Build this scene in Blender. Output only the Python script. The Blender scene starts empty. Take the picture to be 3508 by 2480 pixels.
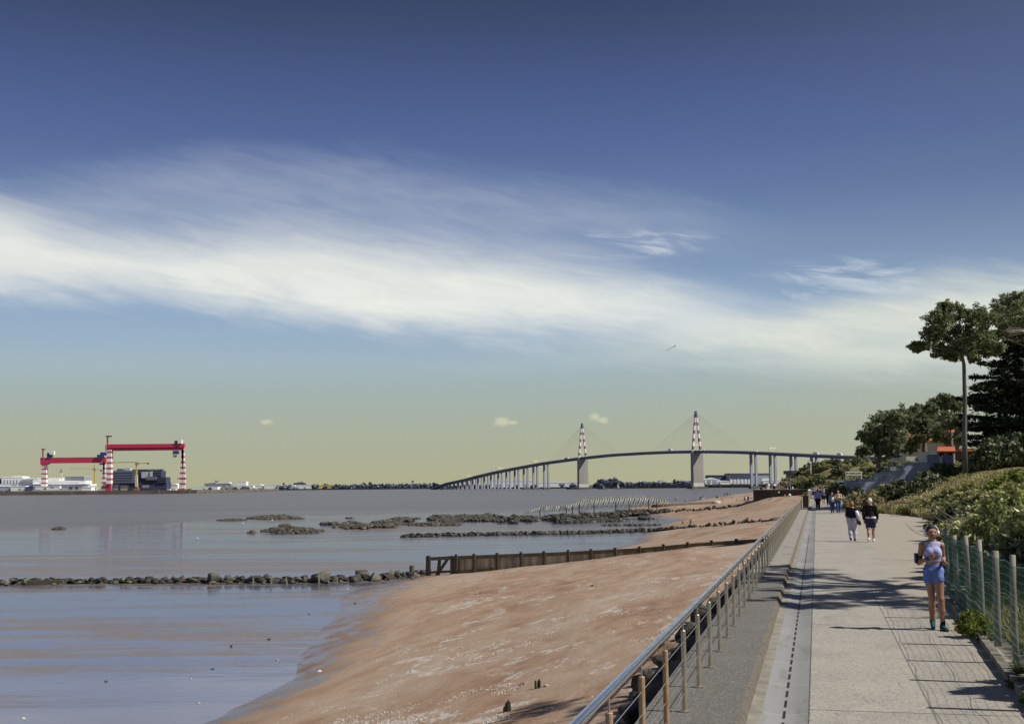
import bpy, bmesh, math, random
import numpy as np
from mathutils import Vector, Matrix, noise as mnoise
random.seed(7); RNG = np.random.default_rng(7)
scene = bpy.context.scene
COL = scene.collection
rad = math.radians

# ------------------------------------------------------------------ camera model (promenade level is z = 0, eye 2.4 m above it)
FOC = 4250.0; PITCH = math.atan(422 / FOC); ROLL = .0099; EYE = np.array([0, 0, 2.4])
_R0 = np.array([1, 0, 0.]); _U0 = np.array([0, -math.sin(PITCH), math.cos(PITCH)])
CF = np.array([0, math.cos(PITCH), math.sin(PITCH)])
CR = _R0 * math.cos(ROLL) - _U0 * math.sin(ROLL); CU = _U0 * math.cos(ROLL) + _R0 * math.sin(ROLL)
def ray(u, v): return CF + (u - 1754) / FOC * CR + (1240 - v) / FOC * CU
def at(u, v, Y):                       # the point seen at (u, v) whose distance ahead is Y metres
    d = ray(u, v); return EYE + d * (Y / d[1])
def onz(u, v, z):                      # the point seen at (u, v) on level z
    d = ray(u, v); return EYE + d * ((z - EYE[2]) / d[2])
PD = np.array([0.23635, 0.97167]); PN = np.array([PD[1], -PD[0]])      # walking direction of the promenade, and its right
def P(s, t, z=0.0): q = PD * s + PN * t; return Vector((q[0], q[1], z))
def st(x, y): return x * PD[0] + y * PD[1], x * PN[0] + y * PN[1]
PANG = math.atan2(-PD[0], PD[1])       # z rotation that turns local y into the walking direction

cam = bpy.data.objects.new('camera', bpy.data.cameras.new('camera')); COL.objects.link(cam)
cam.data.sensor_width = 36; cam.data.lens = FOC / 3508 * 36; cam.data.clip_end = 40000; cam.data.clip_start = .1
M = Matrix.Identity(4)
for i in range(3):
    M[i][0] = CR[i]; M[i][1] = CU[i]; M[i][2] = -CF[i]; M[i][3] = EYE[i]
cam.matrix_world = M
scene.camera = cam

# ------------------------------------------------------------------ node helpers
class NT:
    def __init__(s, tree): s.t = tree; s.n = tree.nodes; s.l = tree.links
    def put(s, sock, v):
        if isinstance(v, bpy.types.NodeSocket): s.l.new(v, sock)
        elif v is not None:
            if isinstance(v, (tuple, list)) and len(v) == 3 and sock.type == 'RGBA': v = (*v, 1)
            sock.default_value = v
    def math(s, op, a, b=None, c=None, clamp=False):
        n = s.n.new('ShaderNodeMath'); n.operation = op; n.use_clamp = clamp
        for i, v in enumerate((a, b, c)): s.put(n.inputs[i], v)
        return n.outputs[0]
    def vmath(s, op, a, b=None):
        n = s.n.new('ShaderNodeVectorMath'); n.operation = op; s.put(n.inputs[0], a); s.put(n.inputs[1], b)
        return n.outputs[0]
    def noise(s, vec, scale, detail=4, rough=.55, dist=0, out='Fac'):
        n = s.n.new('ShaderNodeTexNoise'); s.put(n.inputs['Vector'], vec); n.inputs['Scale'].default_value = scale
        n.inputs['Detail'].default_value = detail; n.inputs['Roughness'].default_value = rough; n.inputs['Distortion'].default_value = dist
        return n.outputs[out]
    def voro(s, vec, scale, out='Distance', feature='F1'):
        n = s.n.new('ShaderNodeTexVoronoi'); n.feature = feature; s.put(n.inputs['Vector'], vec); n.inputs['Scale'].default_value = scale
        return n.outputs[out]
    def ramp(s, fac, stops, interp='LINEAR'):
        n = s.n.new('ShaderNodeValToRGB'); n.color_ramp.interpolation = interp; e = n.color_ramp.elements
        while len(e) < len(stops): e.new(.5)
        for i, (p, c) in enumerate(stops):
            e[i].position = p; e[i].color = (*c, 1) if not isinstance(c, (int, float)) else (c, c, c, 1)
        s.put(n.inputs[0], fac); return n.outputs[0]
    def mix(s, fac, a, b, mode='MIX'):
        n = s.n.new('ShaderNodeMix'); n.data_type = 'RGBA'; n.blend_type = mode
        s.put(n.inputs[0], fac); s.put(n.inputs[6], a); s.put(n.inputs[7], b); return n.outputs[2]
    def dim(s, c, k): return s.mix(1.0, c, (k, k, k), 'MULTIPLY')
    def sstep(s, v, lo, hi):
        n = s.n.new('ShaderNodeMapRange'); n.interpolation_type = 'SMOOTHSTEP'
        s.put(n.inputs[0], v); s.put(n.inputs[1], lo); s.put(n.inputs[2], hi); return n.outputs[0]
    def mapping(s, vec, scale=(1, 1, 1), rot=(0, 0, 0)):
        n = s.n.new('ShaderNodeMapping'); s.put(n.inputs['Vector'], vec); n.inputs['Scale'].default_value = scale
        n.inputs['Rotation'].default_value = rot; return n.outputs[0]
    def coord(s, which='Object'): return s.n.new('ShaderNodeTexCoord').outputs[which]
    def xyz(s, vec):
        n = s.n.new('ShaderNodeSeparateXYZ'); s.put(n.inputs[0], vec); return n.outputs
    def comb(s, x, y, z):
        n = s.n.new('ShaderNodeCombineXYZ')
        for i, v in enumerate((x, y, z)): s.put(n.inputs[i], v)
        return n.outputs[0]
    def bump(s, h, strength=.3, dist=.02, normal=None):
        n = s.n.new('ShaderNodeBump'); s.put(n.inputs['Height'], h); n.inputs['Strength'].default_value = strength
        n.inputs['Distance'].default_value = dist; s.put(n.inputs['Normal'], normal); return n.outputs[0]

TONE = {'kerb_concrete': .76, 'pebble_edge': .8, 'fence_post': .8, 'weathered_kerb': .8, 'skin': .88, 'skin_tan': .84, 'cloth_top_lilac': .84, 'cloth_shorts_blue': .84, 'cloth_lavender': .85, 'shell_chip': .9, 'shell_stone': .85, 'terrace_top': .8, 'block_concrete': .8, 'pylon_shaft': .85, 'plaster_white': .85, 'roof_orange': .85}
def srgb(r, g, b):
    f = lambda c: (c / 255 / 12.92) if c <= 10.3 else ((c / 255 + .055) / 1.055) ** 2.4
    return (f(r), f(g), f(b))
MATS = {}
def new_mat(name):
    m = bpy.data.materials.new(name); m.use_nodes = True; MATS[name] = m
    nt = NT(m.node_tree); return m, nt, m.node_tree.nodes['Principled BSDF']
def mat(name, c1, c2=None, scale=3.0, rough=.8, metal=0, bump=0, bscale=None, bdist=.02, coat=0, stretch=(1, 1, 1), spec=.5, detail=5, lo=.35, hi=.65, sub=None):
    """a two-tone weathered surface: colour wanders between c1 and c2, with a fine bump"""
    if name in MATS: return MATS[name]
    m, nt, b = new_mat(name)
    co = nt.mapping(nt.coord(), stretch)
    if c2 is None: c2 = tuple(x * .82 for x in c1)
    k = TONE.get(name, 1); c1 = tuple(x * k for x in c1); c2 = tuple(x * k for x in c2)
    n1 = nt.noise(co, scale, detail)
    nt.put(b.inputs['Base Color'], nt.mix(nt.ramp(n1, [(lo, 0), (hi, 1)]), c1, c2))
    nt.put(b.inputs['Roughness'], nt.math('MULTIPLY_ADD', n1, .2, rough - .1))
    b.inputs['Metallic'].default_value = metal; b.inputs['Specular IOR Level'].default_value = spec
    if coat: b.inputs['Coat Weight'].default_value = coat
    if bump:
        nt.put(b.inputs['Normal'], nt.bump(nt.noise(co, bscale or scale * 6, 5), bump, bdist))
    return m
def leafmat(name, c1, c2, scale=1.2, rough=.55, trans=.25):
    """foliage: leaf colour varies from leaf clump to leaf clump; a little light passes through"""
    m, nt, b = new_mat(name)
    n1 = nt.noise(nt.coord(), scale, 3)
    n2 = nt.n.new('ShaderNodeNewGeometry').outputs['Random Per Island']
    f = nt.math('ADD', nt.math('MULTIPLY', n1, 1.1), nt.math('MULTIPLY_ADD', n2, .6, -.35))
    col = nt.mix(nt.sstep(f, .25, .75), c1, c2)
    nt.put(b.inputs['Base Color'], col); b.inputs['Roughness'].default_value = rough
    b.inputs['Specular IOR Level'].default_value = .3
    tr = nt.n.new('ShaderNodeBsdfTranslucent'); nt.put(tr.inputs[0], col)
    ms = nt.n.new('ShaderNodeMixShader'); ms.inputs[0].default_value = trans
    nt.l.new(b.outputs[0], ms.inputs[1]); nt.l.new(tr.outputs[0], ms.inputs[2])
    nt.l.new(ms.outputs[0], m.node_tree.nodes['Material Output'].inputs[0])
    return m

# ------------------------------------------------------------------ object helpers
def tag(o, label=None, cat=None, group=None, kind=None):
    if label: o['label'] = label
    if cat: o['category'] = cat
    if group: o['group'] = group
    if kind: o['kind'] = kind
    return o
def empty(name, loc, label=None, cat=None, group=None, rz=0):
    o = bpy.data.objects.new(name, None); COL.objects.link(o); o.location = loc; o.rotation_euler = (0, 0, rz)
    o.empty_display_size = .2
    return tag(o, label, cat, group)
def link(name, me, m=None, parent=None, loc=None):
    o = bpy.data.objects.new(name, me); COL.objects.link(o)
    if m is not None and not me.materials: me.materials.append(MATS[m] if isinstance(m, str) else m)
    if parent is not None: o.parent = parent
    if loc is not None: o.location = loc
    return o
def np_mesh(name, V, F, smooth=False):
    """mesh from arrays: V (n,3); F (m,k) all faces of k corners"""
    V = np.asarray(V, dtype=np.float32); F = np.asarray(F, dtype=np.int32)
    me = bpy.data.meshes.new(name); me.vertices.add(len(V)); me.vertices.foreach_set('co', V.ravel())
    k = F.shape[1]; me.loops.add(F.size); me.loops.foreach_set('vertex_index', F.ravel())
    me.polygons.add(len(F)); me.polygons.foreach_set('loop_start', np.arange(0, F.size, k, dtype=np.int32))
    me.polygons.foreach_set('loop_total', np.full(len(F), k, dtype=np.int32))
    if smooth: me.polygons.foreach_set('use_smooth', np.ones(len(F), dtype=bool))
    me.update(calc_edges=True); me.validate(); return me
class MB:
    """collects shapes and links them as ONE mesh"""
    def __init__(s): s.v = []; s.f = []
    def add(s, vs, fs):
        k = len(s.v); s.v += [tuple(x) for x in vs]; s.f += [tuple(i + k for i in q) for q in fs]; return s
    def box(s, c, sz, rz=0, taper=1.0):
        x, y, z = (k / 2 for k in sz); ca, sa = math.cos(rz), math.sin(rz); vs = []
        for dz in (-z, z):
            k = taper if dz > 0 else 1
            for dx, dy in ((-x, -y), (x, -y), (x, y), (-x, y)):
                dx *= k; dy *= k
                vs.append((c[0] + dx * ca - dy * sa, c[1] + dx * sa + dy * ca, c[2] + dz))
        return s.add(vs, [(3, 2, 1, 0), (4, 5, 6, 7), (0, 1, 5, 4), (1, 2, 6, 5), (2, 3, 7, 6), (3, 0, 4, 7)])
    def bar(s, p, q, w, h, w2=None, h2=None):
        p, q = Vector(p), Vector(q); d = (q - p).normalized()
        a = d.cross(Vector((0, 0, 1)))
        if a.length < 1e-3: a = Vector((1, 0, 0))
        a.normalize(); b = a.cross(d); vs = []
        for o, ww, hh in ((p, w, h), (q, w2 or w, h2 or h)):
            for i, j in ((-1, -1), (1, -1), (1, 1), (-1, 1)): vs.append(o + a * (i * ww / 2) + b * (j * hh / 2))
        return s.add(vs, [(3, 2, 1, 0), (4, 5, 6, 7), (0, 1, 5, 4), (1, 2, 6, 5), (2, 3, 7, 6), (3, 0, 4, 7)])
    def tube(s, pts, r, seg=6, cap=True):
        pts = [Vector(p) for p in pts]; n = len(pts); rs = r if isinstance(r, (list, tuple)) else [r] * n
        rings = []; up = Vector((0, 0, 1))
        for i, p in enumerate(pts):
            d = (pts[min(i + 1, n - 1)] - pts[max(i - 1, 0)]).normalized()
            a = d.cross(up)
            if a.length < .05: a = d.cross(Vector((0, 1, 0)))
            a.normalize(); b = a.cross(d)
            rings.append([p + (a * math.cos(2 * math.pi * k / seg) + b * math.sin(2 * math.pi * k / seg)) * rs[i] for k in range(seg)])
        fs = []
        for i in range(n - 1):
            for k in range(seg):
                k2 = (k + 1) % seg; fs.append((i * seg + k, i * seg + k2, (i + 1) * seg + k2, (i + 1) * seg + k))
        if cap: fs += [tuple(range(seg))[::-1], tuple((n - 1) * seg + k for k in range(seg))]
        return s.add([v for g in rings for v in g], fs)
    def lathe(s, c, prof, seg=12):
        vs = []; fs = []; n = len(prof)
        for r, z in prof:
            for k in range(seg):
                a = 2 * math.pi * k / seg; vs.append((c[0] + r * math.cos(a), c[1] + r * math.sin(a), c[2] + z))
        for i in range(n - 1):
            for k in range(seg):
                k2 = (k + 1) % seg; fs.append((i * seg + k, i * seg + k2, (i + 1) * seg + k2, (i + 1) * seg + k))
        fs += [tuple(range(seg))[::-1], tuple((n - 1) * seg + k for k in range(seg))]
        return s.add(vs, fs)
    def prism(s, poly, z0, z1):                     # vertical prism over a plan polygon (counter-clockwise)
        n = len(poly); vs = [(p[0], p[1], z0) for p in poly] + [(p[0], p[1], z1) for p in poly]
        fs = [tuple(range(n))[::-1], tuple(range(n, 2 * n))] + [(i, (i + 1) % n, n + (i + 1) % n, n + i) for i in range(n)]
        return s.add(vs, fs)
    def slab(s, poly, d):                           # any planar outline given in 3D, thickened along vector d
        n = len(poly); d = Vector(d); vs = [Vector(p) for p in poly] + [Vector(p) + d for p in poly]
        fs = [tuple(range(n))[::-1], tuple(range(n, 2 * n))] + [(i, (i + 1) % n, n + (i + 1) % n, n + i) for i in range(n)]
        return s.add(vs, fs)
    def build(s, name, m, parent=None, smooth=False, rel=True, bevel=0):
        o0 = Vector(parent.location) if (parent is not None and rel) else Vector((0, 0, 0))
        if parent is not None and rel and parent.parent is not None: o0 = o0 + Vector(parent.parent.location)
        me = bpy.data.meshes.new(name); me.from_pydata([tuple(Vector(v) - o0) for v in s.v], [], s.f)
        bm = bmesh.new(); bm.from_mesh(me)
        bmesh.ops.recalc_face_normals(bm, faces=bm.faces)
        if bevel: bmesh.ops.bevel(bm, geom=bm.edges[:], offset=bevel, segments=1, affect='EDGES')
        bm.to_mesh(me); bm.free()
        if smooth: me.polygons.foreach_set('use_smooth', [True] * len(me.polygons))
        return link(name, me, m, parent)
def tree_copy(o, loc=None, rz=None, scale=None, parent=None):
    c = o.copy(); COL.objects.link(c)
    if parent is not None: c.parent = parent
    if loc is not None: c.location = loc
    if rz is not None: c.rotation_euler = (0, 0, rz)
    if scale is not None: c.scale = scale if isinstance(scale, (tuple, list, Vector)) else (scale,) * 3
    for ch in list(o.children): tree_copy(ch, parent=c)
    return c
def vnoise(x, y, z=0.0): return mnoise.noise(Vector((x, y, z)))
def smooth01(x): x = min(1, max(0, x)); return x * x * (3 - 2 * x)

# ------------------------------------------------------------------ light: late-morning sun from the right, a little behind the camera
SUN_DIR = Vector((.955, -.296, 1.04)).normalized()
SUN_EL = math.asin(SUN_DIR.z); SUN_AZ = math.atan2(SUN_DIR.x, SUN_DIR.y)
sun = bpy.data.objects.new('sun', bpy.data.lights.new('sun', 'SUN')); COL.objects.link(sun)
sun.data.energy = 5.0; sun.data.angle = rad(.55); sun.data.color = (1, .955, .87)
sun.rotation_euler = SUN_DIR.to_track_quat('Z', 'Y').to_euler()

def build_world():
    w = bpy.data.worlds.new('World'); scene.world = w; w.use_nodes = True
    nt = NT(w.node_tree); bg = w.node_tree.nodes['Background']
    sky = nt.n.new('ShaderNodeTexSky'); sky.sky_type = 'NISHITA'; sky.sun_disc = False
    sky.sun_elevation = SUN_EL; sky.sun_rotation = SUN_AZ; sky.dust_density = 2.0
    d = nt.coord('Generated'); x, y, z = nt.xyz(d)
    az = nt.math('ARCTAN2', x, y); el = nt.math('ARCSINE', z)
    def ang(u, v):
        r = ray(u, v); r = r / np.linalg.norm(r); return math.atan2(r[0], r[1]), math.asin(r[2])
    # clear sky: deep slate blue overhead, olive haze on the horizon
    stops = [(1662, (176, 174, 141)), (1600, (174, 175, 147)), (1450, (168, 176, 161)), (1350, (164, 178, 174)), (1250, (163, 182, 191)), (1150, (153, 176, 198)), (1050, (144, 169, 198)),
             (900, (124, 149, 184)), (700, (102, 125, 166)), (500, (86, 105, 153)), (300, (74, 91, 137)), (120, (63, 79, 116)), (0, (57, 71, 103)), (-900, (48, 62, 100))]
    top = .60
    base = nt.ramp(nt.math('DIVIDE', nt.math('MAXIMUM', el, 0), top), [(max(0, ang(1754, v)[1]) / top, srgb(*c)) for v, c in stops])
    # the air is hazier and warmer towards the sun side
    warm = nt.math('MULTIPLY', nt.sstep(az, .0, .5), nt.math('SUBTRACT', 1, nt.sstep(el, .0, .25)))
    base = nt.mix(nt.math('MULTIPLY', warm, .35), base, srgb(190, 190, 165))
    grey = nt.math('MULTIPLY', nt.sstep(az, .05, .5), .30)
    base = nt.mix(nt.math('MULTIPLY', grey, nt.sstep(el, .10, .26)), base, srgb(98, 112, 138))
    AZ0, AZ1 = -.60, .60
    azn = nt.math('DIVIDE', nt.math('SUBTRACT', az, AZ0), AZ1 - AZ0, clamp=True)
    EMAX = .5
    def curve(pts):
        n = nt.n.new('ShaderNodeFloatCurve'); c = n.mapping.curves[0]
        ps = [ang(u, v) for u, v in pts]; ps = [((a - AZ0) / (AZ1 - AZ0), e / EMAX) for a, e in ps]
        while len(c.points) < len(ps): c.points.new(.5, .5)
        for i, p in enumerate(ps): c.points[i].location = p; c.points[i].handle_type = 'AUTO'
        n.mapping.update(); nt.put(n.inputs['Value'], azn)
        return nt.math('MULTIPLY', n.outputs[0], EMAX)
    # cloud coordinates: streaks run almost level, slightly falling to the right
    cc = nt.comb(nt.math('MULTIPLY_ADD', el, .35, az), nt.math('MULTIPLY_ADD', az, .16, el), 0)
    big = nt.noise(nt.mapping(cc, (5, 16, 1)), 1.0, 5, .6, .4)
    fine = nt.noise(nt.mapping(cc, (14, 75, 1)), 1.0, 6, .62, .8)
    wisp = nt.noise(nt.mapping(cc, (9, 40, 1)), 1.3, 6, .6, 1.2)
    ew = nt.math('ADD', el, nt.math('ADD', nt.math('MULTIPLY_ADD', big, .040, -.020), nt.math('MULTIPLY_ADD', fine, .024, -.012)))
    def band(top_pts, bot_pts, st_, sb_):
        T = curve(top_pts); B = curve(bot_pts)
        up = nt.math('SUBTRACT', 1, nt.sstep(nt.math('SUBTRACT', ew, T), -st_, st_))
        dn = nt.sstep(nt.math('SUBTRACT', ew, B), -sb_, sb_)
        return nt.math('MULTIPLY', up, dn)
    main = band([(-600, 600), (0, 730), (300, 815), (600, 835), (1000, 815), (1300, 850), (1700, 895), (2100, 965), (2400, 1035), (2600, 1085), (2800, 1125), (3600, 1300)],
                [(-600, 950), (0, 985), (300, 1000), (600, 1030), (1000, 1075), (1300, 1100), (1700, 1125), (2100, 1135), (2400, 1128), (2600, 1105), (2800, 1080), (3600, 900)], .028, .021)
    main = nt.math('MULTIPLY', main, nt.math('ADD', nt.math('MULTIPLY_ADD', big, .72, .38), nt.math('MULTIPLY', wisp, .34)), clamp=True)
    right = band([(-600, 1500), (1700, 1260), (2200, 1170), (2450, 1110), (2650, 1085), (2800, 1050), (3000, 1000), (3200, 975), (3508, 985), (3900, 1010)],
                 [(-600, 1300), (1700, 1180), (2200, 1195), (2450, 1210), (2650, 1230), (2800, 1240), (3000, 1245), (3200, 1250), (3508, 1265), (3900, 1270)], .016, .028)
    right = nt.math('MULTIPLY', right, nt.math('MULTIPLY_ADD', wisp, .8, .38), clamp=True)
    veil = band([(-600, 720), (0, 660), (400, 590), (800, 540), (1200, 560), (1600, 625), (2000, 670), (2300, 700), (2600, 790), (3600, 900)],
                [(-600, 900), (0, 850), (400, 850), (800, 850), (1200, 880), (1600, 900), (2000, 900), (2300, 840), (2600, 760), (3600, 700)], .022, .03)
    veil = nt.math('MULTIPLY', veil, nt.math('MULTIPLY_ADD', nt.sstep(big, .25, .75), .36, nt.math('MULTIPLY_ADD', nt.sstep(wisp, .30, .75), .20, .18)), clamp=True)
    def blob(u, v, ru, rv):
        a, e = ang(u, v); dx = nt.math('DIVIDE', nt.math('SUBTRACT', az, a), ru / FOC); dy = nt.math('DIVIDE', nt.math('SUBTRACT', el, e), rv / FOC)
        return nt.math('SUBTRACT', 1, nt.math('SQRT', nt.math('ADD', nt.math('MULTIPLY', dx, dx), nt.math('MULTIPLY', dy, dy))))
    w1 = nt.math('MULTIPLY', nt.sstep(blob(2130, 838, 430, 62), 0, .6), nt.sstep(fine, .46, .70))
    w2 = nt.math('MULTIPLY', nt.sstep(blob(2870, 960, 560, 95), 0, .6), nt.sstep(fine, .44, .72))
    w3 = nt.math('MULTIPLY', nt.sstep(blob(1750, 1170, 500, 70), 0, .7), nt.math('MULTIPLY', nt.sstep(wisp, .45, .75), .45))
    wisps = nt.math('MULTIPLY', nt.math('MAXIMUM', nt.math('MAXIMUM', w1, w2), w3), .65)
    puffs = None
    pn = nt.noise(d, 160, 4, .6)
    for u, v, ru, rv in ((910, 1447, 28, 15), (1722, 1444, 52, 19), (1752, 1448, 26, 13), (2040, 1428, 30, 18), (2062, 1438, 32, 17)):
        q = nt.math('MULTIPLY', nt.sstep(nt.math('ADD', blob(u, v, ru, rv), nt.math('MULTIPLY_ADD', pn, 1.4, -.7)), .05, .8), .5)
        puffs = q if puffs is None else nt.math('MAXIMUM', puffs, q)
    col = nt.mix(veil, base, srgb(172, 182, 202))
    col = nt.mix(wisps, col, srgb(214, 222, 226))
    col = nt.mix(nt.math('MULTIPLY', right, .92), col, srgb(232, 234, 218))
    col = nt.mix(nt.math('MULTIPLY', main, .96), col, srgb(240, 241, 232))
    col = nt.mix(puffs, col, srgb(226, 222, 186))
    # the physical sky lends a little of its own colour; both are brought to its (very bright) scale, then dimmed by the background strength
    graded = nt.vmath('SCALE', col); graded.node.inputs['Scale'].default_value = 9.0
    c = nt.mix(.012, graded, sky.outputs[0])
    nt.put(bg.inputs['Color'], c); bg.inputs['Strength'].default_value = .1
build_world()
scene.view_settings.view_transform = 'Standard'; scene.view_settings.look = 'None'
scene.view_settings.exposure = .15; scene.view_settings.gamma = 1
# ================================================================== GROUND
SEA_Z = -6.42; MUD_Z = -6.28
# beach heights: an interpolated surface through known points (x, y, z)
def _anchors():
    A = []
    for s in (5, 20, 40, 60, 80, 100, 120): A.append(tuple(P(s, -3.4, -2.75)))
    for s, z in ((150, -2.6), (200, -2.3), (250, -2.0), (300, -1.6), (350, -1.2), (450, -1.0)): A.append(tuple(P(s, -3.4, z)))
    for u, v in ((700, 2480), (850, 2400), (1000, 2330), (1100, 2200), (1180, 2100), (1250, 2010), (2000, 1905), (2190, 1862), (2260, 1818), (2310, 1780), (2270, 1757)):
        A.append(tuple(onz(u, v, MUD_Z)))
    for x, y in ((-12, 20), (-24, 40), (-23, 70), (-25, 106)): A.append((x, y, -6.95 if x < -13 else -6.3))
    L0 = np.array([-5.4, 118.6]); L1 = np.array([21.9, 110.0])
    for u, v in ((1560, 1965), (1800, 1940), (2100, 1905), (2400, 1870), (2600, 1855)):      # sand along the timber groyne
        r = ray(u, v); dx = r[0] / r[1]; k = (dx * L0[1] - L0[0]) / ((L1[0] - L0[0]) - dx * (L1[1] - L0[1]))
        q = L0 + k * (L1 - L0); A.append(tuple(at(u, v, q[1])))
    for u, v, Y in ((2300, 1738, 383), (2250, 1722, 430), (2480, 1699, 500), (2540, 1720, 420), (2667, 1703, 330), (2565, 1687, 470), (2400, 1735, 390), (2500, 1760, 300), (2650, 1742, 250), (2450, 1800, 190), (2600, 1800, 150), (2640, 1697, 309)):
        A.append(tuple(at(u, v, Y)))
    for u, Y in ((2200, 470), (2300, 520), (2420, 580), (2560, 640), (2100, 400), (2000, 330)):
        q = at(u, 1690, Y); A.append((q[0], q[1], -7.2))
    return np.array(A)
_A = _anchors(); _S = np.array([1, .55])
_K = np.linalg.norm((_A[:, None, :2] - _A[None, :, :2]) * _S, axis=2)
_n = len(_A); _big = np.zeros((_n + 3, _n + 3)); _big[:_n, :_n] = _K + np.eye(_n) * -.5
_big[:_n, _n] = 1; _big[:_n, _n + 1:] = _A[:, :2]; _big[_n, :_n] = 1; _big[_n + 1:, :_n] = _A[:, :2].T
_w = np.linalg.solve(_big, np.concatenate([_A[:, 2], [0, 0, 0]]))
def sand_z(X, Y):
    X = np.asarray(X, float); Y = np.asarray(Y, float); q = np.stack([X.ravel(), Y.ravel()], 1)
    z = np.linalg.norm((q[:, None, :] - _A[None, :, :2]) * _S, axis=2) @ _w[:_n] + _w[_n] + q @ _w[_n + 1:]
    return np.clip(z, -8, -.6).reshape(X.shape)
def ground_z(x, y): return max(float(sand_z(x, y)), MUD_Z)
def hit(u, v, lo=8, hi_=640):              # where the line of sight meets beach or mud
    d = ray(u, v); d = d / d[1]; ys = np.concatenate([np.arange(lo, 120, .5), np.arange(120, hi_, 1.5)])
    g = np.maximum(sand_z(d[0] * ys, ys), MUD_Z); r = EYE[2] + d[2] * ys; k = np.argmax(r < g)
    if not (r < g).any(): k = len(ys) - 1
    return Vector((d[0] * ys[k], ys[k], g[k]))

def mesh_grid(name, X, Y, Z, m, kind='structure', smooth=True):
    h, w = X.shape; V = np.stack([X.ravel(), Y.ravel(), Z.ravel()], 1)
    i = np.arange(h - 1)[:, None] * w + np.arange(w - 1)[None, :]
    F = np.stack([i, i + 1, i + w + 1, i + w], -1).reshape(-1, 4)
    o = link(name, np_mesh(name, V, F, smooth), m); return tag(o, kind=kind)
def fbm2(X, Y, fx, fy, seed=0, octs=3):
    out = np.zeros(X.shape)
    for k in range(octs):
        r = np.random.default_rng(seed + k); G = r.random((64, 64)); a = X * fx * 2 ** k; b = Y * fy * 2 ** k
        i = np.floor(a).astype(int); j = np.floor(b).astype(int); u = a - i; v = b - j; u = u * u * (3 - 2 * u); v = v * v * (3 - 2 * v)
        g = lambda p, q: G[p % 64, q % 64]
        out += ((g(i, j) * (1 - u) + g(i + 1, j) * u) * (1 - v) + (g(i, j + 1) * (1 - u) + g(i + 1, j + 1) * u) * v - .5) / 2 ** k
    return out

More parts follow.
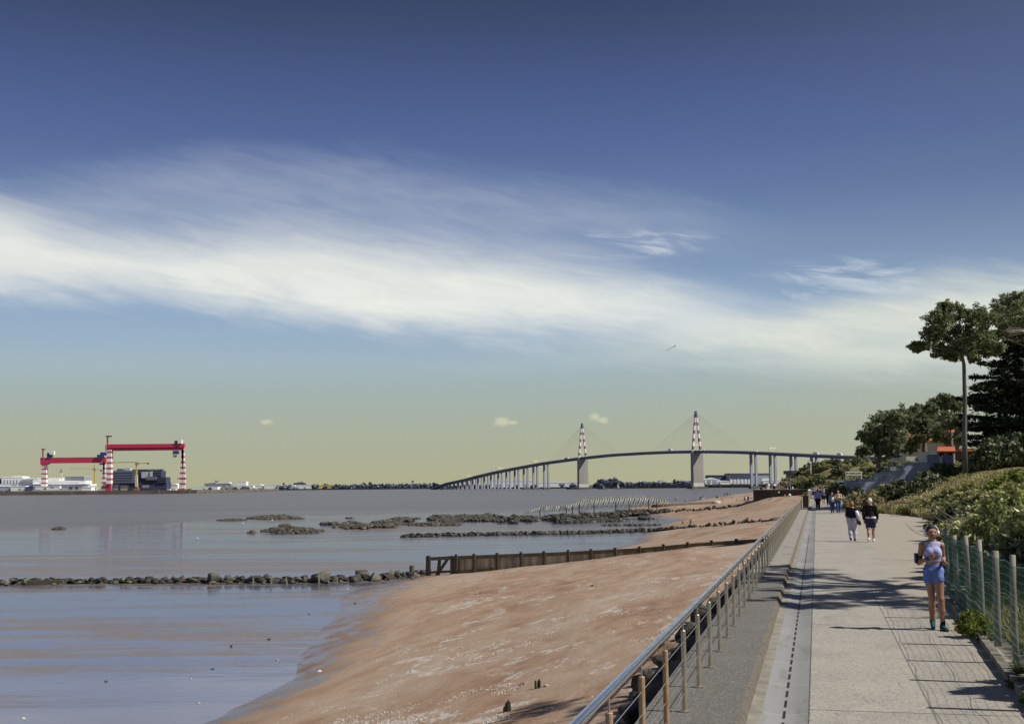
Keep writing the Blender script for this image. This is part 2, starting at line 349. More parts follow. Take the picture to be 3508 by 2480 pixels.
def sand_material():
    m, nt, b = new_mat('sand'); co = nt.coord(); X, Y, Z = nt.xyz(co)
    rot = nt.mapping(co, (1, 1, 1), (0, 0, -PANG))                      # x across the beach, y along it
    big = nt.noise(nt.mapping(rot, (.16, .05, .1)), 1.0, 5, .6, .6); mid = nt.noise(nt.mapping(rot, (.9, .35, .5)), 1.0, 5, .6, .5); fine = nt.noise(co, 9, 4, .7); grain = nt.noise(co, 45, 2, .7)
    f = nt.math('ADD', nt.math('MULTIPLY', big, .6), nt.math('MULTIPLY', mid, .4))
    col = nt.ramp(f, [(.34, (.245, .135, .078)), (.44, (.355, .232, .152)), (.54, (.42, .308, .222)), (.66, (.46, .38, .305))])
    col = nt.mix(nt.math('MULTIPLY', nt.sstep(grain, .3, .8), .30), col, (.24, .155, .10))
    # crushed white shells lie in drifts on the upper beach
    shell_n = nt.noise(nt.mapping(rot, (.34, .17, .3)), 1.0, 4, .62, 1.0); shell_f = nt.noise(co, 30, 3, .8); shell_m = nt.noise(nt.mapping(rot, (2.4, 1.0, 1)), 1.0, 4, .65)
    zone = nt.math('MULTIPLY', nt.sstep(Z, -5.9, -5.2), nt.math('MULTIPLY_ADD', nt.sstep(Y, 70, 130), -.75, 1.0))
    dens = nt.math('MULTIPLY', nt.math('MULTIPLY', nt.sstep(shell_n, .47, .66), zone), nt.math('MULTIPLY_ADD', nt.sstep(shell_m, .36, .62), .9, .1))
    speck = nt.voro(co, 16, 'Color'); sp = nt.xyz(speck)[0]
    sh = nt.math('MULTIPLY', nt.sstep(nt.math('ADD', nt.math('MULTIPLY', dens, .75), nt.math('MULTIPLY_ADD', sp, .5, nt.math('MULTIPLY', shell_f, .5))), .80, 1.06), .72)
    sh = nt.math('MAXIMUM', sh, nt.math('MULTIPLY', nt.sstep(sp, .972, .985), nt.math('MULTIPLY', zone, .5)))
    col = nt.mix(sh, col, (.60, .58, .545))
    # wet at the foot of the slope
    wet = nt.math('SUBTRACT', 1, nt.sstep(nt.math('ADD', Z, nt.math('MULTIPLY_ADD', mid, -1.1, .55)), -6.25, -5.75))
    col = nt.mix(nt.math('MULTIPLY', wet, .72), col, (.115, .070, .046))
    nt.put(b.inputs['Base Color'], nt.dim(col, .80))
    nt.put(b.inputs['Roughness'], .88); b.inputs['Specular IOR Level'].default_value = .25
    h = nt.math('ADD', nt.math('MULTIPLY', mid, .6), nt.math('ADD', nt.math('MULTIPLY', fine, .14), nt.math('MULTIPLY', grain, .035)))
    dimple = nt.voro(co, 2.2, 'Distance', 'SMOOTH_F1'); h = nt.math('ADD', h, nt.math('MULTIPLY', nt.math('MULTIPLY', nt.sstep(dimple, .0, .42), nt.sstep(big, .4, .6)), .22))
    bmp = nt.bump(h, .5, .14); nt.put(b.inputs['Normal'], bmp)
    film = nt.math('SUBTRACT', 1, nt.sstep(nt.math('ADD', Z, nt.math('MULTIPLY_ADD', mid, -1.25, nt.math('MULTIPLY_ADD', big, -.9, 1.05))), -6.27, -5.95))
    gl = nt.n.new('ShaderNodeBsdfAnisotropic'); gl.inputs['Color'].default_value = (.58, .62, .80, 1); gl.inputs['Roughness'].default_value = .16
    nt.put(gl.inputs['Normal'], nt.bump(fine, .2, .02))
    ms = nt.n.new('ShaderNodeMixShader'); nt.put(ms.inputs[0], nt.math('MULTIPLY', film, .58)); nt.l.new(b.outputs[0], ms.inputs[1]); nt.l.new(gl.outputs[0], ms.inputs[2]); nt.l.new(ms.outputs[0], m.node_tree.nodes['Material Output'].inputs[0])
    return m
def mud_material():
    m, nt, b = new_mat('wet_mud'); co = nt.coord()
    a = nt.noise(nt.mapping(co, (.035, .22, 1)), 1.0, 5, .6, .5); c = nt.noise(nt.mapping(co, (.010, .035, 1)), 1.0, 4, .5, .6); e = nt.noise(nt.mapping(co, (.35, 1.6, 1)), 1.0, 5, .65)
    X, Y, Z = nt.xyz(co)
    bank = nt.math('ADD', nt.math('MULTIPLY', a, .5), nt.math('ADD', nt.math('MULTIPLY', c, .42), nt.math('MULTIPLY', e, .16)))
    dry = nt.math('MULTIPLY', nt.sstep(bank, .525, .61), nt.math('MULTIPLY_ADD', nt.sstep(nt.noise(nt.mapping(co, (.8, 3.5, 1)), 1.0, 4, .7), .38, .58), .55, .45))                                       # banks of mud that stand clear of the film of water
    col = nt.mix(e, (.19, .148, .118), (.25, .20, .16))
    nt.put(b.inputs['Base Color'], nt.dim(nt.mix(dry, (.150, .142, .155), col), .80)); b.inputs['Specular IOR Level'].default_value = .2
    nt.put(b.inputs['Roughness'], .62)
    hb = nt.math('ADD', nt.math('MULTIPLY', nt.noise(nt.mapping(co, (1.0, 2.4, 1)), 1.0, 3), .5), nt.math('MULTIPLY', nt.math('MULTIPLY', e, dry), 1.2))
    bmp = nt.bump(hb, .15, .06); nt.put(b.inputs['Normal'], bmp)
    gl = nt.n.new('ShaderNodeBsdfAnisotropic'); gl.inputs['Color'].default_value = (.62, .665, .88, 1); nt.put(gl.inputs['Roughness'], nt.math('MULTIPLY_ADD', e, .10, .03)); nt.put(gl.inputs['Normal'], bmp)
    fr = nt.n.new('ShaderNodeFresnel'); fr.inputs['IOR'].default_value = 1.38
    f = nt.math('MULTIPLY', nt.math('MULTIPLY_ADD', fr.outputs[0], .92, .06), nt.math('SUBTRACT', 1, nt.math('MULTIPLY', dry, .84)))
    ms = nt.n.new('ShaderNodeMixShader'); nt.put(ms.inputs[0], f); nt.l.new(b.outputs[0], ms.inputs[1]); nt.l.new(gl.outputs[0], ms.inputs[2]); nt.l.new(ms.outputs[0], m.node_tree.nodes['Material Output'].inputs[0])
    return m
def river_material():
    m, nt, b = new_mat('river'); co = nt.coord()
    n = nt.noise(nt.mapping(co, (.004, .02, 1)), 1.0, 4, .55, .4)
    nt.put(b.inputs['Base Color'], nt.mix(nt.sstep(n, .35, .65), (.095, .085, .082), (.122, .108, .102)))
    b.inputs['Roughness'].default_value = .34; b.inputs['Specular IOR Level'].default_value = .38
    nt.put(b.inputs['Normal'], nt.bump(nt.noise(nt.mapping(co, (.5, 1.1, 1)), 1.0, 4, .6), .5, .22))
    return m
sand_material(); mud_material(); river_material()

ys = np.concatenate([np.linspace(6, 60, 110), np.linspace(60.8, 135, 100), np.linspace(137, 640, 130)]); k = np.linspace(0, 1, 130)
Yg = np.repeat(ys[:, None], len(k), 1)
xr = (ys * PD[0] - 1.78) / PD[1] * 1.0; xr = ys * (PD[0] / PD[1]) - 1.78 / PD[1]
xl = np.interp(ys, [6, 45, 106, 122, 165, 217, 300, 400, 500, 640], [-26, -26, -27, -22, -6, 4, 8, 8, 28, 50])
Xg = xl[:, None] + (xr - xl)[:, None] * k[None, :]
Zg = sand_z(Xg, Yg) + fbm2(Xg, Yg, .25, .12, 3) * .10 + fbm2(Xg, Yg, 1.3, .7, 9) * .025
mesh_grid('sand_beach', Xg, Yg, Zg, 'sand')

ex, ey = zip(*[(q[0], q[1]) for q in (onz(u, v, MUD_Z) for u, v in ((-900, 1860), (-300, 1834), (0, 1819), (300, 1806), (700, 1783), (1000, 1768), (1400, 1757), (1700, 1752), (2000, 1747), (2290, 1742), (2700, 1738)))])
ys = np.concatenate([np.linspace(5, 130, 120), np.linspace(131, 460, 190)]); xs = np.linspace(-230, 110, 240)
Xg, Yg = np.meshgrid(xs, ys); edge = np.interp(xs, ex, ey)[None, :]
q = (Yg - edge) / 14 + fbm2(Xg, Yg, .06, .05, 21, 4) * 1.4
Zg = MUD_Z + fbm2(Xg, Yg, .05, .2, 5) * .03 - np.clip(q, 0, 3) * .2
mesh_grid('tidal_flat', Xg, Yg, Zg, 'wet_mud')
MB().add([(-9000, -60, SEA_Z), (9000, -60, SEA_Z), (9000, 14000, SEA_Z), (-9000, 14000, SEA_Z)], [(0, 1, 2, 3)]).build('river', 'river')['kind'] = 'structure'

# ------------------------------------------------------------------ promenade
T0S = [(-20, 2.6), (26, 2.7), (31, 4.2), (40, 6.1), (60, 7.1), (76, 7.6), (93, 6.0), (102, 3.6), (110, 3.0), (160, 3.0), (200, 1.2), (250, 1.0), (300, .2), (311, -1.5), (318, -8.5), (326, -10.5), (352, -11), (460, -11)]
def t0(s): return np.interp(s, [a for a, _ in T0S], [b for _, b in T0S])
def hill_top(s): return np.interp(s, [0, 40, 60, 90, 110, 150, 200, 300, 360, 385, 420, 460], [3.4, 4.8, 5.0, 3.2, 3.3, 3.2, 3.7, 5.0, 6.8, 8.0, -3.0, -9])
def hill_w(s): return np.interp(s, [0, 28, 60, 90, 100, 108, 128, 138, 200, 400], [11, 8.5, 7.5, 11, 12, 13, 13, 7, 10, 16])
def hill_z(s, t):
    s = np.asarray(s, float); t = np.asarray(t, float); q = np.clip((t - t0(s)) / hill_w(s), 0, 1); q = q * q * (3 - 2 * q)
    return hill_top(s) * q + np.clip(t - t0(s) - hill_w(s), 0, 25) * .055 * np.clip(hill_top(s) / 4, 0, 1)
def hz(s, t): return float(hill_z(s, t))
def hxy(x, y): s, t = st(x, y); return hz(s, t)

def paving_material():
    m, nt, b = new_mat('aggregate_paving'); co = nt.coord(); x, y, z = nt.xyz(co)      # local x across, y along the walk
    wob = nt.noise(nt.mapping(co, (.2, .55, 1)), 1.0, 3, .6); wx = nt.math('MULTIPLY_ADD', wob, .34, x)
    spk = nt.voro(co, 55, 'Color'); sp = nt.xyz(spk)[0]; n1 = nt.noise(co, .9, 6, .62); n2 = nt.noise(co, 7, 5, .7); n3 = nt.noise(nt.mapping(co, (.25, .06, 1)), 1.0, 4, .6)
    col = nt.ramp(n1, [(.3, (.33, .306, .262)), (.5, (.40, .373, .32)), (.72, (.45, .42, .362))])
    col = nt.mix(nt.math('MULTIPLY', nt.sstep(sp, .70, .95), .45), col, (.55, .52, .47)); col = nt.mix(nt.math('MULTIPLY', nt.sstep(sp, .32, .05), .6), col, (.13, .12, .105))
    col = nt.mix(nt.math('MULTIPLY', nt.sstep(n3, .5, .75), .22), col, (.27, .235, .19)); col = nt.mix(nt.math('MULTIPLY', nt.sstep(n2, .55, .75), .22), col, (.20, .19, .17))
    zone = nt.math('MULTIPLY', nt.math('GREATER_THAN', x, .98), nt.math('LESS_THAN', y, 29.5))   # strip beside the fence where its wire mesh shadow is painted as faint lines
    def lines(c, off, per, w):
        f = nt.math('ABSOLUTE', nt.math('SUBTRACT', nt.math('FRACT', nt.math('DIVIDE', nt.math('SUBTRACT', c, off), per)), .5))
        return nt.sstep(f, .5 - w * 2, .5 - w)
    wy = nt.math('MULTIPLY_ADD', wob, .05, y)
    j = nt.math('MULTIPLY', lines(x, 1.1, 40, .0002), .5)
    j = nt.math('MAXIMUM', j, nt.math('MULTIPLY', nt.math('MULTIPLY', lines(wx, 1.2, .1175, .035), .05), nt.sstep(n2, .40, .55)))  # painted shadow of the fence's level strands
    j = nt.math('MAXIMUM', j, nt.math('MULTIPLY', nt.math('MULTIPLY', lines(wy, .3, .24, .03), .05), nt.sstep(n2, .45, .62)))  # painted shadow of the upright mesh wires
    j = nt.math('MULTIPLY', j, zone)
    j = nt.math('MAXIMUM', j, nt.math('MULTIPLY', lines(wy, 13.87, 8.2, .0015), .75))
    j = nt.math('MAXIMUM', j, nt.math('MULTIPLY', nt.math('LESS_THAN', nt.math('MULTIPLY_ADD', n2, .06, x), -.118), .85))
    col = nt.mix(j, col, (.05, .046, .04))
    ck = nt.voro(nt.mapping(nt.vmath('ADD', co, nt.vmath('SCALE', nt.noise(co, 1.5, 4, .6, 0, 'Color'))), (.42, .20, 1)), 1.0, 'Distance', 'DISTANCE_TO_EDGE')
    col = nt.mix(nt.math('MULTIPLY', nt.math('SUBTRACT', 1, nt.sstep(ck, .002, .006)), nt.math('MULTIPLY', nt.sstep(n1, .48, .6), .55)), col, (.09, .083, .07))
    n5 = nt.noise(nt.mapping(co, (1.1, .35, 1)), 1.0, 5, .7, .8); col = nt.mix(nt.math('MULTIPLY', nt.sstep(n5, .56, .70), .34), col, (.19, .172, .145))
    sandy = nt.math('MULTIPLY', nt.sstep(nt.math('ADD', x, nt.math('MULTIPLY', n5, .8)), 1.9, 2.6), .4); col = nt.mix(sandy, col, (.42, .34, .25))
    patch = nt.math('MULTIPLY', nt.math('GREATER_THAN', y, 97.5), nt.math('LESS_THAN', y, 104)); col = nt.mix(nt.math('MULTIPLY', patch, .35), col, (.16, .15, .13))
    nt.put(b.inputs['Base Color'], nt.dim(col, .77)); b.inputs['Roughness'].default_value = .88
    nt.put(b.inputs['Normal'], nt.bump(nt.math('SUBTRACT', nt.math('MULTIPLY_ADD', n2, .5, nt.math('MULTIPLY', sp, .25)), j), .45, .012))
def gutter_material():
    m, nt, b = new_mat('gutter_slabs'); co = nt.coord(); x, y, z = nt.xyz(co)
    cell = nt.math('FLOOR', nt.math('DIVIDE', y, 1.95)); wn = nt.n.new('ShaderNodeTexWhiteNoise'); wn.noise_dimensions = '1D'; nt.put(wn.inputs['W'], cell)
    f = nt.math('ABSOLUTE', nt.math('SUBTRACT', nt.math('FRACT', nt.math('DIVIDE', y, 1.95)), .5)); j = nt.sstep(f, .488, .496)
    n = nt.noise(co, 2.2, 6, .65); n2 = nt.noise(co, 30, 3, .7)
    col = nt.mix(wn.outputs['Value'], (.20, .204, .205), (.325, .33, .325)); col = nt.mix(nt.math('MULTIPLY', n, .55), col, (.22, .22, .215)); col = nt.mix(nt.math('MULTIPLY', n2, .3), col, (.36, .355, .34)); n3 = nt.noise(nt.mapping(co, (3, .5, 1)), 1.0, 5, .7); col = nt.mix(nt.math('MULTIPLY', nt.sstep(n3, .5, .68), .5), col, (.17, .155, .13))
    nt.put(b.inputs['Base Color'], nt.dim(nt.mix(nt.math('MULTIPLY', j, .6), col, (.42, .42, .40)), .82)); b.inputs['Roughness'].default_value = .8
    nt.put(b.inputs['Normal'], nt.bump(n2, .25, .006))
paving_material(); gutter_material()
def strip_material():
    m, nt, b = new_mat('asphalt_strip'); co = nt.coord(); y = nt.xyz(co)[1]; n = nt.noise(co, 1.1, 5, .6); n2 = nt.noise(co, 38, 4, .75); v = nt.xyz(nt.voro(co, 70, 'Color'))[0]
    dark = nt.mix(n, (.11, .102, .092), (.18, .168, .15)); pale = nt.mix(n, (.27, .25, .215), (.36, .335, .29))
    col = nt.mix(nt.sstep(nt.math('MULTIPLY_ADD', n, 4.0, y), 32.0, 36.0), dark, pale); col = nt.mix(nt.math('MULTIPLY', nt.sstep(v, .82, .95), .5), col, (.46, .44, .40)); col = nt.mix(nt.math('MULTIPLY', nt.sstep(v, .2, .05), .5), col, (.05, .046, .04))
    st_ = nt.noise(nt.mapping(co, (1.4, .3, 1)), 1.0, 5, .7); col = nt.mix(nt.math('MULTIPLY', nt.sstep(st_, .56, .68), .45), col, (.09, .083, .07))
    nt.put(b.inputs['Base Color'], nt.dim(col, .82)); b.inputs['Roughness'].default_value = .9; nt.put(b.inputs['Normal'], nt.bump(n2, .7, .014))
strip_material()
mat('pebble_edge', (.20, .17, .13), (.11, .095, .075), 14, .9, bump=1, bscale=45, bdist=.03)
mat('kerb_concrete', (.34, .315, .26), (.22, .20, .16), 3.5, .88, bump=.4, bscale=30, bdist=.01)
mat('slot_dark', (.006, .006, .006), (.012, .011, .010), 8, .9)
def strip_obj(name, prof, m, s0, s1, ds=2.0):
    """a ribbon along the walk: prof lists (t, z) across"""
    ss = np.arange(s0, s1 + .01, ds); T = np.array([p[0] for p in prof]); Z = np.array([p[1] for p in prof])
    V = np.array([(t, s, z) for s in ss for t, z in zip(T, Z)]); w = len(prof)
    i = np.arange(len(ss) - 1)[:, None] * w + np.arange(w - 1)[None, :]
    F = np.stack([i, i + 1, i + w + 1, i + w], -1).reshape(-1, 4)
    o = link(name, np_mesh(name, V, F), m); o.rotation_euler = (0, 0, PANG); return tag(o, kind='structure')
strip_obj('walkway_strip', [(-1.74, .118), (-.83, .12)], 'asphalt_strip', 0, 116)
strip_obj('walkway_strip', [(-1.25, .122), (-.42, .124)], 'asphalt_strip', 116, 226)
strip_obj('pebble_edge', [(-.83, .12), (-.80, .085), (-.765, .012)], 'pebble_edge', 0, 226, .5)
strip_obj('kerb', [(-.765, .012), (-.64, .004)], 'kerb_concrete', 0, 226)
strip_obj('gutter', [(-.64, .004), (-.52, -.022), (-.41, -.034), (-.29, -.022), (-.165, .0)], 'gutter_slabs', 0, 226, .975)
b = MB(); s = 6.2
while s < 60:
    L = .42; b.add([P(s, -.424, -.0285), P(s, -.396, -.0285), P(s + L, -.396, -.0285), P(s + L, -.424, -.0285)], [(0, 1, 2, 3)]); s += .66
b.build('drain_slots', 'slot_dark')['kind'] = 'structure'
ss = np.concatenate([np.arange(-3, 120, 1.0), np.arange(120, 227, 6.0)]); V = []; F = []
for i, s in enumerate(ss):
    tr = float(t0(s)) + 1.2 if s > 29 else 2.75
    for k_ in range(9): V.append((-.165 + (tr + .165) * k_ / 8, s, 0))
for i in range(len(ss) - 1):
    for k_ in range(8): q = i * 9 + k_; F.append((q, q + 1, q + 10, q + 9))
o = link('promenade', np_mesh('promenade', V, F), 'aggregate_paving'); o.rotation_euler = (0, 0, PANG); o['kind'] = 'structure'

# hillside behind the walk
def hill_material():
    m, nt, b = new_mat('hill_soil'); co = nt.coord(); n = nt.noise(co, .35, 5, .6); n2 = nt.noise(co, 3.5, 6, .7); n3 = nt.noise(co, 22, 4, .7); n4 = nt.noise(co, 1.1, 4, .6)
    col = nt.ramp(n, [(.32, (.13, .135, .05)), (.48, (.20, .19, .075)), (.6, (.28, .235, .11)), (.72, (.33, .26, .14))])
    col = nt.mix(nt.math('MULTIPLY', nt.sstep(n2, .4, .7), .6), col, (.055, .062, .022)); col = nt.mix(nt.math('MULTIPLY', nt.sstep(n3, .5, .75), .4), col, (.26, .21, .10))
    col = nt.mix(nt.math('MULTIPLY', nt.sstep(n4, .58, .72), .5), col, (.20, .12, .035))
    nt.put(b.inputs['Base Color'], col); b.inputs['Roughness'].default_value = .95; b.inputs['Specular IOR Level'].default_value = .15
    nt.put(b.inputs['Normal'], nt.bump(nt.math('ADD', n3, n2), 1, .12))
hill_material()
ss = np.concatenate([np.arange(-4, 130, 1.0), np.arange(131, 470, 4.0)]); kk = np.concatenate([[-.9, 0], np.linspace(.25, 14, 46), np.linspace(15, 120, 24)])
S = np.repeat(ss[:, None], len(kk), 1); T = t0(S) + kk[None, :]
Z = hill_z(S, T) + np.clip(kk, 0, 3)[None, :] / 3 * fbm2(S, T, .45, .45, 40, 3) * .34 - np.where(kk <= 0, .05, 0)[None, :] + (kk > -.5)[None, :] * .012
Z = np.where(kk[None, :] < -.5, np.where(S > 228, -6.0, -.3), Z)
mesh_grid('hillside', S * PD[0] + T * PN[0], S * PD[1] + T * PN[1], Z, 'hill_soil')

# seawall under the walk and the boulders' bed at its foot
mat('seawall_stone', (.135, .125, .11), (.06, .056, .05), 1.2, .9, bump=.8, bscale=5, bdist=.05)
b = MB(); b.add([P(-2, -1.76, .112), P(116, -1.76, .112), P(116, -1.70, .112), P(-2, -1.70, .112), P(-2, -1.80, -4), P(116, -1.80, -4), P(116, -1.66, -4), P(-2, -1.66, -4)], [(3, 2, 1, 0), (4, 5, 6, 7), (0, 1, 5, 4), (1, 2, 6, 5), (2, 3, 7, 6), (3, 0, 4, 7)])
tag(b.build('seawall', 'seawall_stone'), 'dark stone seawall under the steel railing of the promenade', 'wall')
b = MB(); b.add([P(116, -1.28, .116), P(226, -1.28, .116), P(226, -1.22, .116), P(116, -1.22, .116), P(116, -1.28, -4), P(226, -1.28, -4), P(226, -1.2, -4), P(116, -1.2, -4)], [(3, 2, 1, 0), (4, 5, 6, 7), (0, 1, 5, 4), (1, 2, 6, 5), (2, 3, 7, 6), (3, 0, 4, 7)])
tag(b.build('seawall', 'seawall_stone'), 'far length of seawall beyond the step in the railing, running to the terrace', 'wall')
# terrace (bathing platform) at the far end of the beach
mat('terrace_wall', (.075, .062, .055), (.045, .038, .034), .5, .9, bump=.5, bscale=3, bdist=.05); mat('terrace_top', (.42, .39, .33), (.34, .32, .27), .6, .9)
q0 = at(2580, 1678, 308); q1 = at(2790, 1676, 306)
b = MB(); poly = [(q0[0], 308), (q1[0] + 4, 303), (q1[0] + 26, 340), (q0[0] + 12, 350)]; b.prism(poly, -5, .62)
terr = empty('terrace', (q0[0], 308, -5), 'long dark walled terrace at the far end of the beach, people on top', 'terrace')
b.build('retaining_wall', 'terrace_wall', terr); MB().prism([(x - .2, y - .2) for x, y in poly[:2]] + poly[2:], .625, .78).build('coping', 'terrace_top', terr)
# ================================================================== RAILING
mat('steel_post', (.50, .45, .36), (.36, .315, .245), 5, .38, metal=.75, bump=.1)
mat('rusty_post', (.30, .145, .07), (.38, .30, .21), 4, .6, metal=.35, bump=.3)
mat('steel_rail', (.66, .70, .78), (.58, .62, .70), 3, .22, metal=1.0)
mat('steel_wire', (.55, .53, .48), None, 3, .35, metal=.9)
mat('dark_metal', (.05, .04, .035), (.09, .06, .045), 3, .7, metal=.3)
RT = -1.36
rail = empty('railing', P(5, RT, .12), 'stainless steel railing with wire cables along the seawall, nearest the camera', 'railing')
b = MB(); b.tube([P(s, RT, 1.06) for s in np.arange(1.5, 116.1, 2.0)] , .031, 10); b.build('handrail', 'steel_rail', rail, smooth=True)
for zc in (.30, .47, .64, .81):
    MB().tube([P(s, RT, zc) for s in np.arange(1.5, 116.1, 5.7)], .0045, 4).build('cable', 'steel_wire', rail)
def loose(b, name, m):
    o = b.build(name, m); me = o.data; bpy.data.objects.remove(o); return me
def post_mesh(name, m):
    b = MB(); b.lathe((0, 0, 0), [(.0255, .012), (.0255, .80), (.021, .806)], 12); return loose(b, name, m)
POST_ME = post_mesh('post', 'steel_post'); RUST_ME = post_mesh('rusty', 'rusty_post')
b = MB(); b.lathe((0, 0, 0), [(.0075, .80), (.0075, .915)], 8); b.add([], []); _t = b.build('pin', 'steel_post'); PIN_ME = _t.data; bpy.data.objects.remove(_t)
b = MB(); b.lathe((0, 0, 0), [(.066, 0.001), (.066, .010), (.03, .018)], 14); _t = b.build('plate', 'steel_post'); PLATE_ME = _t.data; bpy.data.objects.remove(_t)
s = 14.35 - 1.545 * 6; i = 0
while s < 115.5:
    rust = s < 11.5
    p = link('post', RUST_ME if rust else POST_ME, None, rail, P(s, RT, .12) - rail.location)
    if rust: p['label'] = 'rust streaked railing post at the near end'
    if s < 70:
        link('pin', PIN_ME, None, p); link('base_plate', PLATE_ME, None, p)
    s += 1.545
R2 = -.86
rail2 = empty('railing', P(116.5, R2, .12), 'far brown steel railing set back beyond the step, running to the terrace', 'railing')
MB().tube([P(s, R2, 1.2) for s in np.arange(116.5, 226, 4)], .035, 6).build('handrail', 'steel_post', rail2)
for zc in (.35, .55, .75, .95): MB().tube([P(s, R2, zc) for s in np.arange(116.5, 226, 8)], .008, 4).build('cable', 'steel_post', rail2)
for s in np.arange(117.5, 226, 1.3): link('post', POST_ME, None, rail2, P(s, R2, .12) - rail2.location).scale = (1.3, 1.3, 1.32)
MB().box(P(116.2, R2 - .15, .66), (.5, .35, 1.1), PANG).build('end_pillar', 'dark_metal', rail2)

# ================================================================== GREEN MESH FENCE
mat('fence_post', (.34, .31, .255), (.21, .20, .165), 3.2, .9, bump=.6, bscale=14, stretch=(1, 1, .12), bdist=.012)
mat('fence_wire', (.055, .17, .125), (.08, .20, .155), 3, .55, spec=.4)
mat('fence_bright', (.40, .50, .46), None, 3, .5, metal=.3)
mat('weathered_kerb', (.27, .245, .20), (.13, .12, .09), 2.5, .9, bump=.6, bscale=18, bdist=.02)
def fence_t(s): return float(np.interp(s, [4, 14.5, 20.5, 28], [2.44, 2.46, 2.50, 2.56]))
def kerb_t(s): return float(np.interp(s, [4, 14.5, 20.5, 28], [1.80, 2.08, 2.29, 2.40]))
fence = empty('mesh_fence', P(18, 2.45, 0), 'green wire mesh fence on round wooden posts beside the jogger', 'fence')
FS = [8.7, 10.5, 12.33, 14.15, 15.98, 17.75, 19.55, 21.4, 23.3, 25.2, 27.1]
for i, s in enumerate(FS):
    b = MB(); r = .047 + .006 * math.sin(i * 2.3); ln = .05 * math.sin(i * 3.7); t = fence_t(s); h = 1.42 + .05 * math.sin(i * 1.9)
    pts = [P(s + ln * k, t + .02 * math.sin(i + k * 2) * k, -.2 + (h + .2) * k) for k in (0, .35, .7, 1)]
    b.tube(pts, [r * 1.06, r, r * .98, r * .93], 12); b.build('post', 'fence_post', fence, smooth=True)
top = lambda s: 1.36 - .05 * math.sin(math.pi * ((s - FS[0]) / 1.84 % 1))
sag = lambda s, k=1.0: math.sin(math.pi * ((s - FS[0]) / 1.84 % 1)) * k
sr = np.arange(FS[0], FS[-1], .16)
for i, z in enumerate((1.35, .90, .46)):
    MB().tube([P(s, fence_t(s) - .065, z - sag(s, .045) + .022 * vnoise(s * 1.3, i * 5.1) + .008 * vnoise(s * 5, i)) for s in sr], .0040, 4).build('tension_wire', 'fence_bright', fence)
b = MB()
for k in range(1, 13): b.tube([P(s, fence_t(s) - .062, .105 * k - sag(s, .03) + 0.012 * vnoise(s * 2, k)) for s in sr[::2]], .0018, 3, cap=False)
b.build('strand_wire', 'fence_bright', fence)
b = MB()
for s in np.arange(FS[0], FS[-1], .06): b.tube([P(s, fence_t(s) - .06, .02), P(s, fence_t(s) - .06, top(s))], .0019, 3, cap=False)
b.build('wire_mesh', 'fence_wire', fence)
b = MB()
ks = np.arange(6, 29, 1.0)
for s in ks[:-1]:
    a, c = kerb_t(s), kerb_t(s + 1); j = .03 * vnoise(s, 3.3); h = .10 + .03 * vnoise(s, 9.1)
    b.add([P(s, a + j, -.1), P(s + .985, c + j, -.1), P(s + .985, c + .11 + j, -.1), P(s, a + .11 + j, -.1), P(s, a + j, h), P(s + .985, c + j, h + .01), P(s + .985, c + .11 + j, h + .01), P(s, a + .11 + j, h)],
          [(3, 2, 1, 0), (4, 5, 6, 7), (0, 1, 5, 4), (1, 2, 6, 5), (2, 3, 7, 6), (3, 0, 4, 7)])
b.build('edge_kerb', 'weathered_kerb')['kind'] = 'structure'

# ================================================================== TIMBER GROYNE
mat('groyne_beam', (.115, .098, .062), (.185, .16, .11), 1.4, .9, bump=.7, bscale=6, stretch=(1, 1, 1), bdist=.03)
mat('groyne_plank', (.60, .52, .42), (.22, .18, .12), 1.0, .9, bump=.8, bscale=6, stretch=(2.2, 2.2, .25), bdist=.03)
mat('groyne_post', (.10, .082, .055), (.055, .046, .032), 2, .9, bump=.6, bscale=8)
GA, GB = np.array([-5.4, 118.6]), np.array([21.9, 110.0])
def gpt(u):
    d = ray(u, 1900); dx = d[0] / d[1]; k = (dx * GA[1] - GA[0]) / ((GB[0] - GA[0]) - dx * (GB[1] - GA[1])); return GA + k * (GB - GA)
def gz(u, v): return float(at(u, v, gpt(u)[1])[2])
gtop = lambda u: np.interp(u, [1450, 1550, 1900, 2200, 2352, 2540, 2640], [gz(1450, 1909), gz(1550, 1904), gz(1900, 1891), gz(2200, 1876), gz(2352, 1862), gz(2540, 1849), gz(2640, 1843)])
gdir = (GB - GA) / np.linalg.norm(GB - GA); gn = np.array([gdir[1], -gdir[0]])          # towards the camera
gang = math.atan2(gdir[1], gdir[0])
g0 = gpt(1550); groyne = empty('groyne', (g0[0], g0[1], -6.2), 'weathered timber groyne of planks and posts crossing the sand to the seawall', 'groyne')
us = list(range(1546, 2620, 9)); b = MB()
for i, u in enumerate(us[:-1]):
    p, q = gpt(u), gpt(u + 8.6); c = (p + q) / 2; zt = float(gtop(u)) - .18 - .03 * abs(vnoise(u, 1)); zb = min(ground_z(c[0] + gn[0] * .3, c[1] + gn[1] * .3), zt - .1) - .6; o_ = .025 * vnoise(u * 1.7, 5)
    b.box((c[0] + gn[0] * o_, c[1] + gn[1] * o_, (zt + zb) / 2), (np.linalg.norm(q - p), .08, zt - zb), gang)
b.build('plank_wall', 'groyne_plank', groyne)
b = MB()
for u in range(1480, 2630, 60):
    p, q = gpt(u), gpt(u + 60); b.bar((*(p + gn * .16), float(gtop(u)) - .16), (*(q + gn * .16), float(gtop(u + 60)) - .16), .16, .33)
b.build('top_beam', 'groyne_beam', groyne)
b = MB()
p, q = gpt(1552), gpt(1690); b.bar((*(p + gn * .14), gz(1552, 1960)), (*(q + gn * .14), gz(1690, 1948)), .14, .22); b.build('lower_beam', 'groyne_beam', groyne)
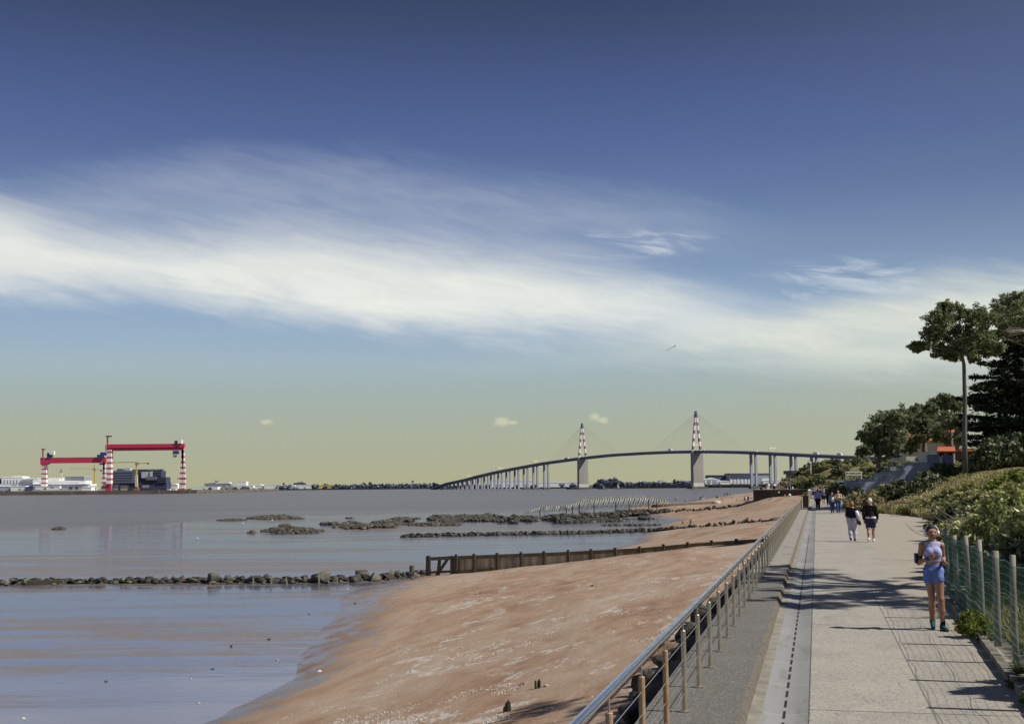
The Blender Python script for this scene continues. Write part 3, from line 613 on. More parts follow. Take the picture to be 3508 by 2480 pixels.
for u in (1551, 1566, 1627, 1706, 1788, 1866, 1949, 2027, 2110, 2193, 2275, 2358, 2440, 2525):
    p = gpt(u) + gn * .28; zt = float(gtop(u)) + (.16 if u > 1560 else .05); zb = ground_z(p[0], p[1]) - .6
    MB().box((p[0], p[1], (zt + zb) / 2), (.26, .22, zt - zb), gang + .1 * vnoise(u, 2), .94).build('post', 'groyne_post', groyne)
fr = []
for (u, v0, u2, v1, w) in ((1469, 1903, 1467, 1985, .36), (1508, 1906, 1501, 1982, .26), (1541, 1905, 1494, 1974, .24)):
    a, c = gpt(u) + gn * .1, gpt(u2) + gn * .1; MB().bar((*c, gz(u2, v1)), (*a, gz(u, v0)), w, w).build('frame_post', 'groyne_post', groyne)
for (u, v0, u2, v1) in ((1462, 1912, 1556, 1911), (1470, 1960, 1552, 1956)):
    a, c = gpt(u), gpt(u2); MB().bar((*a, gz(u, v0)), (*c, gz(u2, v1)), .15, .22).build('frame_rail', 'groyne_beam', groyne)
q = hit(1411, 1978); pst = MB(); hh = 38 * q.y / FOC
pst.lathe((0, 0, 0), [(.24, -.4), (.24, hh * .9), (.20, hh * .97), (.1, hh)], 9)
tag(pst.build('wooden_post', 'groyne_post'), 'short stubby wooden post between the boulders and the timber groyne', 'post').location = q
for u, v, lab in ((2366, 1790, 'thin dark stake in the wet sand behind the second boulder row'), (2339, 1791, 'shorter dark stake left of the thin one behind the second boulder row')):
    q = hit(u, v + 4); h_ = (14 if u > 2350 else 9) * q.y / FOC; bb = MB(); bb.box((0, 0, h_ / 2 - .1), (.28, .28, h_ + .2), .3, .8)
    tag(bb.build('stake', 'groyne_post'), lab, 'stake').location = q
# stone outfall in the far sand
mat('outfall_dark', (.07, .052, .035), (.12, .09, .06), .6, .9, bump=.4); mat('outfall_pale', (.52, .49, .43), (.42, .39, .34), .8, .8)
a, c, e = hit(2296, 1733), hit(2440, 1725), hit(2466, 1724)
root = empty('outfall_pipe', a, 'long low dark outfall pipe on the far sand with a pale end', 'pipe')
MB().tube([a + Vector((-6, 0, -.2)), a, c], [.75, .75, .7], 8).build('pipe_body', 'outfall_dark', root, smooth=True); MB().tube([c, e], [.74, .8], 8).build('pipe_end', 'outfall_pale', root, smooth=True)

# ================================================================== BOULDERS
def ico(sub):
    bm = bmesh.new(); bmesh.ops.create_icosphere(bm, subdivisions=sub, radius=1); bm.verts.ensure_lookup_table()
    V = np.array([v.co[:] for v in bm.verts]); F = np.array([[v.index for v in f.verts] for f in bm.faces]); bm.free(); return V, F
ICO1, ICO2, ICO3 = ico(1), ico(2), ico(3)
def rock_shape(seed, base=ICO3, planes=9):
    r = np.random.default_rng(seed); V = base[0].copy()
    for _ in range(planes):                               # hew flat faces
        n = r.normal(size=3); n /= np.linalg.norm(n); d = r.uniform(.28, .66); k = V @ n - d; V -= np.outer(np.clip(k, 0, None), n)
    N = np.array([vnoise(*(v * 2.3 + seed * 7)) for v in V]) * .10 + np.array([vnoise(*(v * 6 + seed)) for v in V]) * .04
    V = V * (1 + N)[:, None]; return V / np.abs(V).max(0) * np.array([1.0, .92, .95])
def rock_material(name, c1, c2, c3):
    m, nt, b = new_mat(name); co = nt.coord(); g = nt.n.new('ShaderNodeObjectInfo').outputs['Random']
    n = nt.noise(co, 1.6, 6, .65); n2 = nt.noise(co, 7, 5, .7); Z = nt.xyz(co)[2]
    col = nt.mix(nt.sstep(n, .35, .65), c1, c2); col = nt.mix(nt.math('MULTIPLY', nt.sstep(n2, .5, .7), .6), col, c3)
    hs = nt.n.new('ShaderNodeHueSaturation'); nt.put(hs.inputs['Value'], nt.math('MULTIPLY_ADD', g, .9, .55)); nt.put(hs.inputs['Color'], col)
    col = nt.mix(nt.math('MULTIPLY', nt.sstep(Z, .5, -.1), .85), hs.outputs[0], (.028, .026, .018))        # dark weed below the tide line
    nt.put(b.inputs['Base Color'], nt.dim(col, .8)); b.inputs['Roughness'].default_value = .85
    nt.put(b.inputs['Normal'], nt.bump(n2, .7, .12))
rock_material('boulder_rock', (.16, .145, .11), (.085, .078, .058), (.27, .25, .205))
rock_material('boulder_dark', (.055, .053, .045), (.095, .09, .072), (.20, .19, .16))
rock_material('boulder_grey', (.13, .13, .135), (.07, .07, .07), (.25, .24, .22))
rock_material('boulder_brown', (.24, .15, .085), (.13, .085, .055), (.30, .22, .15))
ROCKS = {}
for mname in ('boulder_rock', 'boulder_dark', 'boulder_grey', 'boulder_brown'):
    ROCKS[mname] = []
    for k_ in range(7):
        me = np_mesh('boulder', rock_shape(k_ * 13 + 5), ICO3[1]); me.materials.append(MATS[mname]); ROCKS[mname].append(me)
def boulder(pos, size, mname, label, group, flat=.75, sink=.3, name='boulder', cat='boulder'):
    o = bpy.data.objects.new(name, random.choice(ROCKS[mname])); COL.objects.link(o)
    sx, sy, sz = size * random.uniform(.8, 1.25), size * random.uniform(.75, 1.1), size * flat * random.uniform(.8, 1.2)
    o.location = (pos[0], pos[1], pos[2] + sz * (1 - sink * 2) * .62); o.scale = (sx, sy, sz); o.rotation_euler = (random.uniform(-.25, .25), random.uniform(-.25, .25), random.uniform(0, 6.28))
    return tag(o, label, cat, group)
# nearest row, across the mud to the timber groyne
lab = 'boulder in the nearest dark boulder row that crosses the wet mud to the timber groyne'; grp = 'boulders of the nearest row'
u = -30
while u < 1465:
    v = np.interp(u, [-30, 100, 300, 600, 900, 1100, 1250, 1350, 1460], [2004, 2004, 2000, 1998, 1997, 1996, 1991, 1983, 1973])
    big_ = np.interp(u, [-30, 30, 40, 230, 260, 520, 560, 700, 850, 1000, 1150, 1300, 1330, 1400, 1465], [20, 23, 18, 18, 15, 14, 20, 25, 28, 30, 30, 30, 30, 20, 17]) * random.uniform(.75, 1.25)
    q = hit(u, v + random.uniform(-5, 2)); sz = big_ * q.y / FOC
    dark = 400 < u < 1400 and random.random() < .8
    boulder(q, sz, 'boulder_dark' if dark else 'boulder_rock', lab, grp, random.uniform(.6, .95), .36)
    if random.random() < .35: q2 = hit(u + 7, v + 3); boulder(q2, sz * .5, 'boulder_rock', lab, grp, .7, .3)
    u += big_ * (random.uniform(.75, 1.3) if u > 560 else random.uniform(1.0, 1.7))
for u, v, sz, fl, la in ((90, 1990, 30, .42, 'largest flat slab boulder at the left end of the nearest row'), (188, 1984, 22, .55, 'second large pale slab boulder beside the largest one in the nearest row'), (47, 1988, 15, 1.0, 'pale upright boulder left of the largest slab in the nearest row'), (1337, 1976, 15, 1.7, 'tall pointed boulder at the right end of the nearest row by the groyne')):
    q = hit(u, v + 8); o = boulder(q, sz * q.y / FOC, 'boulder_rock', la, None, fl, .2)
q = hit(140, 2003); bb = MB(); bb.bar(q + Vector((-1.6, 0, .25)), q + Vector((2.0, .2, .2)), .35, .4)
tag(bb.build('driftwood_beam', 'groyne_post'), 'dark driftwood beam lying under the large slab boulders', 'driftwood')
for u, h_ in ((875, 21), (935, 30), (990, 22), (1100, 30), (1160, 22)):
    q = hit(u, 1998); hm = h_ * q.y / FOC; bb = MB(); bb.bar((0, 0, -.3), (random.uniform(-.12, .12), 0, hm), .15, .15, .1, .1)
    tag(bb.build('stake', 'fence_post'), 'short pale worn stake standing among the nearest row of boulders', 'stake', 'stakes among the boulders').location = q + Vector((0, -.9, 0))
# second row
lab = 'boulder in the second boulder row beyond the timber groyne'; grp = 'boulders of the second row'
u = 1375
while u < 2655:
    v = np.interp(u, [1375, 1500, 1700, 2000, 2200, 2350, 2500, 2660], [1842, 1836, 1833, 1829, 1820, 1810, 1797, 1782])
    big_ = np.interp(u, [1375, 1700, 2100, 2280, 2310, 2500, 2660], [7.5, 9.5, 8.5, 13, 10, 12.5, 13]) * random.uniform(.65, 1.3)
    q = hit(u, v + random.uniform(-2, 1.5)); boulder(q, big_ * q.y / FOC, random.choice(['boulder_dark', 'boulder_rock', 'boulder_dark']) if u < 2450 else 'boulder_grey', lab, grp, random.uniform(.6, 1.0), .28)
    u += big_ * random.uniform(.85, 1.6)
# third row, on the far sand
lab = 'boulder in the third and farthest boulder row below the bathers'; grp = 'boulders of the third row'
u = 2240
while u < 2545:
    v = np.interp(u, [2240, 2300, 2400, 2480, 2550], [1757, 1754, 1748, 1742, 1734]); big_ = 9 * random.uniform(.7, 1.3)
    q = hit(u, v + random.uniform(-2, 2)); boulder(q, big_ * q.y / FOC, random.choice(['boulder_dark', 'boulder_rock']), lab, grp, .85, .25); u += big_ * random.uniform(1.0, 1.6)
# riprap at the foot of the seawall
lab = 'boulder in the riprap along the foot of the seawall'; grp = 'riprap boulders under the railing'
s = 7.5
while s < 112:
    for t_, z_ in ((-3.4, -2.55), (-4.25, -2.9)):
        if s > 60 and t_ < -4: continue
        if s < 20 and t_ < -4 and random.random() < .4: continue
        sz = random.uniform(.42, .68) * (1 if s < 50 else 1.25); jj = random.uniform(-.25, .25)
        boulder(P(s + random.uniform(-.4, .4), t_ + jj, z_ - .1), sz, random.choices(['boulder_dark', 'boulder_grey', 'boulder_brown'], [5, 3, 2])[0], lab, grp, .8, .3)
    s += 1.3 * (1 if s < 40 else 2.3)
o = boulder(hit(2215, 2390) + Vector((.15, .3, .1)), .62, 'boulder_brown', 'orange brown boulder beside the second rusty railing post', None, .8, .1)
for u, v, sz, mn, la in ((1217, 2069, 6, 'boulder_dark', 'small black stone on the sand just below the groyne end'), (1058, 2105, 5, 'boulder_dark', 'dark stone in the wet mud nearest the waterline'), (792, 2218, 8, 'boulder_dark', 'dark weedy stone in the middle of the near mud'), (920, 2193, 9, 'boulder_dark', 'flat dark stone in the near mud close to the waterline'),
                         (726, 2296, 8, 'boulder_dark', 'dark round stone on a mud ripple in the near pool'), (365, 2336, 7, 'boulder_dark', 'lone dark stone in the near pool at the left'), (1090, 2305, 10, 'shell', 'large pale stone on the edge of the wet sand'), (681, 2411, 8, 'shell', 'white stone in the nearest pool'),
                         (948, 2261, 7, 'shell', 'pale stone beside a dark one near the waterline'), (82, 2468, 9, 'shell', 'pale stone at the bottom left of the mud'), (654, 2326, 6, 'shell', 'small pale stone below the mud ripple'), (1582, 2222, 9, 'shell', 'pale pink stone on the dry sand slope'), (1440, 2328, 6, 'boulder_grey', 'grey stone at the tip of a shell drift'),
                         (1532, 2194, 6, 'shell', 'small pale stone above the pink one on the sand'), (1270, 2260, 5, 'shell', 'tiny white stone on the brown sand'), (1542, 2299, 5, 'boulder_dark', 'tiny dark stone on the mid beach'), (1888, 2436, 10, 'shell', 'speckled pale stone right of the black stump'), (2027, 2006, 5, 'boulder_dark', 'small dark stone below the timber groyne'),
                         (1790, 2352, 13, 'boulder_grey', 'rounded grey stone leaning on the twin stumps'), (1870, 2350, 10, 'shell', 'bright white stone right of the twin stumps'), (1191, 2018, 5, 'shell', 'white stone at the foot of the nearest boulder row')):
    q = hit(u, v)
    if mn == 'shell':
        if 'shell_stone' not in MATS:
            mat('shell_stone', (.58, .54, .46), (.44, .38, .31), 4, .8); ROCKS['shell'] = []
            for k_ in range(3): me = np_mesh('stone', rock_shape(200 + k_), ICO3[1], True); me.materials.append(MATS['shell_stone']); ROCKS['shell'].append(me)
    boulder(q, sz * q.y / FOC, mn, la, None, .62, .3, 'stone', 'stone')
mat('rotten_stump', (.014, .015, .008), (.045, .05, .02), 6, .95, bump=1, bscale=20, stretch=(1, 1, .2))
def stump(u, v, px, cols, label):
    q = hit(u, v); k_ = q.y / FOC; bb = MB()
    for dx, w, h_, ln in cols:
        bb.bar((dx * k_, 0, -.2), (dx * k_ + ln * k_, .02, h_ * k_ * .8), w * k_, w * k_ * .9, w * k_ * .8, w * k_ * .7); bb.bar((dx * k_ + ln * k_, .02, h_ * k_ * .8), (dx * k_ + ln * 1.2 * k_, .02, h_ * k_), w * k_ * .8, w * k_ * .7, w * k_ * .15, w * k_ * .2)
    tag(bb.build('wooden_stump', 'rotten_stump'), label, 'stump').location = q
stump(1738, 2440, 38, [(-10, 10, 16, 2), (-3, 11, 30, 1), (5, 9, 38, -1), (9, 6, 30, 0)], 'jagged black rotten stump on the shell drift, nearest the camera')
stump(1840, 2363, 28, [(-5, 9, 26, 0), (6, 11, 30, 1)], 'pair of mossy rotten stumps beside a grey stone')

def leaf_quads(C, size, r, aspect=.5, flat=0.0):
    """a small pointed leaf (4 corners) at every point of C, turned at random"""
    n = len(C); sz = size * r.uniform(.6, 1.35, n)[:, None]
    a = r.normal(size=(n, 3)); a[:, 2] *= (1 - flat); a /= np.linalg.norm(a, axis=1)[:, None]
    b = r.normal(size=(n, 3)); b[:, 2] *= (1 - flat * .6); b -= a * (a * b).sum(1)[:, None]; b /= np.linalg.norm(b, axis=1)[:, None] + 1e-9
    V = np.stack([C - a * sz, C + b * sz * aspect, C + a * sz, C - b * sz * aspect], 1).reshape(-1, 3)
    return V, np.arange(4 * n).reshape(n, 4)
# broken shells lie in drifts on the sand: uncountable
def shells():
    r = np.random.default_rng(15); n = 800000; y = 34 + 96 * r.random(n) ** 1.7; x = r.uniform(-12, 24, n); s_, t_ = x * PD[0] + y * PD[1], x * PN[0] + y * PN[1]
    z = sand_z(x, y); d = fbm2(t_, s_, .20, .13, 33, 3) + .55 * fbm2(t_, s_, 1.3, .7, 44, 3); k = (t_ < -4.2) & (z > -5.7) & (r.random(n) < np.clip((d - .24) * 3.2, .0015, 1) * np.clip((125 - y) / 60, .12, 1)); x, y, z = x[k], y[k], z[k]
    C = np.stack([x, y, z + .03 + fbm2(x, y, .25, .12, 3) * .10 + fbm2(x, y, 1.3, .7, 9) * .025], 1); V, F = leaf_quads(C, .018, r, .7, .5); mat('shell_chip', (.72, .70, .66), (.56, .53, .48), 2, .7)
    tag(tag(link('shell_drift', np_mesh('shell_drift', V, F), 'shell_chip'), kind='stuff'), 'white broken shells scattered in drifts over the sand', 'shells')
shells()
# seaweed and oyster covered rubble: uncountable
def rubble(name, patches, m):
    r = np.random.default_rng(11); shapes = [rock_shape(300 + k_, ICO1, 5) for k_ in range(10)]; VV = []; FF = []; n = 0
    for (u0, u1, v0, v1, hmax, dens) in patches:
        uc, vc = (u0 + u1) / 2, v1; q0_, q1_ = hit(u0, vc), hit(u1, vc); qn = hit(uc, v1)
        far_ = hit(uc, v0 + (v1 - v0) * .45); depth = max(2.5, min(far_.y - qn.y, 60)); wid = (q1_ - q0_).length
        cnt = int(min(2600, max(14, wid * depth * dens))); cy = qn.y + depth / 2
        for _ in range(cnt):
            a = r.uniform(0, 6.28); rr = math.sqrt(r.random()); ey = cy + math.sin(a) * rr * depth / 2; un = uc + math.cos(a) * rr * (u1 - u0) / 2
            d = ray(un, 1750); ex_ = d[0] / d[1] * ey; k_ = 1 - rr * rr
            if fbm2(np.array([ex_]), np.array([ey]), .13, .07, 77, 3)[0] < -.22 + .25 * rr: continue
            sz = r.uniform(.18, .5) * (1.0 + .5 * k_); z = ground_z(ex_, ey) + hmax * .95 * min(k_, .6) * (.6 + .8 * r.random()) * max(0, .5 + fbm2(np.array([ex_]), np.array([ey]), .2, .1, 50, 2)[0])
            S_ = shapes[r.integers(10)] * np.array([sz * 1.3, sz * 1.1, sz * .75]); c_, s_ = math.cos(a * 3), math.sin(a * 3)
            S_ = np.stack([S_[:, 0] * c_ - S_[:, 1] * s_, S_[:, 0] * s_ + S_[:, 1] * c_, S_[:, 2]], 1) + np.array([ex_, ey, z])
            VV.append(S_); FF.append(ICO1[1] + n); n += len(S_)
    o = link(name, np_mesh(name, np.concatenate(VV), np.concatenate(FF)), m); return tag(o, kind='stuff')
def reef_material(name, c1, c2, c3):
    m, nt, b = new_mat(name); co = nt.coord(); ri = nt.n.new('ShaderNodeNewGeometry').outputs['Random Per Island']
    col = nt.mix(ri, c1, c2); col = nt.mix(nt.sstep(ri, .86, .93), col, c3); col = nt.mix(nt.math('MULTIPLY', nt.noise(co, 2, 4), .6), col, c1)
    nt.put(b.inputs['Base Color'], nt.dim(col, .85)); b.inputs['Roughness'].default_value = .8
reef_material('oyster_reef', (.045, .040, .030), (.095, .082, .056), (.19, .165, .12)); reef_material('weedy_rubble', (.022, .022, .017), (.060, .053, .036), (.23, .195, .14))
o = rubble('oyster_reef', [(740, 845, 1775, 1784, .3, 1.6), (850, 1030, 1760, 1780, 1.0, 1.6), (1030, 1140, 1771, 1779, .3, 1.3), (1172, 1222, 1773, 1777, .2, 1), (860, 883, 1795, 1802, .4, 2), (957, 1005, 1796, 1804, .4, 2), (894, 1116, 1801, 1828, .9, 1.6),
    (1096, 1155, 1791, 1801, .4, 1.6), (848, 880, 1820, 1827, .3, 1.6), (1175, 1245, 1787, 1792, .3, 1.4), (1142, 1364, 1782, 1816, .9, 1.8), (1270, 1400, 1772, 1800, .9, 1.6), (1318, 1440, 1766, 1793, 1.0, 1.6), (1420, 1580, 1756, 1786, 1.2, 1.5), (1500, 1720, 1749, 1781, 1.4, 1.4), (1375, 1700, 1784, 1800, .4, 1.2), (183, 222, 1807, 1815, .35, 1.6), (170, 186, 1779, 1782, .2, 1), (2056, 2276, 1795, 1802, .25, .8), (1560, 1720, 1756, 1790, .9, 1.0), (1080, 1210, 1786, 1800, .5, 1.4), (1640, 1770, 1766, 1797, 1.0, 1.4), (1400, 1520, 1778, 1794, .6, 1.2), (1000, 1100, 1772, 1780, .3, 1.2)], 'oyster_reef')
tag(o, 'brown oyster covered rubble lying in the shallow pools', 'rubble')
o = rubble('weedy_rubble', [(1680, 1880, 1748, 1797, 1.6, 1.7), (1830, 2080, 1744, 1792, 2.0, 1.8), (1950, 2200, 1744, 1786, 2.2, 1.8), (2080, 2290, 1738, 1772, 2.0, 1.8), (1920, 1960, 1780, 1792, .6, 2), (2150, 2240, 1768, 1782, .5, 1.4), (2240, 2300, 1742, 1756, .6, 1.2)], 'weedy_rubble')
tag(o, 'dark weed covered rubble bank in front of the rib sculpture', 'rubble')

def ridge(name, pts, width, hmax, dens, m, label, seed, smin_, smax_):
    """low jumble of small stones that joins the boulders of a row"""
    r = np.random.default_rng(seed); shapes = [rock_shape(400 + k_, ICO1, 5) for k_ in range(8)]; VV = []; FF = []; n = 0
    P3 = [hit(u, v) for u, v in pts]
    for a_, b_ in zip(P3[:-1], P3[1:]):
        for _ in range(int((b_ - a_).length * dens)):
            k_ = r.random(); x = a_.x + (b_.x - a_.x) * k_ + r.normal() * width * .3; y = a_.y + (b_.y - a_.y) * k_ + r.normal() * width * .5; sz = r.uniform(smin_, smax_); S_ = shapes[r.integers(8)] * np.array([sz * 1.2, sz, sz * .75])
            S_ = S_ + np.array([x, y, ground_z(x, y) + sz * .2 + hmax * r.random() ** 2]); VV.append(S_); FF.append(ICO1[1] + n); n += len(S_)
    o = link(name, np_mesh(name, np.concatenate(VV), np.concatenate(FF)), m); return tag(tag(o, kind='stuff'), label, 'rubble')
ridge('ridge_rubble', [(-30, 2000), (100, 2000), (300, 1998), (600, 1997), (900, 1995), (1100, 1993), (1250, 1988), (1350, 1980), (1465, 1971)], .9, .35, 16, 'weedy_rubble', 'low weedy rubble joining the nearest boulder row', 41, .12, .38)
ridge('ridge_rubble', [(1375, 1840), (1500, 1835), (1700, 1831), (2000, 1827), (2200, 1818), (2330, 1810)], 1.2, .35, 12, 'weedy_rubble', 'low weedy rubble joining the second boulder row', 42, .15, .42)
# ================================================================== RIB SCULPTURE (a plain stand-in: a long row of pale hoops along a keel)
mat('rib_pale', (.50, .50, .44), (.26, .26, .21), .6, .6); mat('rib_green', (.13, .145, .085), (.08, .085, .05), .7, .75); mat('rib_post', (.07, .06, .05), (.04, .035, .03), 1, .8)
prof = [(1800, 1752, 1762), (1835, 1738, 1758), (1860, 1732, 1757), (1900, 1729, 1756), (1950, 1727, 1754), (1975, 1716, 1752), (2010, 1710, 1750), (2050, 1705, 1748), (2100, 1703, 1745), (2160, 1702, 1743), (2220, 1701, 1742), (2255, 1704, 1741), (2275, 1710, 1740), (2292, 1717, 1738)]
pu = [p[0] for p in prof]; YR = lambda u: np.interp(u, [1800, 2292], [356, 384])
sk = empty('rib_sculpture', at(2050, 1747, YR(2050)), 'long curving row of pale metal ribs on posts, standing on the rocky foreshore', 'sculpture')
spine = [Vector(at(u, float(np.interp(u, pu, [p[1] for p in prof])) + 5, YR(u))) for u in range(1802, 2293, 10)]
MB().tube(spine, [.12 + .20 * math.sin(math.pi * i / (len(spine) - 1)) for i in range(len(spine))], 6).build('spine', 'rib_green', sk)
for i, u in enumerate(np.linspace(1806, 2288, 58)):
    vt = float(np.interp(u, pu, [p[1] for p in prof])); vb = float(np.interp(u, pu, [p[2] for p in prof])); Y = YR(u)
    tp = Vector(at(u, vt + 5, Y)); k_ = Y / FOC; rr = (vb - vt - 5) * k_ * .5; m_ = 'rib_pale' if (u > 1960) else random.choice(['rib_green', 'rib_pale'])
    for sgn in (-1, 1):
        pts = []
        for a in np.linspace(0, 2.45, 7):
            pts.append(tp + Vector((-(1 - math.cos(a)) * rr * .55, sgn * math.sin(a) * rr * .95, -(1 - math.cos(a)) * rr * .98)))
        MB().tube(pts, [.15, .15, .14, .13, .11, .09, .05], 5).build('rib', m_, sk) if sgn < 0 or i % 2 == 0 else None
    if 1960 < u < 2285 and i % 1 == 0:
        h_ = 1.0 if u > 2080 else .8; MB().bar(tp + Vector((.25, 0, -.1)), tp + Vector((-.35, 0, h_)), .34, .5, .26, .2).build('fin', 'rib_pale', sk) if len([c for c in sk.children if c.name.startswith('fin')]) < 40 else None
for u in (1850, 1940, 1961, 1985, 2035, 2109, 2155, 2250, 2222):
    Y = YR(u) - 1; vt = float(np.interp(u, pu, [p[1] for p in prof])) + 10; q = at(u, vt, Y); z0 = ground_z(q[0], q[1])
    MB().tube([(q[0], q[1], z0 - .3), (q[0], q[1], q[2])], .17, 6).build('support_post', 'rib_post', sk)
# ================================================================== THE BRIDGE
def stripes(name, ca, cb, period, duty, off=0.0, rough=.6):
    m, nt, b = new_mat(name); z = nt.xyz(nt.coord())[2]; n = nt.noise(nt.coord(), .12, 4)
    f = nt.math('LESS_THAN', nt.math('FRACT', nt.math('DIVIDE', nt.math('SUBTRACT', z, off), period)), duty)
    nt.put(b.inputs['Base Color'], nt.mix(nt.math('MULTIPLY', n, .25), nt.mix(f, ca, cb), (.30, .30, .32))); b.inputs['Roughness'].default_value = rough
    return m
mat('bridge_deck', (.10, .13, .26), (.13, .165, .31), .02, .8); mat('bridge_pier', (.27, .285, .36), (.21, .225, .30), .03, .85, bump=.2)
mat('pylon_shaft', (.34, .315, .30), (.28, .26, .25), .05, .85, stretch=(1, 1, .2), bump=.3); mat('shaft_foot', (.50, .49, .45), (.40, .39, .36), .1, .85); mat('footing', (.10, .095, .09), (.07, .066, .062), .1, .9)
mat('pylon_cap', (.05, .055, .12), (.04, .04, .10), .1, .7); mat('stay', (.46, .41, .29), (.42, .37, .27), .1, .6); mat('gantry_sign', (.72, .62, .36), (.6, .5, .28), .2, .6)
BE = np.array([.4259, -.8789]); BA = np.array([.8789, .4259]); B0 = at(2387, 1600, 2091)[:2]
def bk(u):
    d = ray(u, 1600); r = d[0] / d[1]; return (r * B0[1] - B0[0]) / (BE[0] - r * BE[1])
def bp(k, a=0.0): return B0 + BE * k + BA * a
DK = [(1484, 1674.5), (1534, 1655), (1600, 1641), (1644, 1629), (1700, 1616), (1766, 1603), (1866, 1585), (1976, 1570), (2050, 1561.5), (2100, 1556.5), (2215, 1549.5), (2300, 1546), (2387, 1544.5), (2460, 1545), (2546, 1546.5), (2712, 1554), (2836, 1560), (2998, 1566.5), (3080, 1570)]
dk_k = np.array([bk(u) for u, v in DK]); dk_z = np.array([at(u, v, bp(bk(u))[1])[2] for u, v in DK])
def bz(k): return float(np.interp(k, dk_k, dk_z))
bridge = empty('bridge', (*bp(0), SEA_Z), 'long cable stayed road bridge with two red and white pylons rising over the estuary', 'bridge')
kk = np.linspace(dk_k[0], dk_k[-1], 70); b = MB(); vs = []; fs = []
for k in kk:
    z = bz(k)
    for a, dz in ((-7.5, 0), (7.5, 0), (7.5, -1.0), (4.2, -4.0), (-4.2, -4.0), (-7.5, -1.0)): q = bp(k, a); vs.append((*q, z + dz))
for i in range(len(kk) - 1):
    for j in range(6): fs.append((i * 6 + j, i * 6 + (j + 1) % 6, i * 6 + 6 + (j + 1) % 6, i * 6 + 6 + j))
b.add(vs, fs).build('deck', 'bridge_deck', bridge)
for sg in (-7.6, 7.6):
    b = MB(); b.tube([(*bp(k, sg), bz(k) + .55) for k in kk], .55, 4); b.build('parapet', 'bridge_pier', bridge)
for u in (1871, 1834, 1801, 1770, 1741, 1713, 1688, 1665, 1644, 1625, 1607, 1591, 1576, 1562, 1549, 1537, 1526, 1516, 2582, 2648, 2719, 2790, 2861):
    k = bk(u); z = bz(k) - 3.8; h_ = z - SEA_Z + 1
    for a in (-5.0, 4.4):
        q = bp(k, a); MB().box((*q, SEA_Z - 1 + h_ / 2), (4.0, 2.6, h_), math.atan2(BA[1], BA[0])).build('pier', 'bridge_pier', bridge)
    if u in (1871, 1834, 1801, 2582, 2648): MB().box((*bp(k, 0), SEA_Z + 1.6), (17, 7, 4.6), math.atan2(BA[1], BA[0]), .97).build('pier_footing', 'footing', bridge)
stripes('pylon_stripe', (.21, .06, .10), (.74, .73, .72), 13.4, .58, 4.0)
for u_p, u_a, v_a in ((2388, 2382, 1408), (1996, 1991, 1450)):
    k = bk(u_p); z = bz(k); zt = float(at(u_a, v_a, bp(k)[1])[2]); ang_ = math.atan2(BA[1], BA[0]); b = MB()
    b.box((*bp(k), (z - 4.2 + SEA_Z + 9) / 2), (20.5, 8, z - 4.2 - SEA_Z - 9), ang_, .97); b.build('pylon_shaft', 'pylon_shaft', bridge)
    MB().box((*bp(k), SEA_Z + 5.5), (21.5, 9, 8), ang_).build('shaft_foot', 'shaft_foot', bridge)
    MB().box((*bp(k), SEA_Z + 1.1), (32, 16, 5), ang_, .98).build('pylon_footing', 'footing', bridge)
    for sg in (-1, 1): MB().bar((*bp(k, sg * 8.4), z - 4), (*bp(k, sg * 1.15), zt - 6.5), 3.4, 3.0, 2.3, 2.4).build('pylon_leg', 'pylon_stripe', bridge)
    MB().box((*bp(k), zt - 4.4), (5.0, 3.6, 9.0), ang_, .6).build('pylon_cap', 'pylon_cap', bridge)
    MB().bar((*bp(k, -7), z + 10.5), (*bp(k, 7), z + 10.5), 1.6, 1.8).build('cross_beam', 'gantry_sign', bridge)
    for sg in (-1, 1):
        for j in range(9):
            kc = k + sg * (24 + 15.5 * j); MB().tube([(*bp(k), zt - 3 - (8 - j) * 1.1), (*bp(kc), bz(kc))], .12, 4, cap=False).build('stay_cable', 'stay', bridge)
for u in (1606, 1715, 1836, 2648):
    k = bk(u); z = bz(k); b = MB()
    for a in (-7.4, 7.4): b.box((*bp(k, a), z + 3.2), (.7, .7, 6.4))
    b.bar((*bp(k, -7.4), z + 6.6), (*bp(k, 7.4), z + 6.6), 1.0, 1.3)
    for a in (-5, -1.8, 1.8, 5): b.box((*bp(k, a), z + 7.6), (2.2, .5, 1.6), math.atan2(BA[1], BA[0]))
    b.build('sign_gantry', 'gantry_sign', bridge)
mat('van_white', (.78, .78, .76), (.70, .70, .68), 1, .5); mat('van_dark', (.05, .06, .10), (.04, .04, .06), 1, .5); mat('tyre', (.02, .02, .02), None, 3, .9)
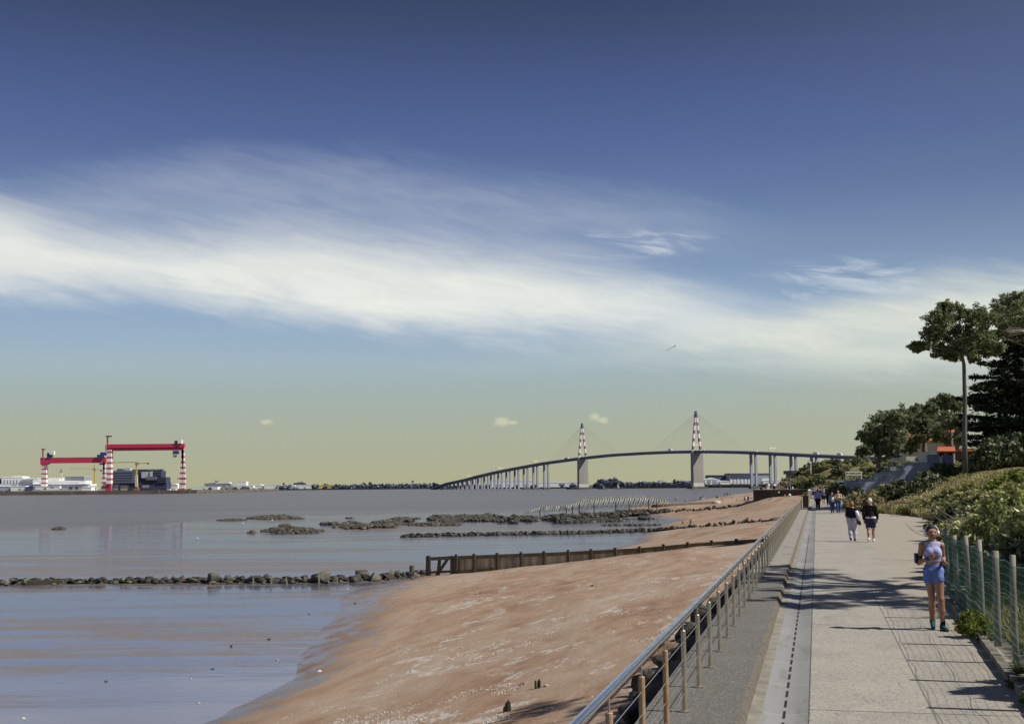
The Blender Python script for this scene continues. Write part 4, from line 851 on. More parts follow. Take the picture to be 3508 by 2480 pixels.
for i, (u, m_, L, h_, lab) in enumerate(((1945, 'van_dark', 9, 3.2, 'dark lorry on the bridge just left of the far pylon'), (1951, 'van_white', 6, 2.8, 'white van right behind the dark lorry by the far pylon'), (2303, 'van_white', 12, 3.8, 'white lorry on the bridge between the pylons'), (2598, 'van_white', 5, 1.8, 'small pale car on the bridge above the first pier right of the near pylon'),
        (2803, 'van_white', 12, 3.6, 'white lorry on the right end of the bridge above the bluff'), (2884, 'van_white', 11, 3.6, 'rightmost white lorry on the bridge near the pines'), (2418, 'van_white', 5, 1.9, 'pale car on the bridge just right of the near pylon'), (1694, 'van_white', 6, 2.6, 'white van on the left slope of the bridge'))):
    k = bk(u); q = bp(k, -4); z = bz(k); r_ = empty('lorry' if L > 8 else 'van' if h_ > 2 else 'car', (*q, z), lab, 'lorry' if L > 8 else 'van' if h_ > 2 else 'car'); an = math.atan2(BE[1], BE[0])
    MB().box((*q, z + .5 + h_ * .55), (L * .74, 2.4, h_), an).build('body', m_, r_, bevel=.15); e2 = q + BE * L * .44
    MB().box((*e2, z + .5 + h_ * .36), (L * .2, 2.3, h_ * .7), an, .88).build('cab', m_, r_)
    for d_ in (-.3, .4):
        e3 = q + BE * L * d_; w = MB(); w.bar((*(e3 - BA * 1.2), z + .5), (*(e3 + BA * 1.2), z + .5), 1.0, 1.0); w.build('wheels', 'tyre', r_)

# ================================================================== SHIPYARD
mat('quay', (.16, .135, .105), (.09, .078, .062), .05, .9, stretch=(1, 1, 3)); mat('quay_top', (.20, .185, .155), (.15, .14, .12), .03, .9)
qx0 = at(-260, 1690, 2190)[0]; qx1 = at(674, 1690, 2190)[0]; qz = float(at(300, 1682, 2195)[2])
b = MB(); b.prism([(qx0, 2190), (qx1, 2190), (qx1 + 30, 2260), (qx1 + 10, 2900), (qx0, 2900)], SEA_Z - 3, qz)
tag(b.build('shipyard_quay', 'quay'), 'long brown stone quay of the shipyard at the left', 'quay')
for u, lab in ((540, 'dark fender dolphin in the middle of the quay front'), (647, 'dark fender dolphin at the right end of the quay')):
    q = at(u, 1690, 2186); bb = MB(); bb.box((q[0], 2184, SEA_Z + 2.6), (6, 6, 9), 0, .85); bb.box((q[0], 2184, SEA_Z + 7.5), (3, 3, 1.5)); tag(bb.build('mooring_dolphin', 'footing'), lab, 'dolphin')
mat('crane_red', (.60, .035, .105), (.54, .03, .095), .03, .5); mat('crane_dark', (.33, .02, .05), None, .03, .5); mat('crane_blue', (.03, .035, .20), (.04, .06, .22), .1, .5); mat('crane_white', (.80, .79, .74), None, .1, .5); mat('crane_rust', (.30, .10, .06), None, .1, .7); mat('crane_yellow', (.62, .40, .05), (.55, .34, .05), .1, .6); mat('crane_slew', (.33, .32, .38), None, .1, .6); mat('crane_green', (.06, .09, .08), None, .1, .6); mat('mast_cream', (.62, .55, .38), None, .1, .6)
def px_box(bm_, u0, u1, v0, v1, Y, dep, taper=1.0, y_in=0):
    """a box that spans (u0..u1, v0..v1) at distance Y and goes dep metres back"""
    a, c = at(u0, v1, Y), at(u1, v0, Y); a2 = at((u0 + u1) / 2, v1, Y)[2]; c2 = at((u0 + u1) / 2, v0, Y)[2]
    bm_.box(((a[0] + c[0]) / 2, Y + dep / 2 + y_in, (a2 + c2) / 2), (c[0] - a[0], dep, c2 - a2), 0, taper); return bm_
def base(u, v, Y): q = at(u, v, Y); return (q[0], q[1], q[2])
def tub(pts, Y, w, dep=None):
    b = MB(); p = [at(u, v, Y) for u, v in pts]
    for i in range(len(p) - 1): b.bar(p[i], p[i + 1], dep or w, w)
    return b
# the taller gantry crane
Y = 2215; g = empty('gantry_crane', base(372, 1682, Y), 'taller red gantry crane at the right with red and white striped legs over the shipyard', 'gantry crane')
stripes('crane_stripe', (.50, .05, .09), (.84, .83, .80), 9.62, .60, float(at(372, 1582, Y)[2]) - float(g.location.z))
px_box(MB(), 365, 631, 1520.5, 1533, Y, 8).build('beam', 'crane_red', g); px_box(MB(), 365, 628, 1533, 1543, Y + .8, 6).build('lower_beam', 'crane_dark', g)
px_box(MB(), 363, 382, 1541, 1660, Y - 2, 11, .9).build('leg', 'crane_stripe', g)
for a, c in ((360.5, 370), (374, 383)): tub([((a + c) / 2 + (372 - (a + c) / 2) * .35, 1658), ((a + c) / 2, 1682)], Y + 2, 4.6).build('leg_foot', 'crane_red', g)
for e, f_ in ((617, 620), (629, 630.5)): tub([(e, 1682), (f_ + 1, 1640), (626.5, 1540)], Y + 3, 4.4).build('leg', 'crane_stripe', g)
px_box(MB(), 607, 636, 1637, 1640, Y + 1, 5).build('leg_brace', 'crane_dark', g)
px_box(MB(), 608, 622, 1506, 1519, Y - 2, 9).build('trolley_cab', 'crane_white', g); px_box(MB(), 597, 608, 1509, 1520, Y - 1, 8).build('trolley', 'crane_green', g)
px_box(MB(), 590.5, 611, 1543.5, 1555, Y - 3, 8, .9).build('hook_carriage', 'crane_blue', g); px_box(MB(), 593, 606, 1559, 1566, Y - 1, 3).build('hook_block', 'crane_yellow', g)
b = tub([(596, 1555), (596, 1560)], Y, .8); p_ = tub([(603, 1555), (603, 1560)], Y, .8); b.add(p_.v, p_.f).build('hoist_rope', 'crane_dark', g)
tub([(368.5, 1521), (368.5, 1496)], Y, 2.4).build('mast', 'crane_rust', g); px_box(MB(), 362, 381, 1492, 1496.5, Y - 1, 5).build('mast_head', 'footing', g)
px_box(MB(), 360, 364, 1524, 1545, Y - 1, 4).build('stair_tower', 'crane_slew', g)
# the lower gantry crane
Y = 2350; g = empty('gantry_crane', base(150, 1676, Y), 'lower red gantry crane at the left, its beam ending behind the taller one', 'gantry crane')
stripes('crane_stripe_low', (.50, .05, .09), (.84, .83, .80), 8.9, .66, float(at(150, 1604, Y)[2]) - float(g.location.z))
px_box(MB(), 137.5, 362, 1566.5, 1586, Y, 8).build('beam', 'crane_red', g)
px_box(MB(), 138, 160, 1585, 1592, Y - .6, 9).build('leg_head', 'crane_red', g); px_box(MB(), 139.5, 159.5, 1592, 1676, Y, 9, .95).build('leg', 'crane_stripe_low', g)
for e in (350.5, 361): tub([(e, 1676), (357, 1584)], Y + 2, 4).build('leg', 'crane_stripe_low', g)
px_box(MB(), 169, 184, 1545, 1557, Y - 2, 8).build('trolley_cab', 'crane_white', g); px_box(MB(), 160, 176, 1551, 1569, Y - 1, 8).build('trolley', 'crane_blue', g)
px_box(MB(), 332, 352, 1557, 1570, Y - 3, 8).build('hook_carriage', 'crane_blue', g); px_box(MB(), 343, 363, 1549, 1560, Y - 2, 7).build('winch_house', 'crane_blue', g)
px_box(MB(), 340, 350, 1586, 1592, Y, 4).build('hook_block', 'crane_green', g); px_box(MB(), 163, 170, 1584, 1590, Y - 2, 4).build('hook_block', 'crane_green', g)
tub([(147, 1567), (147, 1541)], Y, 2.2).build('mast', 'crane_rust', g); px_box(MB(), 142, 153, 1536.5, 1541, Y - 1, 4).build('mast_head', 'crane_rust', g)
# tower cranes
def tower(Y, u, vb, vt, jib, slew, lab, mm='crane_yellow', lower=None, w=2.0, jw=1.5):
    t = empty('tower_crane', base(u, vb, Y), lab, 'tower crane')
    tub([(u, lower or vb), (u, vt)], Y, w).build('mast', mm, t)
    if lower: tub([(u, vb), (u, lower)], Y, w * 2.1).build('mast_base', 'mast_cream', t)
    tub(jib, Y, jw).build('jib', mm, t); px_box(MB(), *slew, Y - 1.5, 4).build('slewing_cab', 'crane_slew', t)
    e = jib[-1]; px_box(MB(), e[0] - 6, e[0], e[1] - .5, e[1] + 4.5, Y - 1, 3).build('counterweight', 'footing', t); return t
t = tower(2260, 467.5, 1668, 1588, [(388, 1584), (463, 1583), (480, 1587), (510, 1585.5)], (462, 474, 1583, 1592), 'yellow tower crane with a long level jib in front of the ship', lower=1627)
px_box(MB(), 456, 474, 1666, 1679, 2258, 8, .7).build('crane_foot', 'crane_rust', t)
tower(2500, 323.5, 1655, 1592, [(241, 1604), (300, 1605), (349, 1610)], (319, 327, 1603, 1611), 'thin yellow tower crane between the two gantry cranes', w=1.8, jw=1.0)
tower(2400, 210.5, 1644, 1606, [(194, 1606), (207, 1618), (214, 1611)], (207, 214, 1607, 1617), 'small pale tower crane behind the white sheds', mm='mast_cream', w=2.4, jw=1.2)
# the ship in the dock
mat('hull_grey', (.14, .155, .22), (.115, .13, .19), .04, .8, stretch=(1, 1, 5)); mat('hull_navy', (.028, .034, .085), (.05, .055, .11), .06, .8); mat('ship_pale', (.50, .53, .58), (.42, .45, .5), .05, .7)
Y = 2330; g = empty('cruise_ship', base(478, 1680, Y), 'unfinished dark blue ship standing in the dock between the gantry legs', 'ship')
px_box(MB(), 384, 571, 1652, 1684, Y + 2, 30).build('hull', 'hull_navy', g); px_box(MB(), 384, 470, 1612, 1654, Y, 34).build('bow_block', 'hull_grey', g)
for i in range(4): px_box(MB(), 384, 455, 1619 + i * 8.5, 1619.8 + i * 8.5, Y - .5, 2).build('deck_line', 'hull_navy', g)
px_box(MB(), 455, 553, 1612, 1654, Y + 3, 30).build('mid_block', 'hull_navy', g); px_box(MB(), 535, 569, 1634, 1656, Y + 1, 30).build('stern_block', 'hull_navy', g)
for v in (1617, 1622.5, 1628): px_box(MB(), 458, 552, v, v + 1.6, Y + 1.6, 3).build('balcony_row', 'hull_grey', g)
for v in (1638, 1644, 1650): px_box(MB(), 540, 569, v, v + 1.2, Y - .2, 3).build('balcony_row', 'hull_grey', g)
px_box(MB(), 484, 507, 1616, 1637, Y - .4, 6).build('module', 'ship_pale', g); px_box(MB(), 512, 521, 1615, 1640, Y - .3, 6).build('module', 'ship_pale', g); px_box(MB(), 500, 537, 1632, 1644, Y - .6, 6).build('module', 'hull_grey', g)
for r in ((400, 420, 1605, 1613), (426, 446, 1603, 1613), (452, 552, 1607, 1613), (470, 505, 1610, 1612)): px_box(MB(), *r, Y + 6, 16).build('upper_deck', 'hull_grey' if r[0] != 426 else 'ship_pale', g)
b = MB(); b.slab([at(553, 1613, Y + 4), at(553, 1606, Y + 4), at(541, 1612, Y + 4)], (0, 14, 0)); b.build('stern_wing', 'hull_navy', g)
# sheds, halls and houses of the yard and of the far bank
mat('shed_white', (.86, .87, .86), (.78, .79, .79), .04, .7); mat('shed_grey', (.30, .32, .37), (.24, .26, .31), .04, .8); mat('shed_blue', (.07, .085, .17), (.09, .105, .20), .03, .7); mat('shed_yellow', (.60, .46, .12), None, .05, .7); mat('shed_dark', (.06, .07, .10), None, .05, .8); mat('shed_pale', (.42, .45, .52), (.36, .39, .46), .04, .8); mat('shed_beige', (.46, .40, .32), None, .05, .8)
def hall(u0, u1, v0, v1, Y, m_, lab, dep=35, gable=None, doors=(), roof=None, arch=False, cat='shed', name=None):
    nm = name or {'shed': 'shed', 'house': 'house'}.get(cat, 'warehouse'); h = empty(nm, base((u0 + u1) / 2, v1, Y), lab, cat)
    vr = v0 + (v1 - v0) * (.30 if (gable or arch) else .14); px_box(MB(), u0, u1, vr, v1, Y, dep).build('wall', m_, h)
    b = MB(); y0, y1 = Y - .4, Y + dep + .4
    if arch: pr = [(u0 + (u1 - u0) * (.5 - .5 * math.cos(math.pi * i / 8)), vr - (vr - v0) * math.sin(math.pi * i / 8)) for i in range(9)]
    elif gable: pr = [(u0 - .4, vr), ((u0 + u1) / 2, v0), (u1 + .4, vr)]
    else: pr = [(u0 - .3, vr), (u0 - .3, v0), (u1 + .3, v0), (u1 + .3, vr)]
    pts = [at(u, v, y0) for u, v in pr]; b.slab(pts, (0, y1 - y0, 0)); b.build('roof', roof or m_, h)
    for d in doors: px_box(MB(), *d[:4], Y - .35, .3).build(d[5] if len(d) > 5 else 'door', d[4], h)
    return h
W, G, D_, B_ = 'shed_white', 'shed_grey', 'shed_dark', 'shed_blue'
hall(5, 76, 1633, 1659, 2420, W, 'white hall with tall dark slots at the far left of the yard', doors=[(14 + i * 10.6, 17.5 + i * 10.6, 1643, 1657, G, 'window') for i in range(5)])
hall(-60, 4, 1639, 1659, 2430, B_, 'dark blue shed cut by the left edge of the picture')
hall(39, 78, 1630.5, 1637, 2440, W, 'low white roof house rising behind the slotted white hall', arch=True)
hall(76, 205, 1637, 1660, 2415, W, 'long white hall with a grey glazed end, behind the low roofs', doors=[(78, 113, 1643, 1657, G, 'window'), (116, 200, 1645.5, 1646.6, G, 'gutter')])
hall(222, 288, 1631, 1650, 2440, G, 'grey roofed shed on the right behind the white sheds', roof='shed_pale')
hall(112, 294, 1646, 1664, 2390, W, 'widest white hall in the middle of the yard', doors=[(135, 270, 1653, 1654.2, 'shed_pale', 'gutter')])
hall(-60, 310, 1658, 1666, 2370, W, 'very long low white roof running along the yard')
hall(36, 87, 1664, 1682, 2340, W, 'near white shed on the left of the quay', doors=[(64, 74, 1672, 1682, 'shed_pale')])
hall(-60, 34, 1666, 1681, 2345, 'shed_pale', 'pale shed at the left edge beside the near white shed')
hall(115, 205, 1664, 1677, 2345, W, 'white shed with small blue doors at the centre of the quay', doors=[(150, 158, 1671, 1676, D_), (172, 186, 1668.5, 1670, B_, 'window'), (98, 112, 1665, 1676, B_)])
hall(210, 300, 1664, 1677, 2340, 'shed_pale', 'pale shed with two dark gates near the tall crane leg', doors=[(237, 249, 1665, 1675, B_), (258, 268, 1665, 1675, B_)])
hall(86, 114, 1667, 1679, 2335, B_, 'small dark blue shed between two white sheds on the quay')
hall(280, 312, 1668, 1680, 2330, W, 'small white shed at the foot of the tall crane leg')
hall(569, 609, 1656, 1674, 2380, W, 'white arched tent beside the right crane leg', arch=True)
for u0, u1, v0, v1, m_, lab in ((388, 404, 1659, 1678, 'shed_pale', 'pale tall hut right of the big striped leg'), (413, 436, 1662, 1679, 'shed_beige', 'beige block hut in front of the ship'), (488, 506, 1661, 1671, W, 'white cabin in front of the ship'), (572, 582, 1675, 1680, W, 'tiny white cabin left of the right crane leg'), (592, 602, 1674, 1680, W, 'tiny white cabin near the right crane leg')): hall(u0, u1, v0, v1, 2235, m_, lab, 8)
# far bank
mat('far_bank', (.085, .085, .085), (.06, .065, .055), .01, .95)
edge = [(-600, 3900), (690, 4000), (1478, 3900), (1520, 3350), (1985, 3020), (2050, 2680), (2700, 2430), (3700, 2330)]
b = MB(); fr = [at(u, 1680, Y)[:2] for u, Y in edge]; b.prism([tuple(q) for q in fr] + [(9000, 13500), (-9000, 13500)], SEA_Z - 2, -3.2); b.build('far_shore', 'far_bank')['kind'] = 'structure'
hall(700, 790, 1652, 1666, 4200, G, 'wide grey roof on the far bank right of the yard', gable=True, cat='warehouse')
hall(738, 786, 1651, 1656, 4150, W, 'white curved roof top above the wide grey roof', arch=True, cat='warehouse')
hall(811, 843, 1649, 1664, 4200, W, 'tall white hall above the row of white sheds', cat='warehouse')
for i, (u0, u1, v0, v1, m_, lab) in enumerate(((655, 700, 1668, 1677, W, 'white low shed at the waterline just right of the quay'), (702, 745, 1667, 1677, W, 'white shed under the wide grey roof'), (760, 776, 1664, 1676, 'shed_beige', 'narrow beige shed among the white ones'), (780, 800, 1664, 1676, 'shed_pale', 'pale square shed left of the tall white hall'), (804, 868, 1663, 1676, W, 'long white shed below the tall white hall'),
        (873, 905, 1659, 1676, W, 'white gabled shed in the middle of the far bank'), (905, 962, 1660, 1675, W, 'white long shed right of the gabled one'), (950, 985, 1661, 1675, 'shed_pale', 'pale shed with a dark end on the far bank'), (988, 1008, 1661, 1675, W, 'small white shed left of the round tree clump'), (1012, 1076, 1660, 1674, W, 'white shed below the round tree clump'), (1182, 1200, 1666, 1674, W, 'small white house alone among the far trees'))):
    hall(u0, u1, v0, v1, 4100 - i * 6, m_, lab, 40, gable=(i in (5, 10)), cat='house' if i == 10 else 'warehouse', doors=[((u0 + u1) / 2 - 3, (u0 + u1) / 2 + 3, v1 - 6, v1, G)] if i % 2 else ())
hall(1076, 1142, 1661, 1673, 4090, 'shed_yellow', 'long yellow shed on the far bank', cat='warehouse')
hall(1680, 1828, 1644, 1673, 3250, W, 'long white warehouse behind the bridge piers', cat='warehouse', dep=60, doors=[(1700 + i * 32, 1716 + i * 32, 1658, 1672, 'shed_pale') for i in range(4)])
hall(1838, 1980, 1648, 1669, 3180, W, 'white arched hall left of the far pylon', cat='warehouse', dep=60, arch=True, doors=[(1915, 1935, 1657, 1662, B_, 'window')])
hall(2337, 2368, 1645, 1659, 2900, W, 'white block house left of the near pylon', cat='house', doors=[(2342 + i * 8, 2346 + i * 8, 1648, 1652, G, 'window') for i in range(3)])
hall(2195, 2207, 1646, 1657, 2900, W, 'small white house among trees between the pylons', cat='house', gable=True); hall(2261, 2272, 1641, 1654, 2900, W, 'tall small white house between the pylons', cat='house', gable=True)
hall(2414, 2467, 1636, 1659, 2700, W, 'white gabled hall right of the near pylon', cat='warehouse', gable=True, doors=[(2424, 2434, 1646, 1657, G), (2442, 2456, 1646, 1657, 'shed_pale')])
hall(2430, 2503, 1627, 1650, 2850, B_, 'dark blue roofed warehouse behind the white gabled hall', cat='warehouse', dep=60)
hall(2500, 2645, 1621, 1656, 2800, 'shed_pale', 'largest blue grey warehouse behind the bridge piers', cat='warehouse', dep=70, roof=B_, doors=[(2502, 2574, 1627, 1641, B_, 'wall_band')] + [(2501 + i * 12.5, 2509 + i * 12.5, 1641, 1657, W) for i in range(6)] + [(2610, 2640, 1637, 1650, W, 'wall_panel')])
hall(2466, 2500, 1646, 1659, 2690, W, 'low white hall between the gabled hall and the largest warehouse', cat='warehouse', arch=True); hall(2615, 2660, 1642, 1657, 2690, W, 'white tent roofed hall at the right end of the warehouses', cat='warehouse', gable=True); hall(2660, 2690, 1640, 1657, 2690, W, 'white hall ending behind the green bluff', cat='warehouse', arch=True)
b = MB(); p0, p1 = at(2045, 1671, 2560), at(2700, 1671, 2380); b.bar((p0[0], p0[1], -3.6), (p1[0], p1[1], -3.6), 4, 5.6)
tag(b.build('harbour_wall', 'quay'), 'low grey harbour wall behind the near pylon', 'wall')
for u, Y, lab in ((2143, 2500, 'leftmost mooring pile'), (2180, 2500, 'second mooring pile'), (2224, 2500, 'third mooring pile'), (2269, 2500, 'fourth mooring pile'), (2321, 2450, 'fifth mooring pile, nearest the near pylon on its left'), (2468, 2350, 'first mooring pile right of the near pylon'), (2509, 2350, 'second mooring pile right of the near pylon'), (2540, 2330, 'wide mooring pile left of the bridge piers')):
    b = MB(); px_box(b, u - 2.2, u + 2.2, 1660.5 - .0099 * (u - 2250), 1674, Y, 3); px_box(b, u - 3.2, u + 3.2, 1660 - .0099 * (u - 2250), 1662.4 - .0099 * (u - 2250), Y - 1, 5); tag(b.build('mooring_pile', 'footing'), lab + ' of the harbour', 'pile', 'mooring piles')
for u, lab in ((2067, 'white sailed boat right of the far pylon'), (2118, 'white sailed boat farther right between the pylons')):
    Y = 2300; r_ = empty('sailboat', base(u, 1676, Y), lab, 'sailboat'); b = MB(); q = at(u, 1676, Y); z0 = SEA_Z
    b.add([(q[0] - 9, Y, z0 - .3), (q[0] + 9, Y, z0 - .3), (q[0] + 12, Y, z0 + 2), (q[0] - 10, Y, z0 + 2), (q[0] - 8, Y + 4, z0 - .3), (q[0] + 8, Y + 4, z0 - .3), (q[0] + 11, Y + 4, z0 + 2), (q[0] - 9, Y + 4, z0 + 2)], [(0, 1, 2, 3), (7, 6, 5, 4), (0, 4, 5, 1), (1, 5, 6, 2), (2, 6, 7, 3), (3, 7, 4, 0)]).build('hull', 'hull_grey', r_)
    b = MB(); b.slab([(q[0] - 1.4, Y + 2, z0 + 2.4), (q[0] + 2.6, Y + 2, z0 + 2.4), (q[0] - .6, Y + 2, z0 + 10)], (0, .3, 0)).build('sail', 'crane_white', r_); MB().tube([(q[0] - 1.2, Y + 2.1, z0 + 1.5), (q[0] - .6, Y + 2.1, z0 + 11)], .25, 5).build('mast', 'crane_slew', r_)
Y = 2420; r_ = empty('barge', base(1960, 1677, Y), 'dark blue barge moored left of the far pylon footing', 'barge'); b = MB(); q0, q1 = at(1936, 1677, Y), at(1985, 1677, Y)
b.add([(q0[0] + 4, Y, SEA_Z - .5), (q1[0], Y, SEA_Z - .5), (q1[0], Y, SEA_Z + 3.4), (q0[0] - 2, Y, SEA_Z + 5), (q0[0] + 4, Y + 9, SEA_Z - .5), (q1[0], Y + 9, SEA_Z - .5), (q1[0], Y + 9, SEA_Z + 3.4), (q0[0] - 2, Y + 9, SEA_Z + 5)], [(0, 1, 2, 3), (7, 6, 5, 4), (0, 4, 5, 1), (1, 5, 6, 2), (2, 6, 7, 3), (3, 7, 4, 0)]).build('hull', 'hull_navy', r_); MB().box((q1[0] - 5, Y + 4, SEA_Z + 5), (5, 5, 3.6)).build('wheelhouse', 'hull_grey', r_)
b = MB(); px_box(b, 1413, 1415, 1650, 1677, 3950, 3); px_box(b, 1409.5, 1417, 1645.5, 1652, 3950, 6, .8); tag(b.build('water_tower', 'footing'), 'small dark water tower above the far trees left of the bridge', 'tower')
mat('buoy_green', (.02, .25, .20), None, 1, .5); mat('buoy_red', (.55, .05, .04), None, 1, .5)
for u, v, m_, lab in ((124, 1707, 'buoy_green', 'green channel buoy in the water below the shipyard sheds'), (998, 1698, 'buoy_green', 'tiny green buoy in the middle of the estuary'), (1687, 1683, 'buoy_red', 'tiny red buoy in front of the bridge piers'), (1617, 1690, 'buoy_green', 'tiny dark buoy left of the red one')):
    q = onz(u, v, SEA_Z); r_ = empty('channel_buoy', q, lab, 'buoy'); k_ = q[1] / FOC; MB().lathe(tuple(q), [(1.3 * k_, -.4), (1.6 * k_, .2), (1.1 * k_, 1.2 * k_)], 8).build('float', m_, r_); MB().lathe(tuple(q), [(.6 * k_, 1.1 * k_), (.45 * k_, 5 * k_), (.9 * k_, 5.1 * k_), (.2 * k_, 7 * k_)], 6).build('beacon', m_, r_)
# ================================================================== VEGETATION
leafmat('pine_needles', (.095, .120, .056), (.255, .28, .135), .9, trans=.3); leafmat('far_pine', (.10, .125, .07), (.245, .265, .14), .5, trans=.3)
leafmat('cypress_spray', (.020, .030, .018), (.060, .072, .040), .8, trans=.06); leafmat('shrub_green', (.18, .20, .075), (.39, .385, .17), 1.0)
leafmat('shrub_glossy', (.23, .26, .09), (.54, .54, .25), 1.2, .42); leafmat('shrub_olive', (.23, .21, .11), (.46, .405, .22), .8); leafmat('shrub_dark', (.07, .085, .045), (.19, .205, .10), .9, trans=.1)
leafmat('shrub_lime', (.14, .18, .028), (.26, .30, .055), 1.4, trans=.35); leafmat('dry_grass', (.30, .25, .115), (.56, .47, .25), .35, .8, .3); leafmat('green_grass', (.16, .165, .05), (.33, .295, .11), .5, .7, .3)
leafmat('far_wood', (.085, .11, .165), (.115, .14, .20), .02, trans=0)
mat('bark', (.17, .13, .105), (.085, .066, .055), 3, .95, bump=1, bscale=9, stretch=(1, 1, .25), bdist=.04); mat('bark_grey', (.13, .12, .125), (.07, .064, .066), 2, .95, bump=.8, bscale=8, stretch=(1, 1, .2)); mat('dead_twig', (.30, .265, .225), (.21, .18, .15), 3, .95)
def clump_pts(c, rx, ry, rz, n, r, shell=.55, zmin=-1.0):
    d = r.normal(size=(n, 3)); d /= np.linalg.norm(d, axis=1)[:, None]; k = (shell + (1 - shell) * r.random(n)) ; k *= 1 + .18 * np.sin(d[:, 0] * 5 + c[0] * 3) * np.cos(d[:, 2] * 4 + c[1] * 2 + d[:, 1] * 3)
    q = d * k[:, None]; q = q[q[:, 2] > zmin]; return q * np.array([rx, ry, rz]) + np.array(c)
def foliage(name, pts, size, m, parent=None, seed=1, aspect=.5, flat=0.0, origin=None):
    r = np.random.default_rng(seed); V, F = leaf_quads(pts, size, r, aspect, flat)
    if origin is not None: V = V - np.array(origin)
    return link(name, np_mesh(name, V, F), m, parent)
def limb(b, p, q, r0, r1, bend=.15, n=5, seed=0):
    p, q = Vector(p), Vector(q); L = (q - p).length; pts = []
    for i in range(n + 1):
        k = i / n; o = Vector((vnoise(seed + k * 3, 1.5), vnoise(seed + k * 3, 7.7), vnoise(seed + k * 3, 4.2))) * bend * L * math.sin(math.pi * k); pts.append(p + (q - p) * k + o)
    b.tube(pts, [r0 + (r1 - r0) * i / n for i in range(n + 1)], 7); return pts

def pine(name, D, base_uv, trunk, clumps, m, label, group, dens=1000, leaf=.16, jit=2.0, seed=3, tr=.28, bark='bark'):
    r = np.random.default_rng(seed); bx, by = at(*base_uv, D)[:2]; bz_ = hxy(bx, by) - .3; root = empty(name, (bx, by, bz_), label, 'pine tree', group)
    tp = [Vector((bx, by, bz_))] + [Vector(at(u, v, D)) for u, v in trunk]
    b = MB(); b.tube(tp, [tr * (1.15 - .65 * i / (len(tp) - 1)) for i in range(len(tp))], 9); cs = []
    for u, v, rp in clumps:
        Y = D + r.uniform(-jit, jit); c = Vector(at(u, v, Y)); R = rp * D / FOC; cs.append((c, R))
        if r.random() < .8: limb(b, tp[-1] - Vector((0, 0, r.uniform(0, 1.2))), c - Vector((0, 0, R * .2)), tr * .28, .03, .12, 5, seed + u)
    b.build('trunk', bark, root, smooth=True)
    P_ = []
    for c, R in cs:                                                  # every clump is a cluster of smaller needle tufts
        tufts = clump_pts(c, R * 1.05, R * 1.15, R * .82, 52, r, .35)
        for tcen in tufts: P_.append(clump_pts(tcen, R * .31, R * .31, R * .22, max(6, int(dens / 28)), r, .2))
    foliage('crown', np.concatenate(P_), leaf, m, root, seed, .34, origin=root.location); return root
pine('umbrella_pine', 105, (3303, 1583), [(3304, 1480), (3305, 1365), (3302, 1250), (3293, 1195), (3285, 1160)],
     [(3215, 1095, 48), (3270, 1068, 48), (3330, 1078, 46), (3385, 1092, 48), (3198, 1148, 44), (3250, 1138, 52), (3310, 1140, 52), (3370, 1148, 48), (3222, 1202, 42), (3262, 1214, 34), (3300, 1190, 42), (3350, 1198, 40), (3140, 1188, 27), (3172, 1184, 17), (3405, 1188, 38), (3335, 1228, 20), (3240, 1055, 30)],
     'pine_needles', 'tall umbrella pine with a long bare trunk on top of the slope', None, 900, .15, 2.0, 3, .20, 'bark_grey')
pine('umbrella_pine', 111, (3545, 1560), [(3545, 1400), (3530, 1250), (3515, 1150)],
     [(3450, 1045, 52), (3492, 1030, 52), (3432, 1078, 38), (3500, 1090, 60), (3462, 1112, 48), (3560, 1045, 66), (3440, 1140, 32), (3555, 1110, 60), (3612, 1070, 60), (3408, 1150, 26)],
     'pine_needles', 'umbrella pine cut by the right edge, behind the tall bare trunked one', None, 800, .17, 3.0, 5, .3)
pine('pine_tree', 178, (3005, 1600), [(3010, 1570), (3020, 1530)], [(2985, 1478, 42), (2998, 1528, 42), (3030, 1442, 46), (3058, 1498, 52), (2962, 1542, 26), (3040, 1540, 40), (2968, 1500, 30), (3070, 1440, 40)], 'far_pine', 'rounded pine at the left end of the pine clump', 'pines of the far clump', 1000, .26, 3, 7, .35)
pine('pine_tree', 186, (3168, 1590), [(3168, 1550), (3166, 1500)], [(3090, 1432, 46), (3120, 1482, 50), (3150, 1430, 46), (3180, 1478, 46), (3104, 1528, 34), (3200, 1440, 42), (3140, 1405, 26)], 'far_pine', 'pine with a short dark trunk in the middle of the pine clump', 'pines of the far clump', 1000, .27, 3, 8, .5)
pine('pine_tree', 172, (3262, 1590), [(3260, 1540), (3258, 1480)], [(3210, 1392, 36), (3240, 1372, 36), (3270, 1388, 38), (3250, 1440, 44), (3285, 1448, 40), (3232, 1496, 38), (3285, 1500, 34), (3190, 1400, 24)], 'far_pine', 'highest pine at the right end of the pine clump', 'pines of the far clump', 900, .26, 3, 9, .35)

